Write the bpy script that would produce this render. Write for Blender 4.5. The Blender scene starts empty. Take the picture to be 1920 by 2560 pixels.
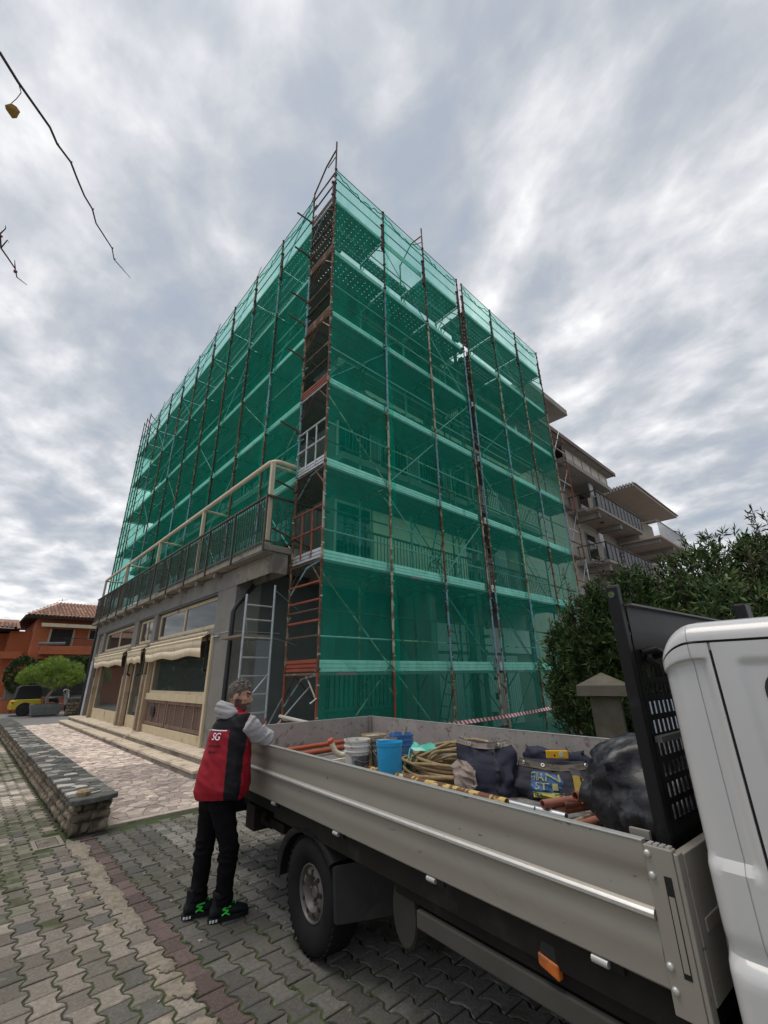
import bpy, math, random
import numpy as np
from mathutils import Vector, Matrix, noise as mnoise

random.seed(7)
rng = np.random.default_rng(7)
R = math.radians
scene = bpy.context.scene
COL = scene.collection

# ------------------------------------------------------------------ camera
cam_data = bpy.data.cameras.new("camera")
cam = bpy.data.objects.new("camera", cam_data)
COL.objects.link(cam)
scene.camera = cam
cam_data.sensor_fit = 'VERTICAL'
cam_data.sensor_height = 32.0
cam_data.lens = 1062.4 / 2560.0 * 32.0
cam_data.clip_start = 0.05
cam_data.clip_end = 3000.0
_yaw, _pitch, _roll = 0.821, 0.3678, -0.0186
_f = Vector((math.cos(_pitch) * math.cos(_yaw), math.cos(_pitch) * math.sin(_yaw), math.sin(_pitch)))
_r = Vector((math.sin(_yaw), -math.cos(_yaw), 0.0))
_u = _r.cross(_f)
_c, _s = math.cos(_roll), math.sin(_roll)
_r2 = _r * _c + _u * _s
_u2 = _u * _c - _r * _s
cam.matrix_world = Matrix(((_r2.x, _u2.x, -_f.x, 0.0), (_r2.y, _u2.y, -_f.y, 0.0), (_r2.z, _u2.z, -_f.z, 1.65), (0, 0, 0, 1)))

# ------------------------------------------------------------------ world (overcast)
SUN_AZ, SUN_EL = R(135.0), R(75.0)
world = bpy.data.worlds.new("World")
scene.world = world
world.use_nodes = True
wn, wl = world.node_tree.nodes, world.node_tree.links
wn.clear()


def wnode(t, **kw):
    n = wn.new(t)
    for k, v in kw.items():
        setattr(n, k, v)
    return n


w_out = wnode('ShaderNodeOutputWorld')
w_bg = wnode('ShaderNodeBackground')
w_bg.inputs['Strength'].default_value = 0.1
sky = wnode('ShaderNodeTexSky', sky_type='NISHITA')
sky.sun_disc = False
sky.sun_elevation = SUN_EL
sky.sun_rotation = math.pi / 2 - SUN_AZ
sky.air_density = 1.0
sky.dust_density = 1.5
tc = wnode('ShaderNodeTexCoord')
sep = wnode('ShaderNodeSeparateXYZ')
wl.new(tc.outputs['Generated'], sep.inputs[0])


def wmath(op, a, b=None, clamp=False):
    n = wnode('ShaderNodeMath', operation=op)
    n.use_clamp = clamp
    for i, v in enumerate((a, b)):
        if v is None:
            continue
        if isinstance(v, (int, float)):
            n.inputs[i].default_value = v
        else:
            wl.new(v, n.inputs[i])
    return n.outputs[0]


den = wmath('ADD', wmath('MAXIMUM', sep.outputs['Z'], 0.0), 0.16)
px = wmath('DIVIDE', sep.outputs['X'], den)
py = wmath('DIVIDE', sep.outputs['Y'], den)
comb = wnode('ShaderNodeCombineXYZ')
wl.new(px, comb.inputs[0])
wl.new(py, comb.inputs[1])


def wnoise(scale, detail, rough, dist, rot=0.0, sx=1.0, sy=1.0, off=0.0):
    m = wnode('ShaderNodeMapping')
    m.inputs['Rotation'].default_value = (0, 0, rot)
    m.inputs['Scale'].default_value = (sx, sy, 1)
    m.inputs['Location'].default_value = (off, off * 0.7, off * 0.3)
    wl.new(comb.outputs[0], m.inputs[0])
    n = wnode('ShaderNodeTexNoise')
    n.inputs['Scale'].default_value = scale
    n.inputs['Detail'].default_value = detail
    n.inputs['Roughness'].default_value = rough
    n.inputs['Distortion'].default_value = dist
    wl.new(m.outputs[0], n.inputs['Vector'])
    return n.outputs['Fac']


n_big = wnoise(0.9, 3.0, 0.5, 0.25, R(35), 1.0, 0.8, 3.1)
n_mid = wnoise(2.8, 8.0, 0.58, 0.3, R(-20), 1.0, 0.75, 1.7)
n_cell = wnoise(6.0, 6.0, 0.52, 0.2, R(-40), 1.0, 0.85, 8.3)
dens = wmath('ADD', wmath('ADD', wmath('MULTIPLY', n_big, 0.26), wmath('MULTIPLY', n_mid, 0.45)), wmath('MULTIPLY', n_cell, 0.37))
ramp = wnode('ShaderNodeValToRGB')
cr = ramp.color_ramp
cr.elements[0].position = 0.43
cr.elements[0].color = (0.39, 0.44, 0.52, 1)
cr.elements[1].position = 0.675
cr.elements[1].color = (1.08, 1.07, 1.05, 1)
for p_, c_ in ((0.475, (0.435, 0.475, 0.535, 1)), (0.53, (0.54, 0.565, 0.605, 1)), (0.575, (0.665, 0.68, 0.715, 1)), (0.62, (0.82, 0.825, 0.84, 1))):
    e = cr.elements.new(p_)
    e.color = c_
wl.new(dens, ramp.inputs['Fac'])
# the veiled sun brightens the cloud round it
sd = Vector((math.cos(SUN_AZ) * math.cos(SUN_EL), math.sin(SUN_AZ) * math.cos(SUN_EL), math.sin(SUN_EL)))
dp = wnode('ShaderNodeVectorMath', operation='DOT_PRODUCT')
wl.new(tc.outputs['Generated'], dp.inputs[0])
dp.inputs[1].default_value = sd
glow = wmath('POWER', wmath('MAXIMUM', dp.outputs['Value'], 0.0), 14.0)
gl = wmath('ADD', wmath('MULTIPLY', glow, 0.15), 1.0)
sc1 = wnode('ShaderNodeVectorMath', operation='SCALE')
wl.new(ramp.outputs['Color'], sc1.inputs[0])
wl.new(wmath('MULTIPLY', gl, 5.6), sc1.inputs['Scale'])
mixs = wnode('ShaderNodeMix', data_type='RGBA')
mixs.inputs['Factor'].default_value = 0.96
wl.new(sky.outputs[0], mixs.inputs['A'])
wl.new(sc1.outputs[0], mixs.inputs['B'])
wl.new(mixs.outputs['Result'], w_bg.inputs['Color'])
wl.new(w_bg.outputs[0], w_out.inputs[0])

sun_data = bpy.data.lights.new("sun", 'SUN')
sun_data.energy = 1.05
sun_data.angle = R(35)
sun_data.color = (1.0, 0.93, 0.83)
sun = bpy.data.objects.new("sun", sun_data)
COL.objects.link(sun)
sun.rotation_euler = (-sd).to_track_quat('-Z', 'Y').to_euler()
sun.location = (30, 10, 40)

scene.view_settings.view_transform = 'Standard'
scene.view_settings.look = 'None'
scene.view_settings.exposure = 0.95
scene.view_settings.gamma = 1.0
scene.view_settings.use_curve_mapping = False
scene.render.engine = 'CYCLES'
scene.cycles.use_denoising = True
scene.cycles.max_bounces = 7
scene.cycles.diffuse_bounces = 3
scene.cycles.glossy_bounces = 3
scene.cycles.transmission_bounces = 4
scene.cycles.transparent_max_bounces = 32
scene.cycles.use_adaptive_sampling = True
scene.cycles.adaptive_threshold = 0.015

# ------------------------------------------------------------------ helpers
ORG = {}


def origin_of(p):
    o = Vector((0, 0, 0))
    if p is not None:
        o = ORG.get(p.name, Vector((0, 0, 0)))
    return o


class MB:
    """collects boxes, tubes and lofts into one mesh"""

    def __init__(self):
        self.v, self.f, self.m = [], [], []

    def face(self, pts, mi=0):
        n = len(self.v)
        self.v += [tuple(p) for p in pts]
        self.f.append(tuple(range(n, n + len(pts))))
        self.m.append(mi)

    def box(self, a, b, mi=0):
        x0, y0, z0 = a
        x1, y1, z1 = b
        self.obox(((x0 + x1) / 2, (y0 + y1) / 2, (z0 + z1) / 2), ((x1 - x0) / 2, 0, 0), (0, (y1 - y0) / 2, 0), (0, 0, (z1 - z0) / 2), mi)
        return self

    def obox(self, c, ax, ay, az, mi=0):
        c, ax, ay, az = Vector(c), Vector(ax), Vector(ay), Vector(az)
        n = len(self.v)
        for sz in (-1, 1):
            for sx, sy in ((-1, -1), (1, -1), (1, 1), (-1, 1)):
                self.v.append(tuple(c + ax * sx + ay * sy + az * sz))
        fs = [(3, 2, 1, 0), (4, 5, 6, 7), (0, 1, 5, 4), (1, 2, 6, 5), (2, 3, 7, 6), (3, 0, 4, 7)]
        for q in fs:
            self.f.append(tuple(n + i for i in q))
            self.m.append(mi)
        return self

    def bar(self, p, q, w, h, mi=0, up=(0, 0, 1)):
        p, q = Vector(p), Vector(q)
        d = q - p
        L = d.length
        d.normalize()
        up = Vector(up)
        if abs(d.dot(up)) > 0.97:
            up = Vector((1, 0, 0))
        s = d.cross(up).normalized()
        u = s.cross(d)
        return self.obox((p + q) / 2, d * L / 2, s * w / 2, u * h / 2, mi)

    def rings(self, rings, mi=0, cap=True, closed=True):
        n0 = len(self.v)
        k = len(rings[0])
        for r in rings:
            self.v += [tuple(p) for p in r]
        for i in range(len(rings) - 1):
            for j in range(k if closed else k - 1):
                a = n0 + i * k + j
                b = n0 + i * k + (j + 1) % k
                self.f.append((a, b, b + k, a + k))
                self.m.append(mi)
        if cap and closed:
            self.f.append(tuple(n0 + j for j in reversed(range(k))))
            self.m.append(mi)
            self.f.append(tuple(n0 + (len(rings) - 1) * k + j for j in range(k)))
            self.m.append(mi)
        return self

    def tube(self, pts, r, n=8, cap=True, mi=0, flat=None):
        pts = [Vector(p) for p in pts]
        rs = r if isinstance(r, (list, tuple)) else [r] * len(pts)
        rings = []
        prev = None
        for i, p in enumerate(pts):
            d = (pts[min(i + 1, len(pts) - 1)] - pts[max(i - 1, 0)])
            d.normalize()
            if prev is None:
                ref = Vector((0, 0, 1)) if abs(d.z) < 0.9 else Vector((1, 0, 0))
                s = d.cross(ref).normalized()
            else:
                s = (prev - d * prev.dot(d)).normalized()
            prev = s
            u = d.cross(s)
            rr = rs[i]
            ra, rb = rr if isinstance(rr, (list, tuple)) else (rr, rr)
            rings.append([p + s * math.cos(2 * math.pi * j / n) * ra + u * math.sin(2 * math.pi * j / n) * rb for j in range(n)])
        return self.rings(rings, mi, cap)

    def lathe(self, prof, n=20, c=(0, 0, 0), mi=0, cap=False, axis='Z'):
        rings = []
        for r, z in prof:
            ring = []
            for j in range(n):
                a = 2 * math.pi * j / n
                if axis == 'Z':
                    ring.append((c[0] + r * math.cos(a), c[1] + r * math.sin(a), c[2] + z))
                else:  # X axis
                    ring.append((c[0] + z, c[1] + r * math.cos(a), c[2] + r * math.sin(a)))
            rings.append(ring)
        return self.rings(rings, mi, cap)

    def prism(self, poly, z0, z1, mi=0, inset=0.0, zi=0.0):
        """upright prism over a plan polygon; inset/zi give the top edge a chamfer"""
        n = len(self.v)
        k = len(poly)
        cx = sum(p[0] for p in poly) / k
        cy = sum(p[1] for p in poly) / k
        rows = [[(x, y, z0) for x, y in poly], [(x, y, z1 - zi) for x, y in poly]]
        if inset:
            rows.append([(x + (cx - x) * inset, y + (cy - y) * inset, z1) for x, y in poly])
        for r in rows:
            self.v += r
        for i in range(len(rows) - 1):
            for j in range(k):
                a, b = n + i * k + j, n + i * k + (j + 1) % k
                self.f.append((a, b, b + k, a + k))
                self.m.append(mi)
        self.f.append(tuple(n + (len(rows) - 1) * k + j for j in range(k)))
        self.m.append(mi)
        return self

    def add(self, other, M=None, mi=None):
        n = len(self.v)
        if M is None:
            self.v += other.v
        else:
            self.v += [tuple(M @ Vector(p)) for p in other.v]
        self.f += [tuple(i + n for i in q) for q in other.f]
        self.m += other.m if mi is None else [mi] * len(other.m)
        return self

    def mesh(self, name, mats, off=(0, 0, 0), smooth=0, attr=None):
        me = bpy.data.meshes.new(name)
        if off[0] or off[1] or off[2]:
            vs = (np.array(self.v) - np.array(off)).tolist()
        else:
            vs = self.v
        me.from_pydata(vs, [], self.f)
        mats = mats if isinstance(mats, (list, tuple)) else [mats]
        for m in mats:
            me.materials.append(m)
        if len(mats) > 1:
            me.polygons.foreach_set('material_index', self.m)
        if smooth:
            me.polygons.foreach_set('use_smooth', [True] * len(self.f))
        if attr is not None:
            a = me.attributes.new('rnd', 'FLOAT', 'FACE')
            a.data.foreach_set('value', attr)
        me.update()
        if smooth and smooth < 180:
            me.set_sharp_from_angle(angle=R(smooth))
        return me

    def build(self, name, mats, parent=None, smooth=0, bevel=0.0, seg=2, attr=None, origin=None):
        """link as one object; vertices are given in the frame of the top-level thing's world translation"""
        off = origin if origin is not None else origin_of(parent)
        me = self.mesh(name, mats, off, smooth, attr)
        o = bpy.data.objects.new(name, me)
        COL.objects.link(o)
        if parent is not None:
            o.parent = parent
            ORG[o.name] = Vector(off)
        elif origin is not None:
            o.location = origin
            ORG[o.name] = Vector(origin)
        if bevel:
            b = o.modifiers.new('bevel', 'BEVEL')
            b.width = bevel
            b.segments = seg
            b.limit_method = 'ANGLE'
            b.angle_limit = R(40)
        return o


def thing(name, label, cat, loc=(0, 0, 0), rz=0.0, group=None, local=False):
    o = bpy.data.objects.new(name, None)
    COL.objects.link(o)
    o.location = loc
    o.rotation_euler = (0, 0, rz)
    o.empty_display_size = 0.1
    ORG[o.name] = Vector((0, 0, 0)) if local else Vector(loc)
    return tag(o, label, cat, group)


def tag(o, label=None, cat=None, group=None, kind=None):
    if label:
        o['label'] = label
    if cat:
        o['category'] = cat
    if group:
        o['group'] = group
    if kind:
        o['kind'] = kind
    return o


def put(name, me, parent, loc=(0, 0, 0), rot=None, mat=None, scale=None):
    """one more object on shared mesh data; loc in the frame that MB.build uses"""
    o = bpy.data.objects.new(name, me)
    COL.objects.link(o)
    if parent is not None:
        o.parent = parent
        o.location = Vector(loc) - origin_of(parent)
        ORG[o.name] = Vector(loc)
    else:
        o.location = loc
    if rot is not None:
        o.rotation_euler = rot
    if scale is not None:
        o.scale = scale
    if mat is not None:
        s = o.material_slots[0]
        s.link = 'OBJECT'
        s.material = mat
    return o


def copy_tree(o, loc=None, rz=None, label=None):
    def rec(src, par):
        c = src.copy()
        COL.objects.link(c)
        if par is not None:
            c.parent = par
        for ch in [x for x in KIDS.get(src.name, [])]:
            rec(ch, c)
        return c
    KIDS = {}
    for x in bpy.data.objects:
        if x.parent is not None:
            KIDS.setdefault(x.parent.name, []).append(x)
    c = rec(o, o.parent)
    if loc is not None:
        c.location = loc
    if rz is not None:
        c.rotation_euler = (0, 0, rz)
    if label:
        c['label'] = label
    return c


# ------------------------------------------------------------------ materials
def newmat(name):
    m = bpy.data.materials.new(name)
    m.use_nodes = True
    nt = m.node_tree
    nt.nodes.clear()
    return m, nt.nodes, nt.links


def c4(c):
    return (c[0], c[1], c[2], 1.0)


def mat(name, col, rough=0.6, metal=0.0, var=0.25, scale=4.0, bump=0.0, bscale=40.0, col2=None, c2lo=0.5, c2hi=0.62, c2scale=5.0,
        col3=None, c3lo=0.55, c3hi=0.65, c3scale=14.0, objvar=0.0, attrvar=0.0, spec=0.5, stretch=(1, 1, 1), coat=0.0, emit=None):
    """principled surface with mottled colour, up to two blotch colours, per-piece variation and fine relief"""
    m, n, l = newmat(name)
    out = n.new('ShaderNodeOutputMaterial')
    b = n.new('ShaderNodeBsdfPrincipled')
    l.new(b.outputs[0], out.inputs[0])
    b.inputs['Metallic'].default_value = metal
    b.inputs['Roughness'].default_value = rough
    b.inputs['Specular IOR Level'].default_value = spec
    if coat:
        b.inputs['Coat Weight'].default_value = coat
        b.inputs['Coat Roughness'].default_value = 0.08
    t = n.new('ShaderNodeTexCoord')
    mp = n.new('ShaderNodeMapping')
    mp.inputs['Scale'].default_value = stretch
    src = t.outputs['Object']
    oi = n.new('ShaderNodeObjectInfo')
    if objvar or attrvar:
        # pieces that share one mesh should not share one pattern
        ad = n.new('ShaderNodeVectorMath')
        ad.operation = 'MULTIPLY_ADD'
        l.new(oi.outputs['Random'], ad.inputs[0])
        ad.inputs[1].default_value = (37.0, 19.0, 53.0)
        l.new(src, ad.inputs[2])
        src = ad.outputs[0]
    l.new(src, mp.inputs[0])

    def noise(sc, det=4.0, rg=0.6, dist=0.0):
        q = n.new('ShaderNodeTexNoise')
        q.inputs['Scale'].default_value = sc
        q.inputs['Detail'].default_value = det
        q.inputs['Roughness'].default_value = rg
        q.inputs['Distortion'].default_value = dist
        l.new(mp.outputs[0], q.inputs['Vector'])
        return q.outputs['Fac']

    def mul(cin, f):
        q = n.new('ShaderNodeVectorMath')
        q.operation = 'SCALE'
        l.new(cin, q.inputs[0])
        l.new(f, q.inputs['Scale'])
        return q.outputs[0]

    def rangemap(f, a, bb):
        q = n.new('ShaderNodeMapRange')
        q.inputs['To Min'].default_value = a
        q.inputs['To Max'].default_value = bb
        q.inputs['From Min'].default_value = 0.25
        q.inputs['From Max'].default_value = 0.75
        q.clamp = False
        l.new(f, q.inputs['Value'])
        return q.outputs[0]

    def blot(cin, c2, f, lo, hi):
        q = n.new('ShaderNodeMapRange')
        q.inputs['From Min'].default_value = lo
        q.inputs['From Max'].default_value = hi
        q.clamp = True
        l.new(f, q.inputs['Value'])
        x = n.new('ShaderNodeMix')
        x.data_type = 'RGBA'
        l.new(q.outputs[0], x.inputs['Factor'])
        l.new(cin, x.inputs['A'])
        x.inputs['B'].default_value = c4(c2)
        return x.outputs['Result'], q.outputs[0]

    rgb = n.new('ShaderNodeRGB')
    rgb.outputs[0].default_value = c4(col)
    c = rgb.outputs[0]
    if objvar:
        c = mul(c, (lambda q: (q.inputs['To Min'].__setattr__('default_value', 1 - objvar), q.inputs['To Max'].__setattr__('default_value', 1 + objvar), l.new(oi.outputs['Random'], q.inputs['Value']), q.outputs[0])[-1])(n.new('ShaderNodeMapRange')))
    if attrvar:
        at = n.new('ShaderNodeAttribute')
        at.attribute_name = 'rnd'
        c = mul(c, (lambda q: (q.inputs['To Min'].__setattr__('default_value', 1 - attrvar), q.inputs['To Max'].__setattr__('default_value', 1 + attrvar), l.new(at.outputs['Fac'], q.inputs['Value']), q.outputs[0])[-1])(n.new('ShaderNodeMapRange')))
    if var:
        c = mul(c, rangemap(noise(scale, 5.0), 1 - var, 1 + var))
    if col2 is not None:
        c, f2 = blot(c, col2, noise(c2scale, 5.0, 0.62, 0.3), c2lo, c2hi)
    if col3 is not None:
        c, f3 = blot(c, col3, noise(c3scale, 4.0, 0.6, 0.2), c3lo, c3hi)
    l.new(c, b.inputs['Base Color'])
    if metal and col2 is not None:
        iv = n.new('ShaderNodeMath')
        iv.operation = 'MULTIPLY_ADD'
        l.new(f2, iv.inputs[0])
        iv.inputs[1].default_value = -metal
        iv.inputs[2].default_value = metal
        l.new(iv.outputs[0], b.inputs['Metallic'])
    if bump:
        bp = n.new('ShaderNodeBump')
        bp.inputs['Strength'].default_value = bump
        bp.inputs['Distance'].default_value = 0.01
        l.new(noise(bscale, 4.0), bp.inputs['Height'])
        l.new(bp.outputs[0], b.inputs['Normal'])
    if emit:
        b.inputs['Emission Color'].default_value = c4(emit)
        b.inputs['Emission Strength'].default_value = 1.0
    return m


def glass(name, tint=(0.02, 0.025, 0.028), rough=0.03, see=0.35):
    """window pane: a clear reflecting film over a view into a dark room"""
    m, n, l = newmat(name)
    out = n.new('ShaderNodeOutputMaterial')
    g = n.new('ShaderNodeBsdfGlossy')
    g.inputs['Roughness'].default_value = rough
    t = n.new('ShaderNodeBsdfTransparent')
    d = n.new('ShaderNodeBsdfDiffuse')
    d.inputs['Color'].default_value = c4(tint)
    mx0 = n.new('ShaderNodeMixShader')
    mx0.inputs[0].default_value = see
    l.new(d.outputs[0], mx0.inputs[1])
    l.new(t.outputs[0], mx0.inputs[2])
    fr = n.new('ShaderNodeFresnel')
    fr.inputs['IOR'].default_value = 1.7
    mx = n.new('ShaderNodeMixShader')
    l.new(fr.outputs[0], mx.inputs[0])
    l.new(mx0.outputs[0], mx.inputs[1])
    l.new(g.outputs[0], mx.inputs[2])
    l.new(mx.outputs[0], out.inputs[0])
    return m


def net_mat(name, cover, col, tint):
    """open-weave debris netting: part of the light passes the mesh, the threads scatter the rest"""
    m, n, l = newmat(name)
    out = n.new('ShaderNodeOutputMaterial')
    tr = n.new('ShaderNodeBsdfTransparent')
    tr.inputs[0].default_value = c4(tint)
    d = n.new('ShaderNodeBsdfDiffuse')
    d.inputs[0].default_value = c4(col)
    tl = n.new('ShaderNodeBsdfTranslucent')
    tl.inputs[0].default_value = c4(col)
    a = n.new('ShaderNodeMixShader')
    a.inputs[0].default_value = 0.5
    l.new(d.outputs[0], a.inputs[1])
    l.new(tl.outputs[0], a.inputs[2])
    t = n.new('ShaderNodeTexCoord')
    mp = n.new('ShaderNodeMapping')
    mp.inputs['Scale'].default_value = (3.0, 3.0, 0.5)
    l.new(t.outputs['Object'], mp.inputs[0])
    q = n.new('ShaderNodeTexNoise')
    q.inputs['Scale'].default_value = 2.2
    q.inputs['Detail'].default_value = 5.0
    l.new(mp.outputs[0], q.inputs['Vector'])
    r = n.new('ShaderNodeMapRange')
    r.inputs['From Min'].default_value = 0.3
    r.inputs['From Max'].default_value = 0.7
    r.inputs['To Min'].default_value = cover - 0.07
    r.inputs['To Max'].default_value = cover + 0.08
    l.new(q.outputs['Fac'], r.inputs['Value'])
    mx = n.new('ShaderNodeMixShader')
    l.new(r.outputs[0], mx.inputs[0])
    l.new(tr.outputs[0], mx.inputs[1])
    l.new(a.outputs[0], mx.inputs[2])
    l.new(mx.outputs[0], out.inputs[0])
    return m


def rnd(a, b):
    return random.uniform(a, b)


def baked(o):
    """apply an object's modifiers and drop them"""
    dg = bpy.context.evaluated_depsgraph_get()
    me = bpy.data.meshes.new_from_object(o.evaluated_get(dg))
    o.modifiers.clear()
    o.data = me
    return o


def text_mesh(s, size, name, depth=0.0):
    cu = bpy.data.curves.new(name, 'FONT')
    cu.body = s
    cu.size = size
    cu.extrude = depth
    cu.align_x = 'CENTER'
    cu.align_y = 'CENTER'
    t = bpy.data.objects.new(name, cu)
    COL.objects.link(t)
    dg = bpy.context.evaluated_depsgraph_get()
    me = bpy.data.meshes.new_from_object(t.evaluated_get(dg))
    bpy.data.objects.remove(t)
    bpy.data.curves.remove(cu)
    return me


def interp(x, pts):
    """piecewise smooth interpolation through (x, y...) rows"""
    if x <= pts[0][0]:
        return pts[0][1:]
    for a, b in zip(pts, pts[1:]):
        if x <= b[0]:
            t = (x - a[0]) / (b[0] - a[0])
            return tuple(p + (q - p) * t for p, q in zip(a[1:], b[1:]))
    return pts[-1][1:]


def voronoi(pts, clip, reach):
    """cells of the seed points clipped to a rectangle; no dependencies"""
    x0, y0, x1, y1 = clip
    P = np.array(pts)
    cells = []
    for i, (x, y) in enumerate(pts):
        poly = [(x - reach, y - reach), (x + reach, y - reach), (x + reach, y + reach), (x - reach, y + reach)]
        d = np.hypot(P[:, 0] - x, P[:, 1] - y)
        for j in np.argsort(d)[1:22]:
            if d[j] > 2.2 * reach:
                break
            mx, my = (x + P[j, 0]) / 2, (y + P[j, 1]) / 2
            nx, ny = P[j, 0] - x, P[j, 1] - y
            poly = clip_half(poly, mx, my, nx, ny)
            if len(poly) < 3:
                break
        for mx, my, nx, ny in ((x0, 0, -1, 0), (x1, 0, 1, 0), (0, y0, 0, -1), (0, y1, 0, 1)):
            if len(poly) >= 3:
                poly = clip_half(poly, mx, my, nx, ny)
        cells.append(poly if len(poly) >= 3 else None)
    return cells


def clip_half(poly, mx, my, nx, ny):
    out = []
    k = len(poly)
    for a in range(k):
        p, q = poly[a], poly[(a + 1) % k]
        dp = (p[0] - mx) * nx + (p[1] - my) * ny
        dq = (q[0] - mx) * nx + (q[1] - my) * ny
        if dp <= 0:
            out.append(p)
        if (dp < 0 < dq) or (dq < 0 < dp):
            t = dp / (dp - dq)
            out.append((p[0] + (q[0] - p[0]) * t, p[1] + (q[1] - p[1]) * t))
    return out


def shrink(poly, g):
    """pull a polygon in by about g metres"""
    k = len(poly)
    cx = sum(p[0] for p in poly) / k
    cy = sum(p[1] for p in poly) / k
    out = []
    for x, y in poly:
        d = math.hypot(x - cx, y - cy)
        f = max(0.3, (d - g) / d) if d > 1e-6 else 1
        out.append((cx + (x - cx) * f, cy + (y - cy) * f))
    return out


def jag(poly, amt):
    """roughen polygon edges with mid points"""
    out = []
    k = len(poly)
    for a in range(k):
        p, q = poly[a], poly[(a + 1) % k]
        out.append(p)
        d = math.hypot(q[0] - p[0], q[1] - p[1])
        if d > 0.06:
            out.append(((p[0] + q[0]) / 2 + rnd(-amt, amt) * d, (p[1] + q[1]) / 2 + rnd(-amt, amt) * d))
    return out

# ================================================================== GROUND
m_ground = mat("street_ground", (0.17, 0.165, 0.16), 0.9, var=0.25, scale=1.5, bump=0.3, bscale=30)
m_bed = mat("joint_sand_and_moss", (0.045, 0.04, 0.032), 0.95, var=0.4, scale=9, col2=(0.040, 0.062, 0.014), c2lo=0.40, c2hi=0.54, c2scale=2.2, bump=0.6, bscale=60)
m_pav_l = mat("light_concrete_paver", (0.33, 0.29, 0.245), 0.9, var=0.36, scale=55, objvar=0.38, attrvar=0.38, bump=0.9, bscale=110,
              col2=(0.19, 0.17, 0.135), c2lo=0.56, c2hi=0.72, c2scale=3.5, col3=(0.40, 0.35, 0.28), c3lo=0.62, c3hi=0.74, c3scale=5)
m_pav_d = mat("dark_concrete_paver", (0.148, 0.14, 0.128), 0.88, var=0.36, scale=55, objvar=0.3, attrvar=0.3, bump=0.9, bscale=110,
              col2=(0.08, 0.084, 0.058), c2lo=0.5, c2hi=0.68, c2scale=3.0, col3=(0.24, 0.225, 0.20), c3lo=0.66, c3hi=0.76, c3scale=9)
m_pav_r = mat("red_concrete_paver", (0.150, 0.105, 0.097), 0.88, var=0.36, scale=55, objvar=0.25, attrvar=0.25, bump=0.9, bscale=110,
              col2=(0.09, 0.06, 0.055), c2lo=0.52, c2hi=0.7, c2scale=4.0)
m_pav_m = mat("mossy_concrete_paver", (0.20, 0.19, 0.145), 0.9, var=0.3, scale=14, objvar=0.25, attrvar=0.25, bump=0.6, bscale=140,
              col2=(0.06, 0.066, 0.03), c2lo=0.45, c2hi=0.6, c2scale=2.5)
m_mortar = mat("smeared_mortar", (0.29, 0.25, 0.20), 0.95, var=0.4, scale=22, bump=0.8, bscale=45, objvar=0.15, attrvar=0.15,
               col2=(0.16, 0.13, 0.095), c2lo=0.52, c2hi=0.66, c2scale=7)

g = MB()
g.face([(-400, -400, -0.03), (400, -400, -0.03), (400, 400, -0.03), (-400, 400, -0.03)])
tag(g.build("ground", m_ground), kind='structure')

PXM, PYM = 0.14, 0.18      # paver pitch
RED_X = 1.44
g = MB()
g.face([(-6.0, -3.0, -0.0095), (9.0, -3.0, -0.0095), (9.0, 9.3, -0.0095), (3.4, 9.3, -0.0095), (1.2, 26.0, -0.0095), (-6.0, 26.0, -0.0095)])
pavement = tag(g.build("pavement", m_bed), kind='structure')


def paver_poly(seed):
    q = random.Random(seed)
    h, b, a = 0.0845, 0.0815, 0.0490
    side = [(b, h), (b - 0.003, h - 0.018), (a + 0.008, h - 0.042), (a, h - 0.055), (a, -h + 0.055), (a + 0.008, -h + 0.042), (b - 0.003, -h + 0.018), (b, -h)]
    pl = side + [(-x, -y) for x, y in side]
    return [(x + q.uniform(-.0022, .0022), y + q.uniform(-.0022, .0022)) for x, y in pl]


def paver_mb(seed, z=0.0, simple=False):
    m = MB()
    pl = list(reversed(paver_poly(seed)))
    pl = pl[::-1] if False else pl
    # counter-clockwise order keeps the faces outward
    area = sum(p[0] * q[1] - q[0] * p[1] for p, q in zip(pl, pl[1:] + pl[:1]))
    if area < 0:
        pl.reverse()
    m.prism(pl, -0.012, z, 0, 0.0 if simple else 0.07, 0.0 if simple else 0.0045)
    return m


PAV_MATS = [m_pav_l, m_pav_d, m_pav_r, m_pav_m, m_mortar]
protos = [paver_mb(s) for s in range(6)]
proto_me = [p.mesh("paver", m_pav_l) for p in protos]
manhole_rect = (0.95, 6.50, 1.22, 6.90)
camv = Vector((0, 0, 1.65))
fw = cam.matrix_world.to_3x3() @ Vector((0, 0, -1))
cands = []
for i in range(-36, 55):
    X = RED_X + i * PXM
    for j in range(-2, 140):
        Y = 0.09 + j * PYM + (PYM / 2 if i % 2 else 0.0)
        if Y > 23.6:
            continue
        if X > 1.62 and Y > 6.72:
            continue
        if X > 1.20 and Y > 6.64:
            continue
        if manhole_rect[0] - .05 < X < manhole_rect[2] + .05 and manhole_rect[1] - .06 < Y < manhole_rect[3] + .06:
            continue
        # only what a camera near the photograph's could see
        cv = (cam.matrix_world.inverted() @ Vector((X, Y, 0)))
        if cv.z > 1.2 or (cv.z < -3 and abs(cv.x / cv.z) > 2.4):
            continue
        if X > 2.6 and Y < -.6:
            continue
        if i == 0:
            mi = 2
        elif i == -1:
            mi = 4 if random.random() < 0.45 else 0
        elif i == -2 and random.random() < 0.12:
            mi = 4
        elif i > 0:
            mi = 1
        else:
            nz = mnoise.noise(Vector((X * 0.8, Y * 0.35, 3)))
            moss = X > 0.55 and Y > 7.3 and nz > -0.25
            mi = 3 if moss or (nz > 0.38) else (1 if random.random() < 0.2 else (3 if random.random() < .08 else 0))
            if Y > 9 and X < 0.4 and random.random() < 0.35:
                mi = 3
        cands.append((cv.length, X, Y, mi, i, j))
cands.sort()
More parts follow.
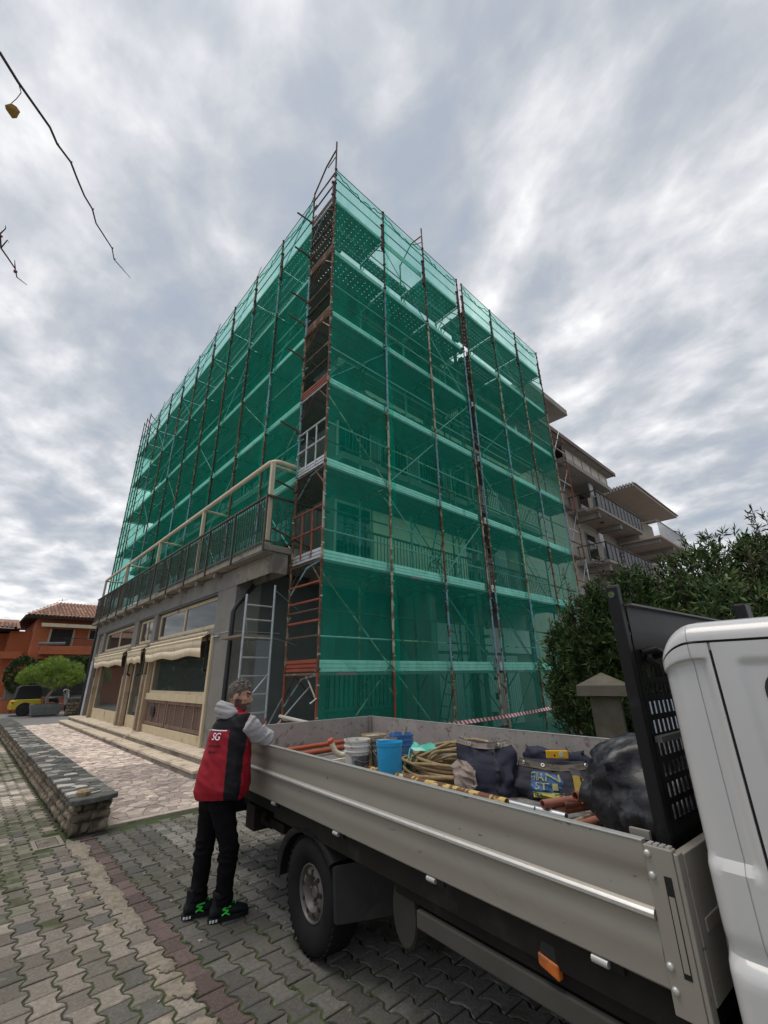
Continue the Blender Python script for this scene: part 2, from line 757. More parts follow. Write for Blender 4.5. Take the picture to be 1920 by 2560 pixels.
# the 300 that show largest: nearest ones that the truck does not cover
front = [c for c in cands if c[1] < 2.05 and (lambda v: v.z < -.4 and abs(v.x / v.z) < .95 and v.y / -v.z > -1.25)(cam.matrix_world.inverted() @ Vector((c[1], c[2], 0)))][:300]
fset = set((c[4], c[5]) for c in front)
for d, X, Y, mi, i, j in front:
    k = random.randrange(6)
    put("paver", proto_me[k], pavement, (X, Y, rnd(-.006, .0015)), (rnd(-.022, .022), rnd(-.022, .022), (math.pi if random.random() < .5 else 0) + rnd(-.015, .015)), PAV_MATS[mi])
far = MB()
attr = []
simples = [paver_mb(s, 0, True) for s in range(6)]
for d, X, Y, mi, i, j in cands:
    if (i, j) in fset:
        continue
    k = random.randrange(6)
    src = protos[k] if d < 9 and Y > 0 else simples[k]
    M = Matrix.Translation((X, Y, rnd(-.004, .0015))) @ Matrix.Rotation(rnd(-.012, .012), 4, 'Z')
    far.add(src, M, mi)
    attr += [random.random()] * len(src.f)
tag(far.build("paver", PAV_MATS, pavement, attr=attr), kind='stuff')

# mortar smeared over the pavers from the wall end towards the camera
def smear(cx, cy, rx, ry, z, seed):
    q = random.Random(seed)
    n = 26
    ring = []
    for k in range(n):
        a = 2 * math.pi * k / n
        w = 1 + 0.28 * q.uniform(-1, 1)
        ring.append((cx + rx * w * math.cos(a), cy + ry * w * math.sin(a)))
    m = MB()
    m.prism(ring, -0.006, z, 0, 0.25, 0.006)
    return m


sm = MB()
for (cx, cy, rx, ry) in ((1.31, 6.25, .085, .36), (1.33, 5.5, .065, .36), (1.31, 4.85, .07, .36), (1.335, 4.25, .05, .22), (1.28, 5.2, .05, .22)):
    sm.add(smear(cx, cy, rx, ry, rnd(.004, .006), int(cy * 100)))
for (cx, cy, rx, ry) in ((1.335, 3.15, .06, .075), (1.31, 2.82, .055, .07), (1.34, 2.55, .06, .08), (1.33, 3.45, .05, .06), (1.33, 2.3, .055, .08)):
    sm.add(smear(cx, cy, rx, ry, .012, int(cy * 77)))
tag(sm.build("mortar_smear", m_mortar, pavement), kind='stuff')

# small leaves, pebbles and moss scraps lying about
m_scrap = mat("pale_litter", (0.42, 0.40, 0.30), 0.8, var=0.4, objvar=0.3)
sc = MB()
for k in range(90):
    x, y = (rnd(1.5, 3.2), rnd(3.0, 6.75)) if random.random() < .7 else (rnd(-.5, 1.3), rnd(2, 7))
    s = rnd(.004, .012)
    a = rnd(0, 6)
    sc.obox((x, y, s * .5), (s * math.cos(a), s * math.sin(a), 0), (-s * .5 * math.sin(a), s * .5 * math.cos(a), 0), (0, 0, s * .4))
tag(sc.build("litter", m_scrap), kind='stuff')

# moss cushions in the joints
m_moss = mat("moss", (0.035, 0.055, 0.012), 0.98, var=0.4, scale=40, bump=0.8, bscale=200)
ms = MB()
for d, X, Y, mi, i, j in cands[:2200]:
    if i >= 0 and random.random() < 0.55 or random.random() < 0.05:
        x = X + (.07 if random.random() < .5 else -.07)
        y = Y + rnd(-.08, .08)
        r = rnd(.005, .013)
        nn = 7
        ms.prism([(x + r * rnd(.6, 1.2) * math.cos(2 * math.pi * k / nn), y + r * 2.2 * rnd(.6, 1.2) * math.sin(2 * math.pi * k / nn)) for k in range(nn)], -.012, rnd(.0, .006), 0, .4, .005)
tag(ms.build("moss", m_moss), kind='stuff')

# manhole cover
mh = thing("manhole_cover", "square concrete inspection cover set in the pavers beside the low stone wall end", "manhole cover", (1.085, 6.70, 0))
a = MB()
x0, y0, x1, y1 = manhole_rect
for q in (((x0, y0), (x1, y0 + .04)), ((x0, y1 - .04), (x1, y1)), ((x0, y0 + .04), (x0 + .04, y1 - .04)), ((x1 - .04, y0 + .04), (x1, y1 - .04))):
    a.box((q[0][0], q[0][1], -.012), (q[1][0], q[1][1], .004))
a.build("frame", m_pav_l, mh, bevel=.003)
a = MB()
a.box((x0 + .046, y0 + .046, -.012), (x1 - .046, y1 - .046, .002))
a.build("lid", m_pav_l, mh, bevel=.003)
a = MB()
a.prism([((x0 + x1) / 2 + .03 * math.cos(t * math.pi / 6), (y0 + y1) / 2 + .012 * math.sin(t * math.pi / 6)) for t in range(12)], .001, .003)
a.build("grip_hole", mat("dark_hole", (.02, .02, .02), .9), mh)

# ================================================================== PATIO (crazy paving)
m_patio_base = mat("patio_mortar", (0.33, 0.28, 0.235), 0.92, var=0.25, scale=6, bump=.5, bscale=50, col2=(.10, .085, .07), c2lo=.5, c2hi=.65, c2scale=2)
m_flag = mat("pink_beige_flagstone", (0.57, 0.48, 0.42), 0.88, var=0.2, scale=7, objvar=0.28, attrvar=0.28, bump=.35, bscale=60,
             col2=(0.40, 0.31, 0.27), c2lo=.57, c2hi=.7, c2scale=2.5, col3=(.72, .64, .53), c3lo=.6, c3hi=.7, c3scale=5)
m_flag2 = mat("grey_mauve_flagstone", (0.39, 0.32, 0.30), 0.88, var=0.2, scale=7, objvar=0.25, attrvar=0.25, bump=.35, bscale=60,
              col2=(0.25, 0.205, 0.195), c2lo=.57, c2hi=.7, c2scale=2.5)
g = MB()
g.prism([(1.60, 6.80), (6.5, 6.80), (6.5, 9.6), (4.2, 9.6), (4.2, 24.0), (1.60, 24.0)], -.02, 0.012)
patio = tag(g.build("patio", m_patio_base), kind='structure')
seeds = []
for (ax, ay, bx, by) in ((1.66, 6.92, 3.42, 24.0), (3.42, 6.92, 6.4, 9.0)):
    s = 0.155
    ny_ = int((by - ay) / s)
    nx_ = int((bx - ax) / s)
    for iy in range(ny_ + 1):
        for ix in range(nx_ + 1):
            seeds.append((ax + (ix + .5 + rnd(-.48, .48)) * s, ay + (iy + .5 + rnd(-.48, .48)) * s))
cells = []
for clip in ((1.66, 6.92, 3.42, 24.0), (3.42, 6.92, 6.4, 9.0)):
    sub = [p for p in seeds if clip[0] <= p[0] < clip[2] and clip[1] <= p[1] < clip[3]]
    cells += voronoi(sub, clip, 0.4)
items = []
for c in cells:
    if c is None:
        continue
    cx = sum(p[0] for p in c) / len(c)
    cy = sum(p[1] for p in c) / len(c)
    items.append((math.hypot(cx, cy) + (30 if cx > 3.4 else 0), cx, cy, jag(shrink(c, 0.010), .05)))
items.sort()
rest, rattr = MB(), []
for k, (d, cx, cy, poly) in enumerate(items):
    mi = 1 if random.random() < (0.30 if cy < 15 else 0.2) else 0
    z = 0.02 + rnd(-.003, .004)
    if k < 300:
        m = MB()
        m.prism(poly, 0.0, z, 0, .05, .004)
        o = m.build("flagstone", [m_flag, m_flag2][mi], patio)
    else:
        n0 = len(rest.f)
        rest.prism(poly, 0.0, z, mi)
        rattr += [random.random()] * (len(rest.f) - n0)
tag(rest.build("flagstone", [m_flag, m_flag2], patio, attr=rattr), kind='stuff')
ed = MB()
x = 1.66
while x < 6.4:
    L = rnd(.5, .9)
    ed.box((x, 6.80, 0), (min(x + L - .006, 6.4), 6.912, .022))
    x += L
ed.build("edging", mat("pale_concrete_edging", (.40, .35, .29), .85, var=.25, scale=5, bump=.4, col2=(.22, .19, .16), c2lo=.55, c2hi=.7), patio, bevel=.004)

# ================================================================== LOW STONE WALL
m_wall_st = mat("rough_wall_stone", (0.175, 0.14, 0.10), 0.93, var=0.4, scale=9, objvar=0.5, bump=1.0, bscale=34,
                col2=(.055, .05, .036), c2lo=.5, c2hi=.66, c2scale=5, col3=(.30, .25, .18), c3lo=.62, c3hi=.72, c3scale=9)
m_cap = mat("slate_cap", (0.17, 0.17, 0.16), 0.85, var=0.3, scale=8, objvar=0.45, attrvar=.45, bump=.6, bscale=40, col2=(.05, .053, .05), c2lo=.5, c2hi=.66, c2scale=4, col3=(.34, .32, .28), c3lo=.66, c3hi=.73, c3scale=6)
m_cap2 = mat("pale_slate_cap", (0.36, 0.345, 0.31), 0.85, var=0.3, scale=8, objvar=0.35, bump=.6, bscale=40, col2=(.17, .165, .15), c2lo=.5, c2hi=.66, c2scale=4)
m_core = mat("wall_core_mortar", (0.06, 0.05, 0.038), 0.95, var=.4, scale=12, bump=.6)
WX0, WX1, WY0, WY1, WH = 1.265, 1.655, 6.70, 23.2, 0.335
wall = thing("stone_wall", "low rubble stone wall capped with slate flags along the patio edge", "stone wall", (1.46, WY0, 0))
a = MB()
a.box((WX0 + .025, WY0 + .03, -.02), (WX1 - .02, WY1, WH))
a.build("core", m_core, wall)


def rough_stone(w, h, dpt, seed):
    """a quarry-faced block, face towards -Y of its own frame"""
    q = random.Random(seed)
    m = MB()
    nx_, nz_ = 4, 3
    g0, g1 = [], []
    for iz in range(nz_ + 1):
        for ix in range(nx_ + 1):
            u, v = ix / nx_ - .5, iz / nz_ - .5
            edge = max(abs(u), abs(v)) > .49
            jx, jz = q.uniform(-.10, .10) * w, q.uniform(-.17, .17) * h
            g0.append((u * w + jx * .5, -dpt * (.15 if edge else 1) - q.uniform(0, .5) * dpt * (0.2 if edge else 1), v * h + jz * .5))
    n = len(m.v)
    m.v += g0
    W_ = nx_ + 1
    for iz in range(nz_):
        for ix in range(nx_):
            p = n + iz * W_ + ix
            m.f.append((p, p + 1, p + W_ + 1, p + W_))
            m.m.append(0)
    rim = [n + i for i in range(W_)] + [n + W_ * (k + 1) + nx_ for k in range(nz_)] + [n + nz_ * W_ + i for i in reversed(range(nx_))] + [n + W_ * k for k in reversed(range(1, nz_))]
    b0 = len(m.v)
    m.v += [(m.v[i][0], .035, m.v[i][2]) for i in rim]
    k = len(rim)
    for t in range(k):
        m.f.append((rim[(t + 1) % k], rim[t], b0 + t, b0 + (t + 1) % k))
        m.m.append(0)
    return m


stone_me = {}
def wall_stone(x, y, z, w, h, face, s):
    key = (round(w, 2), round(h, 2), s % 5)
    if key not in stone_me:
        stone_me[key] = rough_stone(w - .008, h - .006, .032, hash(key) % 9999).mesh("stone", m_wall_st, smooth=50)
    rz = {'-Y': 0.0, '-X': -math.pi / 2, '+X': math.pi / 2}[face]
    put("stone", stone_me[key], wall, (x, y, z + rnd(-.004, .004)), (rnd(-.06, .06), rnd(-.07, .07) if face == '-Y' else 0, rz + rnd(-.05, .05)), None, (rnd(.93, 1.07), 1, rnd(.88, 1.1)))


hs = (.115, .105, .115)
z = 0.0
cnt = 0
for ci, h in enumerate(hs):
    y = WY0 + .02 + (0.0 if ci % 2 else .0)
    while y < WY1 and cnt < 285:
        w = random.choice((.14, .18, .22, .28, .34)) * (1.0 if y < 13 else 1.4)
        wall_stone(WX0 + .026, y + w / 2, z + h / 2, w, h, '-X', int(y * 100))
        y += w
        cnt += 1
    z += h
z = 0
for ci, (h, ws) in enumerate(zip((.13, .10, .105), ((.11, .09, .19), (.20, .19), (.10, .14, .15)))):
    x = WX0
    for w in ws:
        wall_stone(x + w / 2, WY0 + .028, z + h / 2, w, h, '-Y', int(x * 1000))
        x += w
    z += h
for h, z in ((.12, .06), (.10, .17), (.11, .28)):
    y = WY0 + .02
    for w in (.2, .28, .22, .34, .3, .28, .34):
        wall_stone(WX1 - .02, y + w / 2, z, w, h, '+X', int(y * 70))
        y += w
# cap: one big slate at the end, then small slates laid as crazy paving
big = MB()
poly = [(1.215, 6.60), (1.30, 6.565), (1.44, 6.57), (1.60, 6.60), (1.70, 6.66), (1.715, 6.74), (1.66, 6.80), (1.50, 6.805), (1.32, 6.80), (1.235, 6.76), (1.20, 6.68)]
big.prism(jag(poly, .08), WH, WH + .05, 0, .04, .012)
big.build("cap_stone", m_cap, wall)['label'] = "big overhanging end slate"
a = MB()
a.box((WX0 - .03, 6.83, WH + .001), (WX1 + .035, WY1 + .02, WH + .03))
a.build("cap_bed", m_core, wall, bevel=.006)
cs = []
y = 6.84
s = .15
while y < WY1:
    for ix in range(3):
        cs.append((WX0 - .02 + (ix + .5 + rnd(-.4, .4)) * s, y + rnd(-.4, .4) * s + .07))
    y += s * .95
cl = voronoi(cs, (WX0 - .045, 6.82, WX1 + .045, WY1), .3)
lst = sorted([c for c in cl if c], key=lambda c: c[0][1])
cr_, ca_ = MB(), []
for k, c in enumerate(lst):
    p = jag(shrink(c, .006), .05)
    zt = WH + .044 + rnd(-.004, .005)
    if k < 240:
        m = MB()
        m.prism(p, WH + .02, zt, 0, .05, .005)
        m.build("cap_stone", m_cap2 if random.random() < .27 else m_cap, wall)
    else:
        n0 = len(cr_.f)
        cr_.prism(p, WH + .02, zt)
        ca_ += [random.random()] * (len(cr_.f) - n0)
if cr_.f:
    tag(cr_.build("cap_stone", m_cap, wall, attr=ca_), kind='stuff')
# loose lump of stone left on the wall end
rk = MB()
rk.prism(jag([(1.29, 6.73), (1.37, 6.71), (1.43, 6.76), (1.42, 6.83), (1.35, 6.86), (1.285, 6.81)], .1), WH + .048, WH + .115, 0, .3, .02)
tag(rk.build("rock", mat("ochre_rock", (.28, .22, .12), .9, var=.35, scale=14, bump=.8, bscale=40, col2=(.12, .09, .06), c2lo=.5, c2hi=.62, c2scale=10), origin=Vector((1.36, 6.78, WH + .048))),
    "loose ochre stone lying on the end slate of the low wall", "rock")
pp = MB()
pp.prism([(1.43, 6.80), (1.55, 6.86), (1.545, 6.885), (1.42, 6.83)], WH + .052, WH + .062)
tag(pp.build("stone_shard", mat("pale_shard", (.45, .43, .38), .8), origin=Vector((1.49, 6.84, WH + .052))), "thin pale stone shard lying next to the loose ochre rock", "stone")

# ================================================================== SHOP WING WITH TERRACE
m_ren = mat("grey_render", (0.21, 0.20, 0.185), 0.9, var=0.16, scale=2.2, bump=.25, bscale=80, col2=(.12, .115, .105), c2lo=.56, c2hi=.7, c2scale=1.3)
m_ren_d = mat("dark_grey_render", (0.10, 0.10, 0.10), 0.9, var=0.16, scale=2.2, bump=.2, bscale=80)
m_ren_l = mat("pale_grey_render", (0.40, 0.40, 0.415), 0.88, var=0.10, scale=2.2, bump=.2, bscale=80, col2=(.24, .23, .22), c2lo=.62, c2hi=.75, c2scale=1.8)
m_conc = mat("weathered_concrete", (0.27, 0.24, 0.20), 0.9, var=0.22, scale=4, bump=.4, bscale=60, col2=(.15, .135, .115), c2lo=.52, c2hi=.62, c2scale=2.2)
m_trav = mat("stained_travertine", (0.60, 0.51, 0.40), 0.8, var=0.16, scale=5, bump=.3, bscale=70, objvar=.06, col2=(.28, .215, .15), c2lo=.54, c2hi=.68, c2scale=3.0, col3=(.10, .085, .07), c3lo=.66, c3hi=.74, c3scale=4)
m_cream = mat("cream_painted_wood", (0.60, 0.50, 0.335), 0.6, var=0.12, scale=5, bump=.15, bscale=90, col2=(.33, .245, .15), c2lo=.58, c2hi=.72, c2scale=3)
m_cream2 = mat("cream_painted_metal", (0.56, 0.47, 0.345), 0.5, var=0.10, scale=3, col2=(.30, .22, .14), c2lo=.66, c2hi=.74, c2scale=6)
m_glass = glass("hazed_shop_glass", (.075, .09, .085), .03, .35)  # pale diffuse tint puts a haze of light into the glass colour
m_room = mat("dim_shop_interior", (0.13, 0.13, 0.125), .9, var=.3, scale=1.5)
m_blackp = mat("black_pipe", (0.012, 0.012, 0.013), .45)
m_canvas = mat("cream_awning_canvas", (0.72, 0.62, 0.45), .85, var=.10, scale=2.5, col2=(.40, .31, .20), c2lo=.58, c2hi=.72, c2scale=2.2)
m_blackmetal = mat("black_awning_metal", (0.014, 0.014, 0.015), .5)
m_louv = mat("brown_louvre", (0.20, 0.13, 0.095), .7, var=.2, scale=6, col2=(.11, .075, .055), c2lo=.52, c2hi=.66, c2scale=4)
m_rail = mat("dark_brown_railing_paint", (0.055, 0.044, 0.038), .55, var=.25, scale=12, col2=(.10, .06, .04), c2lo=.64, c2hi=.72, c2scale=9)
m_curtain = mat("grey_curtain", (0.30, 0.31, 0.30), .9, var=.15, stretch=(1, 6, .3))

XF = 4.05            # shop front plane
SH0, SH1 = 9.28, 24.0   # along the front
Z2 = 0.28
shop = thing("shop_building", "grey single-storey shop wing with cream windows and a railed terrace on top", "building", (XF, SH0, 0))
w = MB()
# pillars between the bays, floor to terrace beam
bays = [(10.30, 14.95), (15.30, 17.05), (17.6, 22.2), (22.6, 23.5)]
edges = [SH0] + [v for b in bays for v in b] + [SH1]
for k in range(0, len(edges), 2):
    w.box((XF, edges[k], Z2), (XF + .35, edges[k + 1], 3.62))
w.box((XF - .012, SH0, 3.62), (XF + .35, SH1, 4.02))
w.box((XF + .35, SH0, -.02), (XF + .6, SH0 + .25, 4.02))
w.build("wall", m_ren, shop)
w = MB()
w.box((XF - .004, 9.275, Z2), (XF + .004, 9.95, 3.0))
w.build("pillar_face", m_ren, shop)
w = MB()
for (a0, a1) in bays:
    w.box((XF + .02, a0, 2.66), (XF + .35, a1, 2.78))
    w.box((XF - .03, a0 - .05, 2.60), (XF + .02, a1 + .05, 2.665))
w.build("lintel", m_conc, shop, bevel=.004)
w = MB()
w.box((XF - .006, 23.52, Z2), (XF + .0, 24.0, 2.5))
w.build("pale_wall_panel", m_ren_l, shop)
# end wall under the terrace slab, facing the camera
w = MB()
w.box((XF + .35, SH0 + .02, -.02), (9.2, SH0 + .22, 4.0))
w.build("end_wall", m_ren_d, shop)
w = MB()
w.box((XF + .42, SH0 + .005, 0.02), (XF + .95, SH0 + .022, 2.45))
w.build("end_wall_panel", mat("grey_panel", (.27, .27, .28), .85, var=.12), shop)
# interior
w = MB()
w.box((XF + 3.0, SH0 + .3, .2), (XF + 3.1, SH1, 3.6))
w.box((XF + .36, SH0 + .3, .2), (XF + 3.0, SH1, .27))
w.box((XF + .36, SH0 + .3, 3.5), (XF + 3.0, SH1, 3.6))
w.box((XF + .36, SH1 - .1, .27), (XF + 3.0, SH1, 3.5))
w.build("interior", m_room, shop)
w = MB()
for k in range(26):
    y = 10.4 + k * .17
    w.box((XF + .42, y, .9), (XF + .46 + .03 * (k % 2), y + .16, 2.6))
w.build("curtain", m_curtain, shop)
w = MB()
w.box((XF + .8, 18.0, .9), (XF + 1.0, 21.6, 1.9))
w.build("shelf", mat("blue_shelf", (.03, .10, .2), .7, var=.3), shop)

# steps: travertine treads in slabs
def slab_row(nm, x0, x1, y0, y1, z0, z1, L, m):
    y = y0
    while y < y1 - .05:
        e = min(y + L * rnd(.85, 1.15), y1)
        q = MB()
        q.box((x0, y, z1 - .045), (x1, e - .006, z1 + rnd(-.002, .002)))
        q.build(nm, m, shop, bevel=.005, seg=1)
        y = e
w = MB()
w.box((3.335, 8.62, -.02), (XF + .3, 23.8, .10))
w.box((3.64, 8.95, .10), (XF + .3, 23.8, .235))
w.build("step_core", m_conc, shop, bevel=.004)
slab_row("step_tread", 3.315, 3.66, 8.60, 23.8, .1, .148, 1.55, m_trav)
slab_row("step_tread", 3.615, XF + .36, 8.93, 23.8, .235, .283, 1.35, m_trav)

# shop windows
def window_frame(name, x, y0, y1, z0, z1, t, dep, mats, par, mull=(), sill=0.0):
    f = MB()
    f.box((x, y0, z0), (x + dep, y0 + t, z1))
    f.box((x, y1 - t, z0), (x + dep, y1, z1))
    f.box((x, y0 + t, z1 - t), (x + dep, y1 - t, z1))
    f.box((x, y0 + t, z0), (x + dep, y1 - t, z0 + max(t, sill)))
    for mm in mull:
        f.box((x + .004, mm - t * .5, z0 + max(t, sill)), (x + dep - .004, mm + t * .5, z1 - t))
    fo = f.build(name, mats, par, bevel=.006)
    ys = [y0 + t] + [v for mm in mull for v in (mm - t * .5, mm + t * .5)] + [y1 - t]
    for k in range(0, len(ys), 2):
        p = MB()
        p.box((x + dep * .5 - .004, ys[k] + .001, z0 + max(t, sill) + .001), (x + dep * .5 + .004, ys[k + 1] - .001, z1 - t - .001))
        p.build("pane", m_glass, fo)
    return fo


# upper lights
for (a0, a1), mull in zip(bays, ((12.7,), (16.25,), (19.9,), ())):
    window_frame("transom_window", XF + .10, a0 + .03, a1 - .03, 2.80, 3.56, .085, .07, m_cream, shop, mull)
    h = MB()
    h.box((XF + .005, a0 + .002, 3.565), (XF + .2, a1 - .002, 3.615))
    h.build("shutter_slot", m_blackp, shop)
# main windows
window_frame("shop_window", XF + .06, 10.32, 14.75, 1.30, 2.60, .07, .07, m_cream, shop)
window_frame("shop_door", XF + .08, 15.36, 16.95, .285, 2.60, .08, .06, m_cream, shop, (), .34)
window_frame("shop_window", XF + .06, 17.70, 22.1, .285, 2.60, .075, .07, m_cream, shop, (), .36)
w = MB()
w.box((XF + .02, 10.30, .285), (XF + .16, 14.95, .48))
w.box((XF - .01, 10.30, 1.13), (XF + .16, 14.95, 1.30))
w.build("window_apron", m_cream, shop, bevel=.006)
w = MB()
m_post = mat("brown_cream_post", (.36, .27, .18), .7, var=.15, scale=5, col2=(.2, .14, .09), c2lo=.55, c2hi=.7, c2scale=3)
for y in (14.78, 15.20, 16.98, 17.5, 22.12):
    w = MB()
    w.box((XF - .07, y, Z2 + .004), (XF + .06, y + (.14 if y < 17.2 else .17), 2.59))
    w.build("window_post", m_post, shop, bevel=.006)
w = MB()
w.box((XF - .05, 10.20, Z2 + .004), (XF + .06, 10.30, 2.59))
w.build("window_post", m_cream, shop, bevel=.006)
# louvred grilles below the big window
for gi, (y0, y1) in enumerate(((10.36, 12.9), (12.98, 14.72))):
    f = MB()
    for yy in ((y0, y0 + .07), (y1 - .07, y1)):
        f.box((XF + .03, yy[0], .50), (XF + .09, yy[1], 1.125))
    f.box((XF + .03, y0 + .07, 1.05), (XF + .09, y1 - .07, 1.125))
    f.box((XF + .03, y0 + .07, .50), (XF + .09, y1 - .07, .57))
    nb = 3 if gi == 0 else 2
    for k in range(1, nb + 1):
        yy = y0 + (y1 - y0) * k / (nb + 1)
        f.box((XF + .034, yy - .03, .57), (XF + .086, yy + .03, 1.05))
    fo = f.build("louvre_grille", m_louv, shop, bevel=.004)
    sl = MB()
    sl.obox((0, 0, 0), (0, (y1 - y0) / 2 - .07, 0), (.018, 0, .016), (.002, 0, -.003))
    sm_ = sl.mesh("slat", m_louv)
    for k in range(13):
        put("slat", sm_, fo, (XF + .062, (y0 + y1) / 2, .59 + k * .0365))
    bk = MB()
    bk.box((XF + .11, y0, .50), (XF + .13, y1, 1.125))
    bk.build("backing", m_blackp, fo)
w = MB()
w.lathe([(.0, -.02), (.14, -.02), (.155, 0.0), (.14, .015), (.0, .015)], 20, (XF + .015, 14.0, .86), axis='X')
w.build("exhaust_fan", m_blackmetal, shop, smooth=40)
w = MB()
w.tube([(XF - .06, 14.9, Z2 + .01), (XF - .2, 14.78, Z2 + .06), (XF - .3, 14.5, .25), (3.6, 14.2, .29), (3.4, 14.0, .17)], .011, 6)
w.build("loose_cable", m_cream2, shop)

# awnings with wavy valances, wound almost in
def awning(y0, y1, lbl):
    t = MB()
    xb, zb, xf, zf = XF - .02, 2.64, XF - .20, 2.545
    n = 64
    top, bot = [], []
    for k in range(n + 1):
        u = k / n
        y = y0 + (y1 - y0) * u
        sag = .012 * math.sin(u * math.pi * 6)
        top.append([(xb, y, zb + .02), (xf, y, zf + sag * .3)])
        fold = .014 * math.sin(u * 23) * math.sin(u * 9 + 1)
        drop = .40 + .03 * math.sin(u * 14 + 2) - .03 * u
        bot.append((xf - .004 + fold, y, zf - drop * .5, xf + fold * 1.6 + .02, zf - drop))
    for k in range(n):
        t.face([top[k][0], top[k + 1][0], top[k + 1][1], top[k][1]])
        a0, a1 = bot[k], bot[k + 1]
        t.face([top[k][1], top[k + 1][1], (a1[0], a1[1], a1[2]), (a0[0], a0[1], a0[2])])
        t.face([(a0[0], a0[1], a0[2]), (a1[0], a1[1], a1[2]), (a1[3], a1[1], a1[4]), (a0[3], a0[1], a0[4])])
    aw = t.build("awning", m_canvas, shop, smooth=75)
    so = aw.modifiers.new("thickness", 'SOLIDIFY')
    so.thickness = .004
    b = MB()
    b.tube([(XF - .07, y0 - .05, 2.665), (XF - .07, y1 + .05, 2.665)], .04, 10)
    b.build("roller", m_cream2, aw, smooth=50)
    b = MB()
    b.tube([(xf, y0 - .03, zf + .004), (xf, y1 + .03, zf + .004)], .022, 8)
    b.build("front_bar", m_canvas, aw, smooth=50)
    for y in (y0 - .035, y1 + .035):
        b = MB()
        b.bar((XF - .02, y, 2.64), (xf + .01, y, zf), .03, .04)
        b.bar((XF - .075, y, 2.62), (XF - .085, y, 1.82), .032, .032)
        b.bar((XF - .11, y, 1.86), (XF + .0, y, 1.80), .055, .06)
        b.build("arm", m_blackmetal, aw, bevel=.004)


awning(10.45, 14.85, '')
awning(15.30, 16.95, '')
awning(17.60, 22.2, '')
w = MB()
w.box((XF - .04, 9.9, 2.55), (XF, 10.3, 2.585))
w.tube([(XF - .008, 9.26, 2.62), (XF - .008, 10.4, 2.62)], .008, 6)
w.tube([(XF + .02, 9.262, 2.62), (5.2, 9.262, 2.62)], .008, 6)
w.build("cable_conduit", m_ren_l, shop)

# terrace slab with brackets and a cantilever beam
XS = 3.80
YS = 7.62
w = MB()
w.box((XS, YS, 4.05), (9.0, SH1 + .2, 4.18))
w.build("terrace_slab", m_conc, shop, bevel=.006)
w = MB()
w.box((XS + .02, YS + .05, 4.02), (9.0, 9.2, 4.049))
w.build("slab_soffit", mat("pale_soffit_render", (.20, .19, .175), .9, var=.15, scale=3), shop)
w = MB()
w.prism([(XF - .016, 7.66), (XF + .33, 7.66), (XF + .33, SH0 + .02), (XF - .016, SH0 + .02)], 3.62, 4.02)
w.build("cantilever_beam", m_conc, shop, bevel=.008)
bm_ = MB()
bm_.box((XS + .06, -.06, 3.93), (XF - .012, .06, 4.05))
bme = bm_.mesh("bracket", m_conc)
for k in range(12):
    put("bracket", bme, shop, (0, 10.2 + k * 1.2, 0))
# downpipe
w = MB()
w.tube([(4.62, 9.16, 4.0), (4.52, 9.14, 3.78), (4.02, 9.12, 3.14), (3.96, 9.12, 3.0), (3.96, 9.12, .3)], .05, 12)
w.build("downpipe", m_blackp, shop, smooth=50)
w = MB()
w.tube([(XF - .04, 24.0, 4.0), (XF - .04, 24.0, .1)], .05, 10)
w.build("downpipe", m_blackp, shop, smooth=50)

# ------------------------------------------------------------------ terrace railing
railing = thing("terrace_railing", "dark brown steel railing with closely set vertical bars round the shop terrace", "railing", (XS, YS, 4.18))
ZB, ZT = 4.22, 5.20
w = MB()
w.box((XS - .03, YS - .03, ZT), (XS + .03, SH1, ZT + .045))
w.box((XS + .03, YS - .03, ZT), (5.35, YS + .03, ZT + .045))
w.build("handrail", m_rail, railing, bevel=.006)
w = MB()
w.box((XS - .012, YS, ZB), (XS + .012, SH1, ZB + .03))
w.box((XS + .012, YS - .012, ZB), (5.35, YS + .012, ZB + .03))
w.build("bottom_rail", m_rail, railing)
bal = MB()
bal.box((-.0075, -.0075, 0), (.0075, .0075, ZT - ZB - .03))
blm = bal.mesh("baluster", m_rail)
y = YS + .05
k = 0
while y < SH1:
    put("baluster", blm, railing, (XS, y, ZB + .03))
    y += .112
    k += 1
x = XS + .12
while x < 5.3:
    put("baluster", blm, railing, (x, YS, ZB + .03))
    x += .112
st = MB()
st.box((-.02, -.02, -.16), (.02, .02, ZT - 4.18))
stm = st.mesh("post", m_rail)
for y in [YS + .02 + 1.5 * k for k in range(11)]:
    put("post", stm, railing, (XS - .012, y, 4.18))
# little scrolls under the bottom rail
sc_ = MB()
for t in range(1):
    pts = [(0, .03 * math.cos(a * math.pi / 6) , -.045 + .03 * math.sin(a * math.pi / 6)) for a in range(12)]
    sc_.tube(pts + [pts[0]], .006, 5, cap=False)
scm = sc_.mesh("scroll", m_rail)
for k in range(60):
    put("scroll", scm, railing, (XS - .01, YS + .12 + k * .112, ZB + .01))

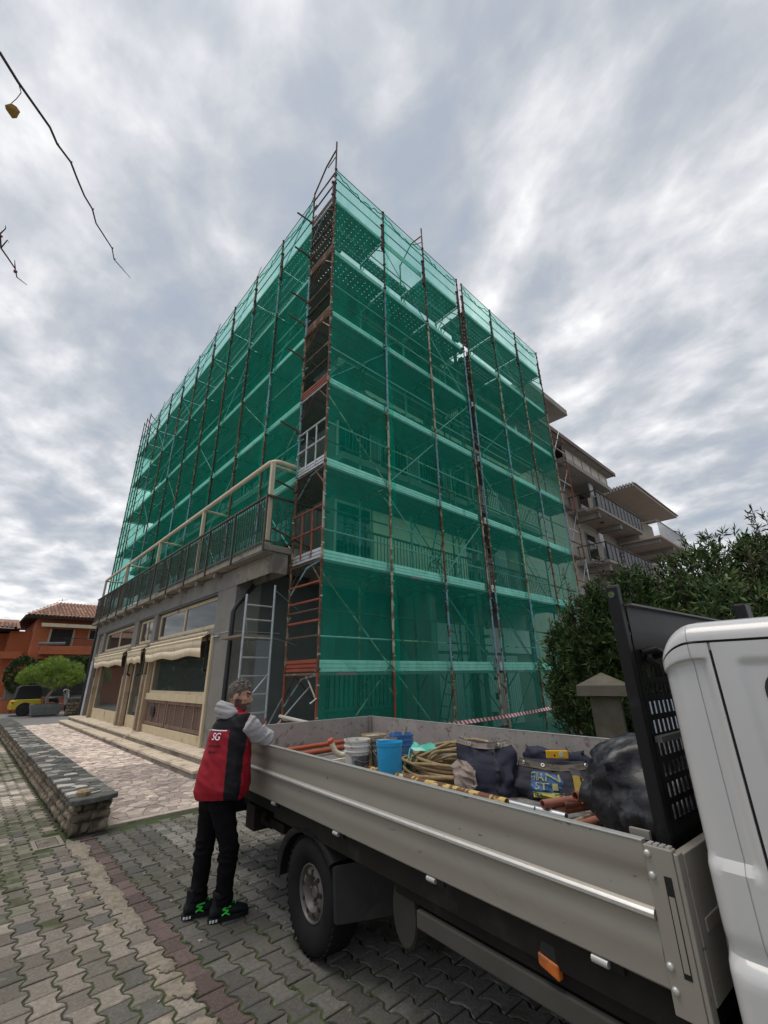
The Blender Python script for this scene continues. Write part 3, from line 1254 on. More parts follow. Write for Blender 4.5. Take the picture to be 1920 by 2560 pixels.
# ------------------------------------------------------------------ pergola
pergola = thing("pergola", "cream tubular steel pergola frame standing on the shop terrace behind its railing", "pergola", (XS + .12, YS, 4.18))
XP = XS + .10
HP = 6.10
w = MB()
pts = [(5.2, YS + .06, HP)]
for a in range(7):
    t = a / 6 * math.pi / 2
    pts.append((XP + .18 - .18 * math.sin(t), YS + .06 + .18 - .18 * math.cos(t), HP))
pts += [(XP, 15.0, HP), (XP, SH1 - .3, HP)]
w.tube(pts, .05, 12)
w.build("top_beam", m_cream2, pergola, smooth=50)
w = MB()
w.tube([(XP + .02, YS + .3, HP + .075), (XP + .02, SH1 - .3, HP + .075)], .028, 8)
w.build("roller_tube", m_cream2, pergola, smooth=50)
pm = MB()
pm.box((-.042, -.042, 4.18), (.042, .042, HP - .04))
pme = pm.mesh("post", m_cream2)
for y in (YS + .10, 11.6, 15.5, 19.75, SH1 - .35):
    o = put("post", pme, pergola, (XP, y, 0))
cmx = MB()
cmx.tube([(0, 0, 0), (1.45, 0, 0)], .035, 8)
cme = cmx.mesh("cross_beam", m_cream2, smooth=50)
for y in (YS + .26, 11.6, 15.5, 19.75, SH1 - .35):
    put("cross_beam", cme, pergola, (XP, y, HP - .02))

# ================================================================== APARTMENT BUILDING BEHIND THE SCAFFOLD
m_aw = mat("apartment_wall", (0.17, 0.16, 0.14), 0.9, var=0.12, scale=1.5, bump=.2, bscale=60, col2=(.18, .165, .14), c2lo=.58, c2hi=.7, c2scale=.9)
m_aw2 = mat("dark_porch_wall", (0.10, 0.10, 0.10), 0.9, var=0.15, scale=1.5)
m_slab = mat("balcony_slab_concrete", (0.22, 0.21, 0.19), .9, var=.15, scale=2, bump=.2)
m_shut = mat("pale_roller_shutter", (0.55, 0.50, 0.40), .7, var=.08, scale=3)
m_garage = mat("pale_corrugated_door", (0.40, 0.41, 0.40), .6, var=.08, scale=3)
m_wglass = glass("window_glass", (.015, .018, .02), .03, .2)
m_frame = mat("window_frame_paint", (.45, .42, .36), .6, var=.08)
m_rail2 = mat("balcony_railing", (.07, .065, .06), .6, var=.2)
m_strip = mat("balcony_awning", (0.62, 0.56, 0.43), .85, var=.08, scale=2)
AX, AY = 5.95, 9.05       # wall planes behind the left and right scaffolds
apt = thing("apartment_building", "four-storey apartment block wrapped in scaffolding and green netting", "building", (AX, AY, 0))
AX1, AY1, ATOP = 16.2, 25.6, 12.75
w = MB()
w.box((AX, AY, 3.9), (AX1, AY1, ATOP))
w.box((9.25, AY + .05, -.02), (AX1, AY + 8, 3.9))
w.build("wall", m_aw, apt)
w = MB()
w.box((AX - .75, AY - 1.2, ATOP), (AX1 + .3, AY1 + .3, ATOP + .26))
w.build("roof_slab", m_slab, apt, bevel=.02)
# balconies on the right-hand front
FL = [4.05, 7.1, 10.15]
for fi, zf in enumerate(FL):
    b = MB()
    b.box((AX - .1, 7.78, zf - .2), (AX1, AY, zf))
    bo = b.build("balcony", m_slab, apt, bevel=.01)
    rl = MB()
    rl.box((AX, 7.80, zf + 1.0), (AX1 - .1, 7.84, zf + 1.05))
    rl.box((AX, 7.80, zf + .08), (AX1 - .1, 7.84, zf + .11))
    x = AX
    while x < AX1 - .1:
        rl.box((x - .008, 7.812, zf + .11), (x + .008, 7.828, zf + 1.0))
        x += .12
    rl.build("railing", m_rail2, bo)
    # awning with a scalloped edge under the balcony above
    an = MB()
    n = 90
    for k in range(n):
        xa, xb = AX + .8 + k * .1, AX + .9 + k * .1
        if 3.2 < xa - AX < 3.7:
            continue
        za = zf + 2.45
        an.face([(xa, AY - .1, za + .3), (xb, AY - .1, za + .3), (xb, 7.95, za), (xa, 7.95, za)])
        d1, d2 = .12 + .05 * abs(math.sin(k * .785)), .12 + .05 * abs(math.sin((k + 1) * .785))
        an.face([(xa, 7.95, za), (xb, 7.95, za), (xb, 7.94, za - d2), (xa, 7.94, za - d1)])
    an.build("awning", m_strip, apt)
    for wx in (6.6, 8.3, 10.2, 12.0, 13.9):
        f = MB()
        f.box((wx - .08, AY - .03, zf + .02), (wx + 1.28, AY - .002, zf + 2.3))
        fo = f.build("window", m_frame, apt)
        p = MB()
        p.box((wx, AY - .045, zf + .1), (wx + 1.2, AY - .032, zf + 2.2))
        if (wx, fi) in ((8.3, 0), (10.2, 0), (13.9, 1), (6.6, 2), (12.0, 2)):
            sh = MB()
            for q in range(20):
                z0 = zf + .1 + q * .105
                sh.box((wx, AY - .06 - .008 * (q % 2), z0), (wx + 1.2, AY - .04, z0 + .1))
            sh.build("shutter", m_shut, fo)
        else:
            p.build("pane", m_wglass, fo)
    # a strip lamp under the slab
    lp = MB()
    lp.box((8.4, 8.4, zf + 2.6), (9.3, 8.48, zf + 2.68))
    lp.build("strip_lamp", mat("lamp_white", (.75, .75, .72), .5), apt)
# cream wall panel behind the first floor railing, lit look put into colour
w = MB()
w.box((7.9, AY - .10, 4.25), (12.4, AY - .05, 6.3))
w.build("lit_wall_panel", mat("lit_cream_panel", (.80, .72, .56), .8, var=.08, scale=2), apt)
# plants on the balcony
m_dk = mat("dark_balcony_plant", (.03, .06, .02), .7, var=.4, scale=20)
pl = MB()
for cx in (9.6, 10.4, 13.0, 13.8):
    for k in range(120):
        a, r, h = rnd(0, 6.28), rnd(0, .32), rnd(0, .7)
        x, y, z = cx + r * math.cos(a), 8.05 + r * .4 * math.sin(a), 4.4 + h
        dx, dz = rnd(-.08, .08), rnd(-.02, .1)
        pl.face([(x, y, z), (x + dx + .02, y + rnd(-.03, .03), z + dz), (x + dx, y, z + dz + .03)])
    pl.lathe([(.0, 4.06), (.14, 4.06), (.18, 4.36), (.0, 4.36)], 10, (cx, 8.05, 0))
pl.build("balcony_plants", m_dk, apt)
# left front: balconies and awnings above the terrace
for fi, zf in enumerate(FL[1:]):
    b = MB()
    b.box((AX - .75, AY, zf - .2), (AX, AY1, zf))
    bo = b.build("balcony", m_slab, apt, bevel=.01)
    rl = MB()
    rl.box((AX - .74, AY, zf + 1.0), (AX - .70, AY1, zf + 1.05))
    y = AY
    while y < AY1:
        rl.box((AX - .728, y - .008, zf), (AX - .712, y + .008, zf + 1.0))
        y += .12
    rl.build("railing", m_rail2, bo)
    an = MB()
    for k in range(150):
        ya, yb = AY + .6 + k * .1, AY + .7 + k * .1
        if k % 38 < 3:
            continue
        za = zf + 1.85
        an.face([(AX - .02, ya, za + .3), (AX - .02, yb, za + .3), (AX - .7, yb, za), (AX - .7, ya, za)])
        d1, d2 = .14 + .05 * abs(math.sin(k * .785)), .14 + .05 * abs(math.sin((k + 1) * .785))
        an.face([(AX - .7, ya, za), (AX - .7, yb, za), (AX - .71, yb, za - d2), (AX - .71, ya, za - d1)])
    an.build("awning", m_strip, apt)
for zf in FL:
    for wy in (10.2, 12.6, 15.0, 17.4, 19.8, 22.2):
        f = MB()
        f.box((AX - .03, wy - .08, zf + .02), (AX - .002, wy + 1.28, zf + 2.3))
        fo = f.build("window", m_frame, apt)
        p = MB()
        p.box((AX - .045, wy, zf + .1), (AX - .032, wy + 1.2, zf + 2.2))
        p.build("pane", m_wglass, fo)
# ground floor on the right: porch, radiator-like grille, garage doors
w = MB()
w.box((9.2, AY - 1.0, -.02), (9.45, AY + .05, 3.85))
w.box((12.2, AY - .3, -.02), (12.45, AY + .05, 3.85))
w.build("pier", m_slab, apt)
gd = MB()
gd.box((9.5, AY - .02, 2.35), (AX1, AY + .0, 3.2))
gd.build("pale_band", mat("pale_band_render", (.50, .50, .48), .9, var=.1), apt)
for (x0, x1) in ((9.6, 12.1), (12.6, 15.1)):
    d = MB()
    d.box((x0, AY - .02, .02), (x1, AY + .03, 2.25))
    do = d.build("garage_door", m_garage, apt)
    rb = MB()
    rb.box((-.02, -.035, .04), (.02, -.02, 2.22))
    rbm = rb.mesh("rib", m_garage)
    x = x0 + .08
    while x < x1:
        put("rib", rbm, do, (x, AY, 0))
        x += .13
gr = MB()
for k in range(14):
    gr.box((6.7 + k * .15, SH0 - .035, .9), (6.8 + k * .15, SH0 + .018, 1.75))
gr.box((6.6, SH0 - .02, .85), (8.8, SH0 + .015, .92))
gr.build("window_grille", mat("grille_paint", (.12, .13, .13), .6), apt)
gf = MB()
gf.box((6.6, SH0 + .004, .92), (8.8, SH0 + .016, 1.8))
gf.build("pane", m_wglass, apt)

# ================================================================== SCAFFOLDING
m_rust = mat("rusty_tube", (0.13, 0.062, 0.034), .8, var=.35, scale=8, bump=.4, bscale=60, col2=(.30, .23, .15), c2lo=.54, c2hi=.62, c2scale=5, objvar=.25)
m_dark = mat("dark_rust_tube", (0.060, 0.034, 0.026), .75, var=.35, scale=8, col2=(.13, .07, .04), c2lo=.56, c2hi=.66, objvar=.25)
m_pale = mat("flaking_cream_tube", (0.40, 0.36, 0.27), .7, var=.25, scale=8, col2=(.16, .08, .04), c2lo=.48, c2hi=.56, c2scale=4.5, objvar=.2)
m_teal = mat("blue_painted_tube", (0.16, 0.30, 0.36), .6, var=.25, scale=8, col2=(.12, .07, .045), c2lo=.52, c2hi=.6, c2scale=4, objvar=.25)
m_orange = mat("red_oxide_steel", (0.26, 0.055, 0.028), .65, var=.2, scale=6, col2=(.15, .045, .028), c2lo=.54, c2hi=.66, c2scale=4, objvar=.15)
m_galv = mat("galvanised_steel", (0.48, 0.50, 0.52), .45, metal=.6, var=.15, scale=7, objvar=.15, col2=(.28, .27, .25), c2lo=.56, c2hi=.68, c2scale=3)
m_toe = mat("galvanised_toe_board", (0.78, 0.80, 0.80), .5, metal=.25, var=.10, scale=3, objvar=.10, col2=(.42, .42, .40), c2lo=.58, c2hi=.72, c2scale=2.2)


def deck_material():
    """galvanised walkway plank, punched with round drain holes"""
    m, n, l = newmat("perforated_deck")
    out = n.new('ShaderNodeOutputMaterial')
    b = n.new('ShaderNodeBsdfPrincipled')
    b.inputs['Base Color'].default_value = (.16, .16, .155, 1)
    b.inputs['Roughness'].default_value = .6
    t = n.new('ShaderNodeTexCoord')
    mp = n.new('ShaderNodeMapping')
    mp.inputs['Scale'].default_value = (6, 9, 0)
    l.new(t.outputs['Object'], mp.inputs[0])
    fr = n.new('ShaderNodeVectorMath')
    fr.operation = 'FRACTION'
    l.new(mp.outputs[0], fr.inputs[0])
    ds = n.new('ShaderNodeVectorMath')
    ds.operation = 'DISTANCE'
    l.new(fr.outputs[0], ds.inputs[0])
    ds.inputs[1].default_value = (.5, .5, 0)
    lt = n.new('ShaderNodeMath')
    lt.operation = 'LESS_THAN'
    l.new(ds.outputs['Value'], lt.inputs[0])
    lt.inputs[1].default_value = .085
    tr = n.new('ShaderNodeBsdfTransparent')
    mx = n.new('ShaderNodeMixShader')
    l.new(lt.outputs[0], mx.inputs[0])
    l.new(b.outputs[0], mx.inputs[1])
    l.new(tr.outputs[0], mx.inputs[2])
    l.new(mx.outputs[0], out.inputs[0])
    return m


m_deck = deck_material()
X0, Y0, DEP, BAY = 4.3916, 6.4445, 1.068, 1.8
TOE = [1.95, 3.96, 5.95, 7.99, 9.98, 12.05, 14.0]   # tops of the toe boards
DECK = [t - .24 for t in TOE]
TOP = 15.05
RT = .0245


def unit(fn):
    m = MB()
    fn(m)
    return m


def tube_mesh(name, p, q, r=RT, n=8):
    return MB().tube([p, q], r, n).mesh(name, m_rust, smooth=50)


def post_mb(L):
    m = MB().tube([(0, 0, 0), (0, 0, L)], RT, 9)
    for z in (.06, .52, 1.02, 1.55, L - .05):
        if z < L:
            m.tube([(0, 0, z - .025), (0, 0, z + .025)], RT + .009, 8)
            m.box((-.045, -.02, z - .02), (.0, .02, z + .02))
    return m


post_me = {L: post_mb(L).mesh("post", m_rust, smooth=40) for L in (2.0, 1.05, 1.75, 2.35)}
ledgerX = tube_mesh("guard_rail", (0, 0, 0), (BAY, 0, 0), .017, 6)
ledgerY = tube_mesh("guard_rail", (0, 0, 0), (0, BAY, 0), .017, 6)
transY = tube_mesh("transom", (0, 0, 0), (0, DEP, 0), .021, 7)
transX = tube_mesh("transom", (0, 0, 0), (DEP, 0, 0), .021, 7)
braceXu = tube_mesh("brace", (0, 0, 0), (BAY, 0, 1.75), .013, 6)
braceXd = tube_mesh("brace", (0, 0, 1.75), (BAY, 0, 0), .013, 6)
braceYu = tube_mesh("brace", (0, 0, 0), (0, BAY, 1.75), .013, 6)
braceYd = tube_mesh("brace", (0, 0, 1.75), (0, BAY, 0), .013, 6)
kneeY = tube_mesh("knee_brace", (0, 0, -.42), (0, .36, 0), .014, 6)
kneeX = tube_mesh("knee_brace", (0, 0, -.42), (.36, 0, 0), .014, 6)


def toe_mb(axis, L=BAY - .05):
    """pressed steel board with three long swages"""
    prof = [(0, 0), (.014, .004), (.014, .043), (-.006, .050), (-.006, .066), (.014, .072), (.014, .113), (-.006, .120), (-.006, .136), (.014, .142), (.014, .19), (0, .195), (.0, .2)]
    m = MB()
    rows = []
    for u in (0.025, 0.025 + L):
        ring = [(u, -o, z) for o, z in prof] + [(u, .018, .2), (u, .018, 0)]
        rows.append([(a, b, c) if axis == 'X' else (b, a, c) for a, b, c in ring])
    m.rings(rows)
    return m


toeX = toe_mb('X').mesh("toe_board", m_toe)
toeY = toe_mb('Y').mesh("toe_board", m_toe)
toeEnd = toe_mb('Y', DEP - .07).mesh("toe_board", m_toe)


def plank_mb(L, along):
    m = MB()
    W_ = .33
    if along == 'X':
        m.box((0.02, 0, -.002), (L - .02, W_, 0))
        m.box((0.02, 0, -.05), (L - .02, .006, -.002))
        m.box((0.02, W_ - .006, -.05), (L - .02, W_, -.002))
    else:
        m.box((0, .02, -.002), (W_, L - .02, 0))
        m.box((0, .02, -.05), (.006, L - .02, -.002))
        m.box((W_ - .006, .02, -.05), (W_, L - .02, -.002))
    return m


plankX = plank_mb(BAY, 'X').mesh("deck_plank", m_deck)
plankY = plank_mb(BAY, 'Y').mesh("deck_plank", m_deck)


def lad_mb():
    m = MB()
    for s in (-.17, .17):
        m.tube([(s, 0, 0), (s + .0, .0, 2.3)], .014, 6)
    for k in range(8):
        m.tube([(-.17, 0, .15 + k * .27), (.17, 0, .15 + k * .27)], .010, 5)
    return m


lad_me = lad_mb().mesh("ladder", m_galv)


def scatter(*a):
    return random.choice(a)


def post_line(par, x, y, zs, mats, top=None):
    """a stack of frame legs, one object per lift"""
    for k in range(len(zs) - 1):
        put("post", post_me[2.0], par, (x, y, zs[k]), (0, 0, rnd(0, 6.28)), mats[k % len(mats)] if not callable(mats) else mats(k), (1, 1, (zs[k + 1] - zs[k]) / 2.0))


LEV = [0.0] + DECK
ZTOP = DECK + [TOP]


def right_scaffold(name, label, xs, bays_open=()):
    t = thing(name, label, "scaffolding", (xs[0], Y0, 0), group="scaffold runs round the apartment block")
    n = len(xs)
    for i, x in enumerate(xs):
        for yi, y in enumerate((Y0, Y0 + DEP)):
            zs = [0.0] + DECK + ([TOP] if yi == 0 else [])
            if i == 0 and xs[0] < 5:
                ms = [m_orange, m_rust, m_pale, m_rust, m_rust, m_rust, m_rust, m_dark] if yi == 0 else [m_orange, m_rust, m_rust, m_teal, m_rust, m_teal, m_dark, m_dark]
            elif yi == 0:
                ms = [scatter(m_rust, m_pale, m_teal, m_pale) for _ in range(6)] + [m_dark, m_dark]
                if i == 1 and xs[0] < 5:
                    ms[0], ms[1], ms[4] = m_orange, m_pale, m_teal
                if i == 2 and xs[0] < 5:
                    ms[0], ms[3], ms[2] = m_pale, m_teal, m_rust
            else:
                ms = [scatter(m_dark, m_rust, m_teal) for _ in range(8)]
            post_line(t, x, y, zs, ms)
            if yi == 0:
                put("post", post_me[1.05], t, (x - .055, y, 13.35), None, m_dark, (1.25, 1.25, 1))
        for k, z in enumerate(DECK):
            put("transom", transY, t, (x, Y0, z - .02), None, scatter(m_rust, m_dark, m_galv, m_orange))
            put("knee_brace", kneeY, t, (x, Y0, z - .02), None, scatter(m_rust, m_pale, m_dark))
            put("knee_brace", kneeY, t, (x, Y0 + DEP, z - .02), (0, 0, math.pi), scatter(m_rust, m_dark))
    for i in range(n - 1):
        x = xs[i]
        for k, z in enumerate(DECK):
            put("toe_board", toeX, t, (x, Y0 + .11, z + .02), None, m_toe)
            zr = TOE[k]
            put("guard_rail", ledgerX, t, (x, Y0 + .10, z + .62), None, scatter(m_teal, m_galv, m_dark, m_pale))
            put("guard_rail", ledgerX, t, (x, Y0 + .10, z + 1.08), None, scatter(m_galv, m_dark, m_pale))
            # decking, with a trapdoor left open in one bay
            for q in range(3):
                if xs[0] < 5 and i == 1 and q < 2 and k in (6,):
                    continue
                put("deck_plank", plankX, t, (x, Y0 + .045 + q * .34, z + .012), None, m_deck)
        for k in range(7):
            z = LEV[k]
            if (i + k) % 3 != 2:
                up = (i + k) % 2 == 0
                put("brace", braceXu if up else braceXd, t, (x, Y0 + .095, z + .1), None, scatter(m_pale, m_teal, m_dark, m_galv))
            if (i * 3 + k) % 4 == 0:
                put("brace", braceXd, t, (x, Y0 + DEP - .05, z + .1), None, m_dark)
    return t


XA = [X0 + BAY * k for k in range(4)]
XB = [X0 + BAY * (k + .157) for k in range(3, 7)]
sA = right_scaffold("scaffolding", "rusty scaffold run on the right front, from tall corner post to dark open slit", XA)
sB = right_scaffold("scaffolding", "scaffold run on the right front between the dark open slit and the bushes", XB)
# access ladders inside the third bay and the slit's clutter
for k in range(6):
    put("ladder", lad_me, sA, (X0 + 2 * BAY + .35 + .25 * (k % 2), Y0 + (.28 if k % 2 else .85), LEV[k] + .02), (R(-12) if k % 2 else R(12), R(8), .1), m_dark)
w = MB()
for k in range(34):
    z = .3 + k * .38 + rnd(-.1, .1)
    w.obox((XA[3] + .14, Y0 + rnd(.1, .5), z), (rnd(.04, .1), 0, 0), (0, rnd(.02, .1), 0), (0, rnd(-.02, .02), rnd(.02, .1)))
w.box((XA[3] + .05, Y0 + .45, 0), (XA[3] + .235, Y0 + .47, 13.6))  # thin dark sheet closing the slit over its full height
w.build("slit_clutter", m_dark, sB)
# the corner post stands taller, with a raking half frame at the very top
for x, zt, m1 in ((X0, 16.25, m_dark), (XA[2], 16.0, m_rust)):
    w = MB()
    w.tube([(x, Y0, TOP - .1), (x, Y0, zt)], RT, 8)
    w.tube([(x, Y0 + DEP, DECK[6]), (x, Y0 + DEP, 15.25)], RT, 8)
    w.tube([(x, Y0 + DEP, 15.2), (x, Y0 + DEP * .45, 15.75), (x, Y0 + .02, zt - .35)], .022, 8)
    w.tube([(x, Y0 + .02, zt - .65), (x, Y0 + DEP * .38, 15.6)], .014, 6)
    w.build("top_frame", m1, sA, smooth=50)

# end frames of the corner: rails and boards across the narrow side
cm = [m_orange, m_galv, m_galv, m_orange, m_rust, m_rust, m_dark]
for k, z in enumerate(DECK):
    put("toe_board", toeEnd, sA, (X0 + .0, Y0, z + .03), None, cm[k])
    for dz in (.62, 1.08):
        put("guard_rail", transY, sA, (X0 - .02, Y0, z + dz), None, m_galv if k == 2 else (m_orange if k == 1 else scatter(m_rust, m_dark)))
    if k in (1, 2):
        for yy in (.35, .72):
            w = MB()
            w.tube([(X0 - .015, Y0 + yy, z + .1), (X0 - .015, Y0 + yy, z + 1.1)], .018, 6)
            w.build("guard_upright", m_galv if k == 2 else m_orange, sA, smooth=50)
    for dz in (.0,):
        w = MB()
        w.tube([(X0, Y0 + .03, z - .03), (X0, Y0 + .5, z - .1), (X0, Y0 + DEP - .03, z - .55)], .016, 6)
        w.build("frame_brace", scatter(m_rust, m_dark, m_teal), sA, smooth=50)
for z in (.95, 1.02 + 1.95, 2.6, 3.3):
    put("transom", transY, sA, (X0, Y0, z), None, m_orange if z > 1 else m_pale)
w = MB()
w.tube([(X0 - .03, Y0 - .04, .93), (X0 - .03, Y0 + DEP + .04, 1.0)], .03, 8)
w.build("bottom_bar", mat("grimy_white_bar", (.50, .48, .42), .7, var=.2, scale=6), sA, smooth=50)
# short ties sticking out past the corner
for z, dy in ((4.35, .0), (6.95, .02), (9.05, .0), (10.15, .04), (10.9, .0), (12.6, .02), (14.0, .03), (5.45, .0)):
    w = MB()
    y = Y0 + DEP + dy
    w.tube([(X0 - .42, y + .16, z + .2), (X0 + .35, y - .12, z - .16)], .024, 7)
    w.tube([(X0 - .05, y, z - .06), (X0 + .05, y, z + .10)], .04, 6)
    w.build("tie_tube", m_dark, sA, smooth=50)

# ------------------------------------------------------------------ left front scaffold, standing on the terrace
YL = Y0 + DEP
NL = 10
YS_ = [YL + BAY * k for k in range(NL + 1)]
sL = thing("scaffolding", "long scaffold run on the left front, standing on the terrace behind the pergola", "scaffolding", (X0, YL, 0), group="scaffold runs round the apartment block")
for i, y in enumerate(YS_):
    if i == 0:
        continue
    for xi, x in enumerate((X0, X0 + DEP)):
        zs = [4.19] + DECK[2:] + ([TOP] if xi == 0 else [])
        if xi == 0:
            ms = [scatter(m_rust, m_dark, m_teal) for _ in range(8)]
        else:
            ms = [m_dark] * 8
        post_line(sL, x, y, zs, ms)
        if xi == 0:
            put("post", post_me[1.05], sL, (x, y - .055, 13.25), None, m_dark, (1.25, 1.25, 1.1))
    for z in DECK[2:]:
        put("transom", transX, sL, (X0, y, z - .02), None, scatter(m_rust, m_dark))
        put("knee_brace", kneeX, sL, (X0, y, z - .02), None, scatter(m_rust, m_dark))
for i in range(NL):
    y = YS_[i]
    for k in range(2, 7):
        z = DECK[k]
        put("toe_board", toeY, sL, (X0 + .11, y, z + .02), None, m_toe)
        put("guard_rail", ledgerY, sL, (X0 + .10, y, z + .62), None, scatter(m_galv, m_dark, m_teal))
        put("guard_rail", ledgerY, sL, (X0 + .10, y, z + 1.08), None, scatter(m_galv, m_dark))
        for q in range(3):
            put("deck_plank", plankY, sL, (X0 + .045 + q * .34, y, z + .012), None, m_deck)
        if (i + k) % 2 == 0:
            put("brace", braceYu if k % 2 else braceYd, sL, (X0 + .095, y, z + .1), None, scatter(m_pale, m_teal, m_galv))
    if i % 2 == 0:
        put("brace", braceYu, sL, (X0 + .06, y, 4.0), None, m_galv)
for y in (YS_[-1], YS_[-1] - .6, YS_[-1] - 1.25):
    w = MB()
    w.tube([(X0, y, 4.19), (X0, y, 16.0)], RT, 8)
    w.tube([(X0, y, 15.9), (X0 + .5, y, 15.5), (X0 + DEP, y, 15.2)], .02, 6)
    w.build("end_post", m_dark, sL, smooth=50)

# ------------------------------------------------------------------ bare return frame at the far right end
sR = thing("scaffold_tower", "narrow bare rusty scaffold bay past the end of the right-hand netting", "scaffolding", (XB[3], Y0, 0), group="scaffold runs round the apartment block")
for y in (Y0, Y0 + DEP):
    post_line(sR, XB[3] + DEP, y, [0.0] + DECK[:5] + [11.1], [m_galv, m_rust, m_galv, m_rust, m_orange, m_rust])
for k, z in enumerate(DECK[:6]):
    if z > 11.2:
        break
    for dz in (0, .55, 1.05):
        for y in (Y0, Y0 + DEP):
            put("transom", transX, sR, (XB[3], y, z + dz), None, scatter(m_rust, m_orange, m_galv, m_dark))
    for q in range(3):
        o = put("deck_plank", plankX, sR, (XB[3], Y0 + .045 + q * .34, z + .012), None, m_deck, (.59, 1, 1))
    put("knee_brace", kneeX, sR, (XB[3], Y0, z), None, m_rust)
    w = MB()
    w.tube([(XB[3], Y0 + .03, z + .1), (XB[3] + DEP, Y0 + .03, z + 1.8)], .013, 6)
    w.build("brace", m_galv, sR, smooth=50)
w = MB()
w.lathe([(.09, 9.9), (.09, 12.0), (.10, 12.05), (.10, 12.35), (.06, 12.4)], 12, (XB[3] + .7, Y0 + 1.9, 0))
o = w.build("flue_pipe", m_galv, apt, smooth=50)

# ------------------------------------------------------------------ debris nets
m_net = net_mat("green_debris_net", .25, (.005, .68, .46), (.74, 1.0, .93))
m_hem = mat("net_hem_cord", (.02, .22, .16), .8, var=.2)


def net(name, label, axis, c, u0, u1, z0, z1, pins, seed, parent=None):
    """a hanging sheet, pinned at the posts and slack between"""
    q = random.Random(seed)
    nu, nz = int((u1 - u0) / .15), int((z1 - z0) / .25)
    v = []
    m = MB()
    for iz in range(nz + 1):
        for iu in range(nu + 1):
            u = u0 + (u1 - u0) * iu / nu
            z = z0 + (z1 - z0) * iz / nz
            d = min(abs(u - p) for p in pins)
            sl = min(1, d / .9)
            off = .006 + sl * (.014 * math.sin(z * 2.1 + u) + .022 * mnoise.noise(Vector((u * .9, z * .6, seed))) + .014 * mnoise.noise(Vector((u * 3.5, z * .8, seed))))
            if iz == nz:
                z -= .05 * sl
            v.append((u, c + .026 + off, z) if axis == 'X' else (c + .026 + off, u, z))
    m.v = v
    W_ = nu + 1
    for iz in range(nz):
        for iu in range(nu):
            a = iz * W_ + iu
            m.f.append((a, a + 1, a + W_ + 1, a + W_))
            m.m.append(0)
    base = Vector((u0, c, 0)) if axis == 'X' else Vector((c, u0, 0))
    o = m.build(name, m_net, origin=base, smooth=180)
    tag(o, label, "safety net", "green nets hung on the scaffold")
    # folded top hem, hanging in shallow zigzags between ties
    h = MB()
    pts = []
    n = int((u1 - u0) / .13)
    for k in range(n + 1):
        u = u0 + (u1 - u0) * k / n
        d = min(abs(u - p) for p in pins)
        zz = z1 - .10 - .26 * min(1, d / .8) * (.7 + .5 * q.random()) + .05 * math.sin(k * 2.4)
        pts.append((u, c + .02, zz) if axis == 'X' else (c + .02, u, zz))
    h.tube(pts, .013, 5, mi=0)
    top = [((u0, c + .02, z1), (u1, c + .02, z1)) if axis == 'X' else ((c + .02, u0, z1), (c + .02, u1, z1))]
    h.tube(list(top[0]), .012, 5)
    h.build("hem", m_hem, o)
    # bunched selvedge running up beside the posts
    s = MB()
    for p in pins:
        if not (u0 - .01 <= p <= u1 + .01):
            continue
        pp = []
        for k in range(50):
            z = z0 + (z1 - z0) * k / 49
            du = .028 + .02 * q.uniform(-1, 1)
            if p > u1 - .1:
                du = -du
            pp.append((p + du, c + .015, z) if axis == 'X' else (c + .015, p + du, z))
        s.tube(pp, .010, 4)
    s.build("selvedge", m_hem, o)
    for p in pins[1:-1:2]:
        ov = MB()
        pr = None
        for k in range(61):
            z = z0 + (z1 - z0) * k / 60
            a_, b_ = p + .03 + .015 * q.uniform(-1, 1), p + .17 + .05 * q.uniform(-1, 1) + .05 * math.sin(z * 1.1)
            row = [(a_, c + .02, z), (b_, c + .014, z)] if axis == 'X' else [(c + .02, a_, z), (c + .014, b_, z)]
            if pr:
                ov.face([pr[0], pr[1], row[1], row[0]])
            pr = row
        ov.build("overlap", m_net, o, smooth=180)
    # white cable ties
    tt = MB()
    for p in pins:
        z = z0 + .4
        while z < z1:
            if q.random() < .7:
                P = (p, c - .026, z) if axis == 'X' else (c - .026, p, z)
                tt.box((P[0] - .018, P[1] - .018, P[2] - .012), (P[0] + .018, P[1] + .018, P[2] + .012))
            z += .5
    tag(tt.build("cable_ties", m_galv, o), kind='stuff')
    return o


net("debris_net", "green debris netting on the right front between the tall corner post and the dark slit", 'X', Y0, XA[0] + .02, XA[3] - .02, .12, TOP, XA, 3)
net("debris_net", "green debris netting on the right front beyond the dark slit, ending at the bushes", 'X', Y0, XB[0] + .02, XB[3] - .02, .12, TOP, XB, 11)
net("debris_net", "green debris netting of the long left front above the shop terrace", 'Y', X0, YL + .05, YS_[-1], 4.3, TOP, YS_, 23)
net("debris_net", "pale green end netting closing the far end of the left scaffold", 'X', YS_[-1] + .02, X0 + .0, X0 + DEP, 4.3, TOP - .6, [X0, X0 + DEP], 31)

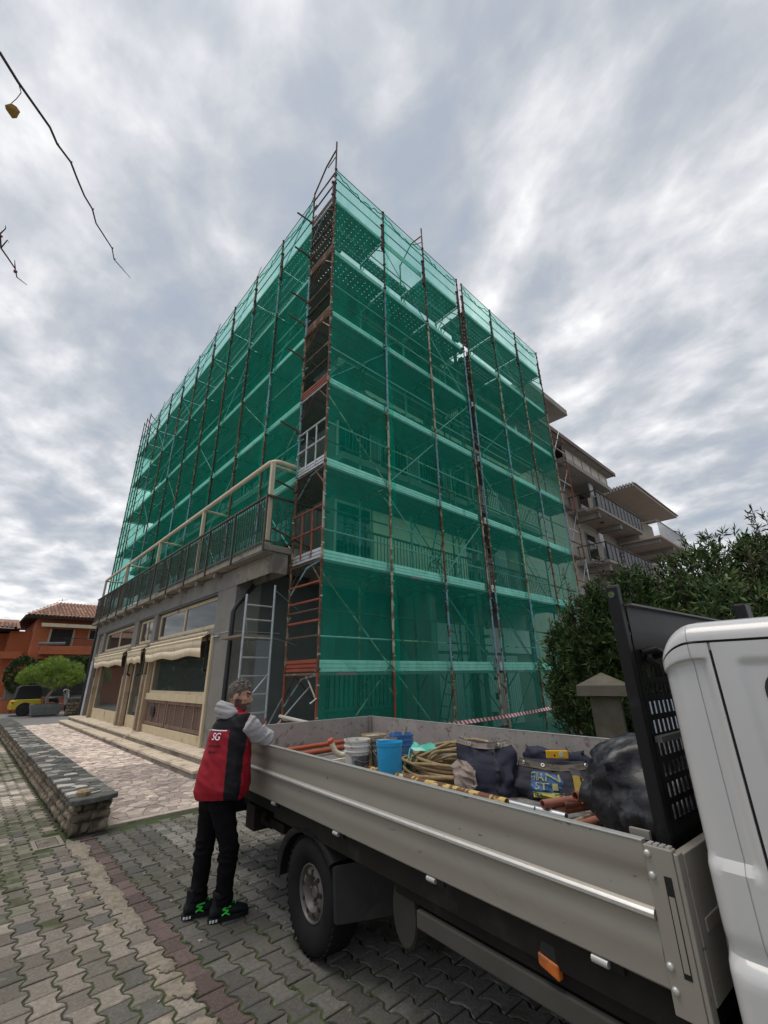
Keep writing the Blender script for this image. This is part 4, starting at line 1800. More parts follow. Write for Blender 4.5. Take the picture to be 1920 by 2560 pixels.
# ------------------------------------------------------------------ barrier tape
m_tape_r = mat("red_tape", (.55, .03, .04), .5)
m_tape_w = mat("white_tape", (.78, .76, .74), .5)
tp = thing("barrier_tape", "red and white striped barrier tape strung along the foot of the netted scaffold", "tape", (7.2, 6.3, .7))
m = MB()
N = 96
P0, P1 = Vector((6.6, 6.36, .70)), Vector((13.4, 6.36, .80))
def tpt(u, s):
    p = P0.lerp(P1, u)
    p.z += -.06 * math.sin(u * math.pi) + (.038 * s)
    p.y += .012 * math.sin(u * 24 + s)
    return p
for k in range(N):
    u0, u1 = k / N, (k + 1) / N
    sl = .45 / N
    m.face([tpt(u0 + sl, -1), tpt(u1 + sl, -1), tpt(u1 - sl, 1), tpt(u0 - sl, 1)], k % 2)
m.build("strip", [m_tape_r, m_tape_w], tp)
kn = MB()
for (x, z) in ((13.0, .72), (13.05, 1.05), (12.98, .35)):
    for q in range(5):
        a = Vector((x, 6.37, z))
        b = a + Vector((rnd(-.06, .08), rnd(-.05, .0), rnd(-.26, .06)))
        s = Vector((.02, 0, .015))
        kn.face([a - s, a + s, b + s, b - s], q % 2)
kn.build("knot", [m_tape_r, m_tape_w], tp)
t2 = thing("barrier_tape", "torn end of red and white tape tied to the red oxide corner frame", "tape", (X0, Y0 + DEP, .5))
kn = MB()
for q in range(9):
    a = Vector((X0 - .04, Y0 + DEP - .02 - .05 * q * .4, .62 - q * .012))
    b = a + Vector((rnd(-.05, .02), -rnd(.05, .28), rnd(-.18, -.02)))
    s = Vector((.0, .02, .02))
    kn.face([a - s, a + s, b + s, b - s], q % 2)
kn.tube([(X0 - .03, Y0 - .03, 1.32), (X0 - .03, Y0 + .09, 1.26), (X0 - .04, Y0 + .13, 1.24)], .012, 5, mi=1)
kn.build("strip", [m_tape_r, m_tape_w], t2)

# ------------------------------------------------------------------ aluminium access tower under the terrace
tw = thing("access_tower", "silver aluminium ladder frame tower under the terrace slab, next to the red oxide corner frame", "access tower", (4.0, 7.95, 0))
TX0, TX1, TY = 3.72, 4.32, 8.0
def tw_frame(y, dz=0):
    for x, zt in ((TX0, 3.2 + dz), (TX1, 3.45 + dz)):
        w = MB()
        w.tube([(x, y, 0), (x, y, zt)], .024, 10)
        w.build("upright", m_galv, tw, smooth=50)
    rg = MB().tube([(TX0, 0, 0), (TX1, 0, 0)], .017, 8).mesh("rung", m_galv, smooth=50)
    for z in (.35, .70, 1.05, 1.37, 1.69, 2.02, 2.38, 2.72, 3.0):
        put("rung", rg, tw, (0, y, z))
tw_frame(TY)
for (a, b) in (((TX0, TY, 2.9), (TX1, TY + 1.0, 2.3)), ((TX1 - .3, TY, 1.4), (TX1 - .02, TY, 1.72)), ((TX1, TY - .03, .75), (TX1 + .55, TY + .3, 1.35)), ((TX1, TY, 3.35), (TX1 + 1.2, TY + 1.0, 3.15)), ((TX1, TY, 2.4), (TX1 + 1.2, TY + 1.0, 2.35)), ((TX1 - .1, TY - .02, .5), (X0 + .5, TY - .6, 1.5))):
    w = MB()
    w.tube([a, b], .015, 7)
    w.build("brace", m_galv, tw, smooth=50)
w = MB()
w.box((TX0 - .03, TY, 2.40), (TX1 + .05, TY + 1.0, 2.44))
w.build("platform", mat("ply_platform", (.20, .17, .13), .8, var=.2), tw)
w = MB()
w.tube([(TX1, TY, .0), (TX1, TY, .95)], .027, 10)
w.build("painted_leg", mat("flaked_red_leg", (.32, .06, .05), .6, col2=(.5, .5, .5), c2lo=.5, c2hi=.55, c2scale=12), tw, smooth=50)
# dark heap of bags at the foot of the corner frame
hp = MB()
for k in range(9):
    cx, cy = X0 + .35 + rnd(-.15, .3), Y0 + DEP * .5 + rnd(-.35, .45)
    r = rnd(.12, .2)
    hp.lathe([(.01, 0), (r, .0), (r * 1.15, r * .6), (r * .8, r * 1.5), (r * .3, r * 2.1), (.01, r * 2.2)], 9, (cx, cy, 0))
tag(hp.build("rubble_sacks", mat("dark_sack", (.03, .03, .034), .6, var=.4, scale=9, bump=.6), origin=Vector((X0 + .5, Y0 + .5, 0)), smooth=60), "heap of dark sacks on the ground inside the red oxide corner frame", "sacks")

# ================================================================== NEIGHBOURING APARTMENT BUILDING (right)
m_nb = mat("neighbour_wall", (0.36, 0.32, 0.275), .9, var=.12, scale=1.2, col2=(.24, .2, .165), c2lo=.58, c2hi=.7, c2scale=.6)
m_nbs = mat("neighbour_slab", (0.30, 0.28, 0.255), .9, var=.14, scale=1.5, col2=(.17, .155, .14), c2lo=.58, c2hi=.7, c2scale=1.1)
m_nbp = mat("pink_soffit", (0.40, 0.325, 0.28), .9, var=.08, scale=1.2)
m_nbr = mat("grey_balcony_panel", (0.13, 0.132, 0.14), .6, var=.15, scale=2)
m_nbd = mat("neighbour_dark_rail", (.06, .055, .05), .6)
nb = thing("neighbour_building", "beige apartment building with stacked balconies and an overhanging pink canopy beyond the scaffold", "building", (23.8, 8.0, 0))
w = MB()
w.box((17.6, 9.6, -.02), (40.0, 22.0, 13.0))
w.build("wall", m_nb, nb)
w = MB()
w.box((16.6, 7.78, 12.98), (26.9, 23.0, 13.18))
w.box((16.6, 7.6, 14.7), (20.9, 23.0, 15.05))
w.box((17.4, 9.3, 13.15), (20.4, 22.0, 14.7))
w.build("roof", m_nbs, nb, bevel=.03)
w = MB()
w.box((16.6, 7.70, 12.97), (26.95, 7.777, 13.2))
w.build("gutter", mat("brown_gutter", (.12, .07, .05), .6), nb)
# glazed attic strip under the eave
fr = MB()
fr.box((20.6, 8.1, 12.2), (26.4, 8.16, 12.28))
fr.box((20.6, 8.1, 12.9), (26.4, 8.16, 12.98))
for k in range(6):
    fr.box((20.6 + k * 1.15, 8.1, 12.28), (20.68 + k * 1.15, 8.16, 12.9))
fo = fr.build("veranda_window", m_nbs, nb)
for k in range(5):
    p = MB()
    p.box((20.69 + k * 1.15, 8.12, 12.29), (21.74 + k * 1.15, 8.135, 12.89))
    p.build("pane", mat("veranda_blind", (.50, .46, .38), .5) if k == 0 else bpy.data.materials["veranda_blind"], fo)
w = MB()
w.box((20.4, 8.0, 11.95), (26.5, 9.6, 12.2))
w.build("slab", m_nbs, nb)
for li, zf in enumerate((10.28, 7.25, 4.2)):
    b = MB()
    b.box((23.8, 8.0, zf - .16), (31.0, 9.6, zf))
    b.box((23.4, 8.6, zf - .16), (23.8, 9.6, zf))
    bo = b.build("balcony", m_nbs, nb, bevel=.02)
    s = MB()
    s.box((24.0, 8.15, zf - .19), (31.0, 9.6, zf - .163))
    s.build("soffit", m_nbp, bo)
    for x in (24.2, 27.4, 30.6):
        q = MB()
        q.prism([(x, 8.2), (x + .25, 8.2), (x + .25, 9.6), (x, 9.6)], zf - .5, zf - .192)
        q.build("beam", m_nbs, bo, bevel=.02)
    rl = MB()
    rl.box((23.8, 7.98, zf + .95), (31.0, 8.04, zf + 1.0))
    rl.box((23.8, 8.04, zf + .95), (23.86, 9.6, zf + 1.0))
    for k in range(13):
        rl.box((23.8 + k * .6, 8.0, zf), (23.84 + k * .6, 8.03, zf + .95))
    for k in range(3):
        rl.box((23.8, 8.5 + k * .5, zf), (23.83, 8.53 + k * .5, zf + .95))
    ro = rl.build("railing", m_nbd, bo)
    for k in range(12):
        p = MB()
        p.box((23.86 + k * .6, 8.035, zf + .06), (24.38 + k * .6, 8.05, zf + .90))
        p.build("panel", m_nbr, ro)
    # awning folded against the end, and doors behind
    a = MB()
    for k in range(6):
        a.box((23.95 + k * .09, 8.3 + .03 * (k % 2), zf + .1), (24.03 + k * .09, 8.36 + .03 * (k % 2), zf + 1.55))
    a.build("folded_blind", mat("grey_white_blind", (.55, .55, .56), .7) if li == 0 else bpy.data.materials["grey_white_blind"], bo)
    for x in (25.3, 27.6, 29.4):
        f = MB()
        f.box((x, 9.53, zf), (x + 1.3, 9.58, zf + 2.2))
        fo = f.build("window", m_nbs, nb)
        p = MB()
        p.box((x + .08, 9.50, zf + .05), (x + 1.22, 9.525, zf + 2.1))
        p.build("pane", m_wglass, fo)
    lam = MB()
    lam.lathe([(.0, zf - .26), (.10, zf - .26), (.14, zf - .22), (.14, zf - .19)], 10, (26.2, 8.8, 0))
    lam.build("ceiling_lamp", m_nbd, bo)
for zf in (10.28, 7.4):
    b = MB()
    b.box((30.3, 6.9, zf - .75), (37.0, 9.6, zf - .6))
    bo = b.build("balcony", m_nbp, nb, bevel=.02)
    for x in (30.5, 33.5, 36.3):
        q = MB()
        q.box((x, 7.1, zf - 1.0), (x + .25, 9.6, zf - .752))
        q.build("beam", m_nbs, bo)
    rl = MB()
    rl.box((30.3, 6.9, zf + .38), (37.0, 6.95, zf + .43))
    rl.box((30.3, 6.95, zf + .38), (30.35, 9.6, zf + .43))
    for k in range(34):
        rl.box((30.3 + k * .2, 6.91, zf - .6), (30.325 + k * .2, 6.935, zf + .38))
    rl.build("railing", m_nbs, bo)
w = MB()
w.box((30.0, 7.6, 13.2), (39.6, 10.8, 13.36))
w.build("canopy", m_nbp, nb, bevel=.02)
w = MB()
for k in range(16):
    w.box((29.9, 7.6 + k * .2, 13.22), (30.0, 7.7 + k * .2, 13.5))
w.box((29.9, 7.5, 13.37), (39.8, 10.8, 13.42))
w.build("canopy_trim", m_nbs, nb)
w = MB()
w.lathe([(.10, 10.95), (.10, 11.05)], 8, (24.4, 8.2, 0))
w.bar((25.2, 8.1, 11.2), (25.9, 7.4, 11.6), .05, .05)
w.build("flag_bracket", m_nbd, nb)

# ================================================================== ORANGE HOUSE AND STREET CORNER (far left)
m_or = mat("orange_plaster", (0.50, 0.155, 0.07), .9, var=.14, scale=.9, col2=(.46, .135, .06), c2lo=.56, c2hi=.7, c2scale=.7)
m_tile = mat("terracotta_tile", (0.34, 0.18, 0.125), .85, var=.3, scale=5, objvar=.35, col2=(.13, .09, .07), c2lo=.52, c2hi=.66, c2scale=2)
m_eave = mat("dark_timber_eave", (.035, .026, .022), .8)
m_stonep = mat("grey_stone_post", (.20, .20, .195), .9, var=.2, scale=3)
HY = 38.0
house = thing("orange_house", "orange plastered two-storey house with terracotta tiled roof at the far end of the street", "house", (4.0, HY, 0))
w = MB()
w.box((2.78, HY, -.02), (9.0, HY + 9, 5.75))
w.box((1.6, HY + 1.8, -.02), (2.78, HY + 9, 5.0))
w.box((-1.5, HY + 4.2, -.02), (1.6, HY + 10, 5.0))
w.build("wall", m_or, house)
w = MB()
w.prism([(2.05, HY - .8), (9.6, HY - .8), (9.6, HY + 9.5), (2.05, HY + 9.5)], 5.74, 5.83)
w.prism([(.6, HY + 1.0), (2.04, HY + 1.0), (2.04, HY + 9), (.6, HY + 9)], 5.02, 5.10)
w.prism([(-2.5, HY + 3.4), (.59, HY + 3.4), (.59, HY + 10), (-2.5, HY + 10)], 4.82, 4.90)
w.box((2.05, HY - .84, 5.68), (9.6, HY - .80, 5.85))
w.build("eave", m_eave, house)
rf = MB()
rf.face([(2.0, HY - .85, 5.84), (9.7, HY - .85, 5.84), (9.7, HY + 4.2, 7.45), (4.2, HY + 4.2, 7.45)])
rf.face([(2.0, HY - .85, 5.84), (4.2, HY + 4.2, 7.45), (2.0, HY + 9.5, 5.84)])
rf.face([(-2.5, HY + .95, 5.11), (2.04, HY + .95, 5.11), (2.04, HY + 5.2, 6.1), (-2.5, HY + 5.2, 6.1)])
roof = rf.build("roof", m_tile, house)
# barrel tiles laid in columns
tl = MB()
ring = []
for k in range(7):
    a = math.pi * k / 6
    ring.append((.105 * math.cos(a), .09 * math.sin(a)))
rows = []
for (yy, sc_, zz) in ((0, 1.0, .02), (.62, .85, .0)):
    rows.append([(x * sc_, yy, z * sc_ + zz) for x, z in ring])
tl.rings(rows, cap=False, closed=False)
tlm = tl.mesh("roof_tile", m_tile, smooth=60)
slope = math.atan2(7.45 - 5.84, 5.05)
n_t = 0
for c in range(22):
    x = 2.2 + c * .225
    for r in range(9):
        y = HY - .9 + r * .56
        if x < 2.0 + (y - HY + .85) * .436:
            continue
        put("roof_tile", tlm, roof, (x, y, 5.84 + (y - HY + .85) * math.tan(slope) + .01), (slope, 0, rnd(-.02, .02)))
        n_t += 1
for c in range(11):
    x = -.5 + c * .225
    for r in range(5):
        y = HY + .9 + r * .56
        put("roof_tile", tlm, roof, (x, y, 5.11 + (y - HY - .95) * .233 + .01), (.229, 0, rnd(-.02, .02)))
# balcony with planter edge, window, awning
w = MB()
w.box((3.25, HY - 1.0, 3.38), (7.0, HY, 3.62))
w.box((3.3, HY - 1.0, 3.62), (3.62, HY, 4.0))
w.box((3.62, HY - 1.0, 3.62), (7.0, HY - .9, 3.92))
w.build("balcony", m_or, house, bevel=.02)
w = MB()
w.tube([(3.05, HY - .95, 4.02), (4.5, HY - .95, 4.08)], .11, 10)
w.build("balcony_planter", m_stonep, house, smooth=50)
w = MB()
w.box((4.4, HY - .98, 4.42), (7.0, HY - .95, 4.46))
for k in range(24):
    w.box((4.4 + k * .11, HY - .975, 3.92), (4.42 + k * .11, HY - .955, 4.42))
w.build("balcony_railing", m_nbd, house)
f = MB()
f.box((3.58, HY - .04, 3.66), (3.70, HY - .002, 5.1))
f.box((4.92, HY - .04, 3.66), (5.04, HY - .002, 5.1))
fo = f.build("window", m_cream2, house)
p = MB()
for k in range(16):
    p.box((3.70, HY - .03 - .01 * (k % 2), 3.66 + k * .09), (4.92, HY - .01, 3.74 + k * .09))
p.build("shutter", mat("dark_green_shutter", (.012, .018, .020), .6), fo)
f = MB()
f.box((5.86, HY - .04, 4.45), (6.9, HY - .002, 5.15))
fo = f.build("window", m_cream2, house)
p = MB()
p.box((5.95, HY - .055, 4.52), (6.82, HY - .042, 5.1))
p.build("pane", m_wglass, fo)
w = MB()
w.box((3.0, HY - .75, 5.16), (7.2, HY - .69, 5.40))
w.box((3.0, HY - .69, 5.34), (7.2, HY - .02, 5.40))
w.build("awning", m_canvas, house, bevel=.01)
w = MB()
w.box((.2, HY + 1.0, 3.15), (2.5, HY + 1.9, 3.6))
w.build("side_balcony", m_or, house, bevel=.02)
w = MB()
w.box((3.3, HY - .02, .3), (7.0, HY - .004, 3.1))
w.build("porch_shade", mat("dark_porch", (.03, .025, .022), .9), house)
# television aerial
w = MB()
w.tube([(4.1, HY + 2.5, 6.3), (4.1, HY + 2.5, 7.55)], .02, 6)
w.bar((3.85, HY + 2.5, 7.4), (4.45, HY + 2.5, 7.5), .02, .02)
for k in range(5):
    x = 3.9 + k * .12
    w.bar((x, HY + 2.3, 7.41 + k * .02), (x, HY + 2.7, 7.41 + k * .02), .012, .012)
w.build("aerial", m_galv, house)
# garden wall with dark fence
fence = thing("garden_fence", "dark slatted fence on a low orange wall in front of the orange house", "fence", (4.0, 35.4, 0))
w = MB()
w.box((1.9, 35.4, -.02), (8.5, 35.7, .72))
w.build("base_wall", m_or, fence)
w = MB()
w.box((1.85, 35.36, .72), (8.5, 35.74, .80))
w.build("coping", m_stonep, fence, bevel=.01)
w = MB()
for k in range(74):
    w.box((2.5 + k * .08, 35.53, .8), (2.56 + k * .08, 35.55, 1.85))
w.box((2.4, 35.5, 1.85), (8.5, 35.58, 1.9))
w.box((2.4, 35.51, 1.0), (8.5, 35.53, 1.06))
tag(w.build("slat", mat("fence_grey", (.06, .06, .062), .7), fence), kind='stuff')
w = MB()
w.box((1.95, 35.42, .8), (2.4, 35.68, 1.9))
w.build("post", m_stonep, fence, bevel=.01)

# leaves helper -------------------------------------------------------
def leaf_cloud(centres, n_per, length, width, mat_, name, parent, up=.4, seed=1, fold=.25, twig=0):
    """lance leaves set in whorls round shoot tips; built with arrays"""
    r = np.random.default_rng(seed)
    V, F = [], []
    C = np.asarray(centres, float)
    n = len(C)
    k = n_per
    base = np.repeat(C[:, :3], k, 0)
    axis = np.repeat(C[:, 3:6], k, 0)
    N = len(base)
    dirs = r.normal(size=(N, 3)) * .75 + axis * up * 2
    dirs /= np.linalg.norm(dirs, axis=1)[:, None]
    t = r.uniform(-.55, .3, N)[:, None] * length * 1.2
    p0 = base + axis * t
    L = length * r.uniform(.6, 1.2, N)[:, None]
    p1 = p0 + dirs * L
    mid = p0 + dirs * L * .5
    side = np.cross(dirs, r.normal(size=(N, 3)))
    side /= np.linalg.norm(side, axis=1)[:, None] + 1e-9
    nor = np.cross(side, dirs)
    W_ = width * r.uniform(.7, 1.2, N)[:, None]
    a = mid + side * W_ + nor * W_ * fold
    b = mid - side * W_ + nor * W_ * fold
    verts = np.stack([p0, a, p1, b], 1).reshape(-1, 3)
    idx = np.arange(N)[:, None] * 4
    faces = np.concatenate([idx + np.array([[0, 1, 2]]), idx + np.array([[0, 2, 3]])], 1).reshape(-1, 3)
    off = np.array(origin_of(parent))
    me = bpy.data.meshes.new(name)
    me.vertices.add(len(verts))
    me.vertices.foreach_set('co', (verts - off).ravel())
    me.loops.add(faces.size)
    me.loops.foreach_set('vertex_index', faces.ravel().astype(np.int32))
    me.polygons.add(len(faces))
    me.polygons.foreach_set('loop_start', np.arange(0, faces.size, 3, dtype=np.int32))
    me.polygons.foreach_set('loop_total', np.full(len(faces), 3, dtype=np.int32))
    at = me.attributes.new('rnd', 'FLOAT', 'FACE')
    at.data.foreach_set('value', np.repeat(r.uniform(0, 1, N), 2))
    me.materials.append(mat_)
    me.update(calc_edges=True)
    o = bpy.data.objects.new(name, me)
    COL.objects.link(o)
    o.parent = parent
    return o


m_ole = mat("oleander_leaf", (0.050, 0.085, 0.026), .5, var=.3, scale=1.2, attrvar=.6, spec=.25, col2=(.105, .14, .04), c2lo=.55, c2hi=.7, c2scale=.9)
m_oley = mat("yellowed_leaf", (.36, .25, .03), .5, var=.2, attrvar=.3)
m_olered = mat("reddish_shoot_leaf", (.060, .058, .032), .5, var=.3, attrvar=.6, spec=.25)
m_stem = mat("brown_stem", (.07, .05, .035), .85, var=.3, scale=10)

# ================================================================== OLEANDER BUSHES (right)
def oleander(name, label, cx, cy, rx, ry, h, n_shoots, seed, spikes=0, zlow=.2):
    r = np.random.default_rng(seed)
    t = thing(name, label, "bush", (cx, cy, 0), group="oleander bushes behind the truck")
    cen = []
    stems = MB()
    lobes = [(r.uniform(-.6, .6) * rx, r.uniform(-.6, .6) * ry, r.uniform(.3, .8) * h, r.uniform(.4, .6)) for _ in range(9)]
    k = 0
    while len(cen) < n_shoots:
        lx, ly, lz, ls = lobes[k % len(lobes)]
        k += 1
        d = r.normal(size=3)
        d /= np.linalg.norm(d)
        rad = r.uniform(.55, 1.05) ** .6
        p = np.array([cx + lx + d[0] * rx * ls * rad, cy + ly + d[1] * ry * ls * rad, lz + d[2] * h * ls * .75 * rad])
        if p[2] < zlow or p[2] > h * 1.02:
            continue
        ax = np.array([d[0] * .6, d[1] * .6, .55 + .5 * abs(d[2])])
        ax /= np.linalg.norm(ax)
        cen.append([*p, *ax])
    leaf_cloud(cen, 13, .15, .0150, m_ole, "foliage", t, .45, seed)
    yc = [cen[i] for i in r.integers(0, len(cen), 10)]
    leaf_cloud(yc, 3, .11, .012, m_oley, "yellow_leaves", t, .3, seed + 5)
    # tall shoots standing above the crown
    sp = []
    for s in range(spikes):
        x, y = cx + r.uniform(-.9, .9) * rx, cy + r.uniform(-.9, .9) * ry
        z0, z1 = h * .62, h * r.uniform(.86, 1.17)
        lean = r.uniform(-.25, .25, 2)
        stems.tube([(x, y, z0), (x + lean[0] * .5, y + lean[1] * .5, (z0 + z1) / 2), (x + lean[0], y + lean[1], z1)], [.010, .008, .004], 5)
        m = int((z1 - z0) / .10)
        for q in range(m):
            u = q / m
            sp.append([x + lean[0] * u, y + lean[1] * u, z0 + (z1 - z0) * u, lean[0] * .3, lean[1] * .3, .95])
    if sp:
        leaf_cloud(sp, 6, .13, .0125, m_olered, "shoot_leaves", t, .35, seed + 9)
    for s in range(16):
        a = r.uniform(0, 6.28)
        e = cen[int(r.integers(0, len(cen)))]
        stems.tube([(cx + .25 * math.cos(a), cy + .25 * math.sin(a), -.02), (cx + (e[0] - cx) * .5, cy + (e[1] - cy) * .5, e[2] * .6), (e[0], e[1], e[2])], [.03, .018, .006], 5)
    stems.build("stems", m_stem, t)
    return t


oleander("oleander_bush", "dark leafy bush hanging over the foot of the right end of the netting", 8.95, 3.75, .78, .85, 2.9, 1300, 1, 5)
oleander("oleander_bush", "broad dark bush directly behind the concrete gate pillar", 8.75, 2.85, 1.15, 1.15, 3.3, 2000, 2, 9)
oleander("oleander_bush", "tall bush with upright shoots above the black headboard of the truck", 9.3, 1.9, 1.3, 1.1, 3.5, 1900, 3, 18)
oleander("oleander_bush", "tallest bush, its shoots against the sky above the white cab roof", 9.3, .85, 1.3, 1.2, 3.75, 1900, 4, 20)
oleander("oleander_bush", "dense bush low behind the white cab roof at the edge of the frame", 7.3, .6, .9, .8, 2.75, 900, 5, 4)

# ================================================================== CONCRETE GATE PILLAR
m_pil = mat("mossy_concrete_pillar", (0.115, 0.10, 0.078), .92, var=.25, scale=5, bump=.5, bscale=50, col2=(.09, .08, .045), c2lo=.5, c2hi=.64, c2scale=3.5, col3=(.19, .15, .08), c3lo=.64, c3hi=.72, c3scale=4)
gp = thing("gate_pillar", "weathered concrete gate pillar with a flat pyramid cap behind the truck bed", "pillar", (6.9, 2.72, 0))
w = MB()
ca, sa_ = math.cos(.30), math.sin(.30)
def pq(x, y):
    return (6.84 + x * ca - y * sa_, 2.75 + x * sa_ + y * ca)
w.prism([pq(-.19, -.19), pq(.19, -.19), pq(.19, .19), pq(-.19, .19)], -.02, 1.335)
w.build("shaft", m_pil, gp, bevel=.015)
w = MB()
n = len(w.v)
w.prism([pq(-.33, -.33), pq(.33, -.33), pq(.33, .33), pq(-.33, .33)], 1.337, 1.47)
w2 = MB()
ap = pq(0, 0)
cs_ = [pq(-.33, -.33), pq(.33, -.33), pq(.33, .33), pq(-.33, .33)]
for k in range(4):
    a, b = cs_[k], cs_[(k + 1) % 4]
    w2.face([(a[0], a[1], 1.471), (b[0], b[1], 1.471), (ap[0], ap[1], 1.64)])
w.add(w2)
w.build("cap", m_pil, gp, bevel=.01)
gt = thing("metal_gate", "pale blue grey sheet metal gate hung beside the concrete gate pillar", "gate", (7.1, 2.4, 0))
w = MB()
w.box((7.0, 1.2, .08), (7.05, 2.44, 1.32))
w.build("leaf", mat("pale_blue_gate", (.36, .41, .47), .5, var=.1), gt, bevel=.005)
w = MB()
w.box((6.985, 2.30, .75), (7.0, 2.36, .95))
w.build("handle", m_blackmetal, gt)

# ================================================================== PLANTER WITH BUSHY PINE, THREE-WHEELER, SCOOTER
m_pine = mat("bright_pine_needle", (0.24, 0.35, 0.05), .6, var=.3, scale=2.0, attrvar=.5, col2=(.17, .32, .04), c2lo=.5, c2hi=.65, c2scale=1.3)
m_pined = mat("inner_pine_needle", (0.05, 0.085, 0.02), .6, var=.3, attrvar=.4)
PXc, PYc = 3.55, 30.6
pine = thing("pine_bush", "bright green round-headed pine growing in the concrete planter", "tree", (PXc, PYc, .55))
w = MB()
w.tube([(PXc, PYc, .45), (PXc - .05, PYc, .9), (PXc + .12, PYc, 1.25), (PXc, PYc, 1.7)], [.09, .075, .065, .04], 8)
r = np.random.default_rng(5)
cen = []
for k in range(1500):
    d = r.normal(size=3)
    d /= np.linalg.norm(d)
    lob = [(-.75, .0, 2.05, .75), (.55, .1, 2.2, .85), (-.1, -.2, 2.5, .7), (1.0, 0, 1.85, .55), (-1.1, 0, 1.85, .45), (.2, -.3, 1.75, .8)][k % 6]
    rad = r.uniform(.3, 1.05) ** .5
    p = np.array([PXc + lob[0] + d[0] * lob[3] * rad, PYc + lob[1] + d[1] * lob[3] * rad, lob[2] + d[2] * lob[3] * .62 * rad])
    cen.append([*p, d[0] * .5, d[1] * .5, .5 + d[2] * .3])
leaf_cloud(cen, 26, .14, .006, m_pine, "crown", pine, .5, 8)
for k in range(14):
    e = cen[int(r.integers(0, len(cen)))]
    w.tube([(PXc, PYc, 1.35), (PXc + (e[0] - PXc) * .5, PYc + (e[1] - PYc) * .5, 1.6), e[:3]], [.035, .02, .008], 5)
w.build("trunk", mat("pale_bark", (.30, .25, .19), .9, var=.3, scale=6), pine)
pt = thing("planter", "grey concrete trough planter holding the bright green pine", "planter", (PXc, PYc, 0))
w = MB()
def trough(z0, z1, o):
    return [(PXc - .62 - o, PYc - .45 - o, 0), (PXc + .62 + o, PYc - .45 - o, 0), (PXc + .62 + o, PYc + .45 + o, 0), (PXc - .62 - o, PYc + .45 + o, 0)]
for z0, z1, o0, o1 in ((.04, .36, -.03, .03), (.361, .56, .045, .075)):
    w.rings([[(x, y, z0) for x, y, _ in trough(0, 0, o0)], [(x, y, z1) for x, y, _ in trough(0, 0, o1)]])
w.box((PXc - .5, PYc - .35, -.02), (PXc + .5, PYc + .35, .04))
w.build("trough", m_stonep, pt, bevel=.012)
w = MB()
w.box((PXc - .5, PYc - .35, .5), (PXc + .5, PYc + .35, .575))
w.build("soil", mat("soil", (.05, .04, .03), .95), pt)
# three-wheeled van
tv = thing("three_wheeler", "small yellow three-wheeled van with a black canvas top parked left of the planter", "three-wheeler", (2.75, 31.6, 0))
m_yel = mat("yellow_paint", (.60, .46, .02), .35, var=.06, coat=.4)
m_canv = mat("black_canvas", (.018, .018, .02), .7, var=.2)
vx, vy = 2.72, 31.5
b = MB()
prof = [(-.62, .30), (-.62, .52), (-.58, .72), (-.40, .80), (.62, .80), (.66, .6), (.66, .30)]
b.rings([[(vx + x, vy + y, z) for x, z in prof] for y in (0, 1.7)])
b.build("body", m_yel, tv, bevel=.04, seg=3)
b = MB()
prof = [(-.50, .80), (-.44, 1.40), (-.30, 1.50), (.58, 1.50), (.64, .80)]
b.rings([[(vx + x, vy + .05 + y, z) for x, z in prof] for y in (0, 1.5)])
b.build("canvas_top", m_canv, tv, bevel=.03)
b = MB()
b.lathe([(.30, -.02), (.33, .0), (.33, .03), (.27, .04)], 18, (0, 0, 0), axis='X')
arch = MB()
for wx in (-.45,):
    q = MB()
    q.lathe([(.05, -.04), (.30, -.04), (.31, -.02), (.31, .10), (.05, .10)], 18, (0, 0, 0), axis='X')
    M = Matrix.Translation((vx - .02, vy - .04, .25)) @ Matrix.Rotation(R(-90), 4, 'Z') @ Matrix.Scale(.8, 4)
    z = MB()
    z.add(q, M)
    z.build("wheel", m_blackmetal, tv, smooth=40)
    z = MB()
    z.add(MB().lathe([(.0, .0), (.36, .0), (.36, .02), (.0, .02)], 18, (0, 0, 0), axis='X'), Matrix.Translation((vx - .02, vy - .012, .30)) @ Matrix.Rotation(R(-90), 4, 'Z') @ Matrix.Scale(.95, 4))
    z.build("wheel_arch", m_canv, tv)
z = MB()
z.add(q, Matrix.Translation((vx + .3, vy + 1.2, .25)) @ Matrix.Scale(.8, 4))
z.build("wheel", m_blackmetal, tv, smooth=40)
z = MB()
z.box((vx - .6, vy - .02, .60), (vx - .5, vy - .005, .70))
z.build("tail_light", mat("tail_lamp", (.4, .05, .02), .4), tv)
# scooter half hidden by the trough
sc2 = thing("motor_scooter", "dark motor scooter with pale mudguard parked behind the concrete planter", "scooter", (4.1, 31.6, 0))
b = MB()
b.tube([(3.5, 31.6, .62), (3.75, 31.6, .75), (4.05, 31.6, .72), (4.2, 31.6, .45)], [.10, .14, .13, .08], 10)
b.build("body", m_blackmetal, sc2, smooth=60)
b = MB()
b.lathe([(.08, -.06), (.25, -.06), (.27, 0), (.25, .06), (.08, .06)], 16, (0, 0, 0), axis='X')
for x in (3.55, 4.75):
    z = MB()
    z.add(b, Matrix.Translation((x, 31.6, .27)) @ Matrix.Rotation(R(90), 4, 'Z'))
    z.build("wheel", m_blackmetal, sc2, smooth=40)
b = MB()
b.tube([(4.55, 31.6, .45), (4.5, 31.6, .95), (4.3, 31.6, 1.1)], [.10, .12, .05], 8)
b.build("front_shield", mat("pale_shield", (.6, .6, .62), .4), sc2, smooth=60)
b = MB()
b.tube([(4.32, 31.3, 1.1), (4.32, 31.9, 1.1)], .02, 6)
b.build("handlebar", m_blackmetal, sc2)
hl = MB()
hl.lathe([(.0, .22), (.08, .21), (.14, .15), (.16, .06), (.15, -.04), (.0, -.06)], 16, (4.42, 31.55, 1.05))
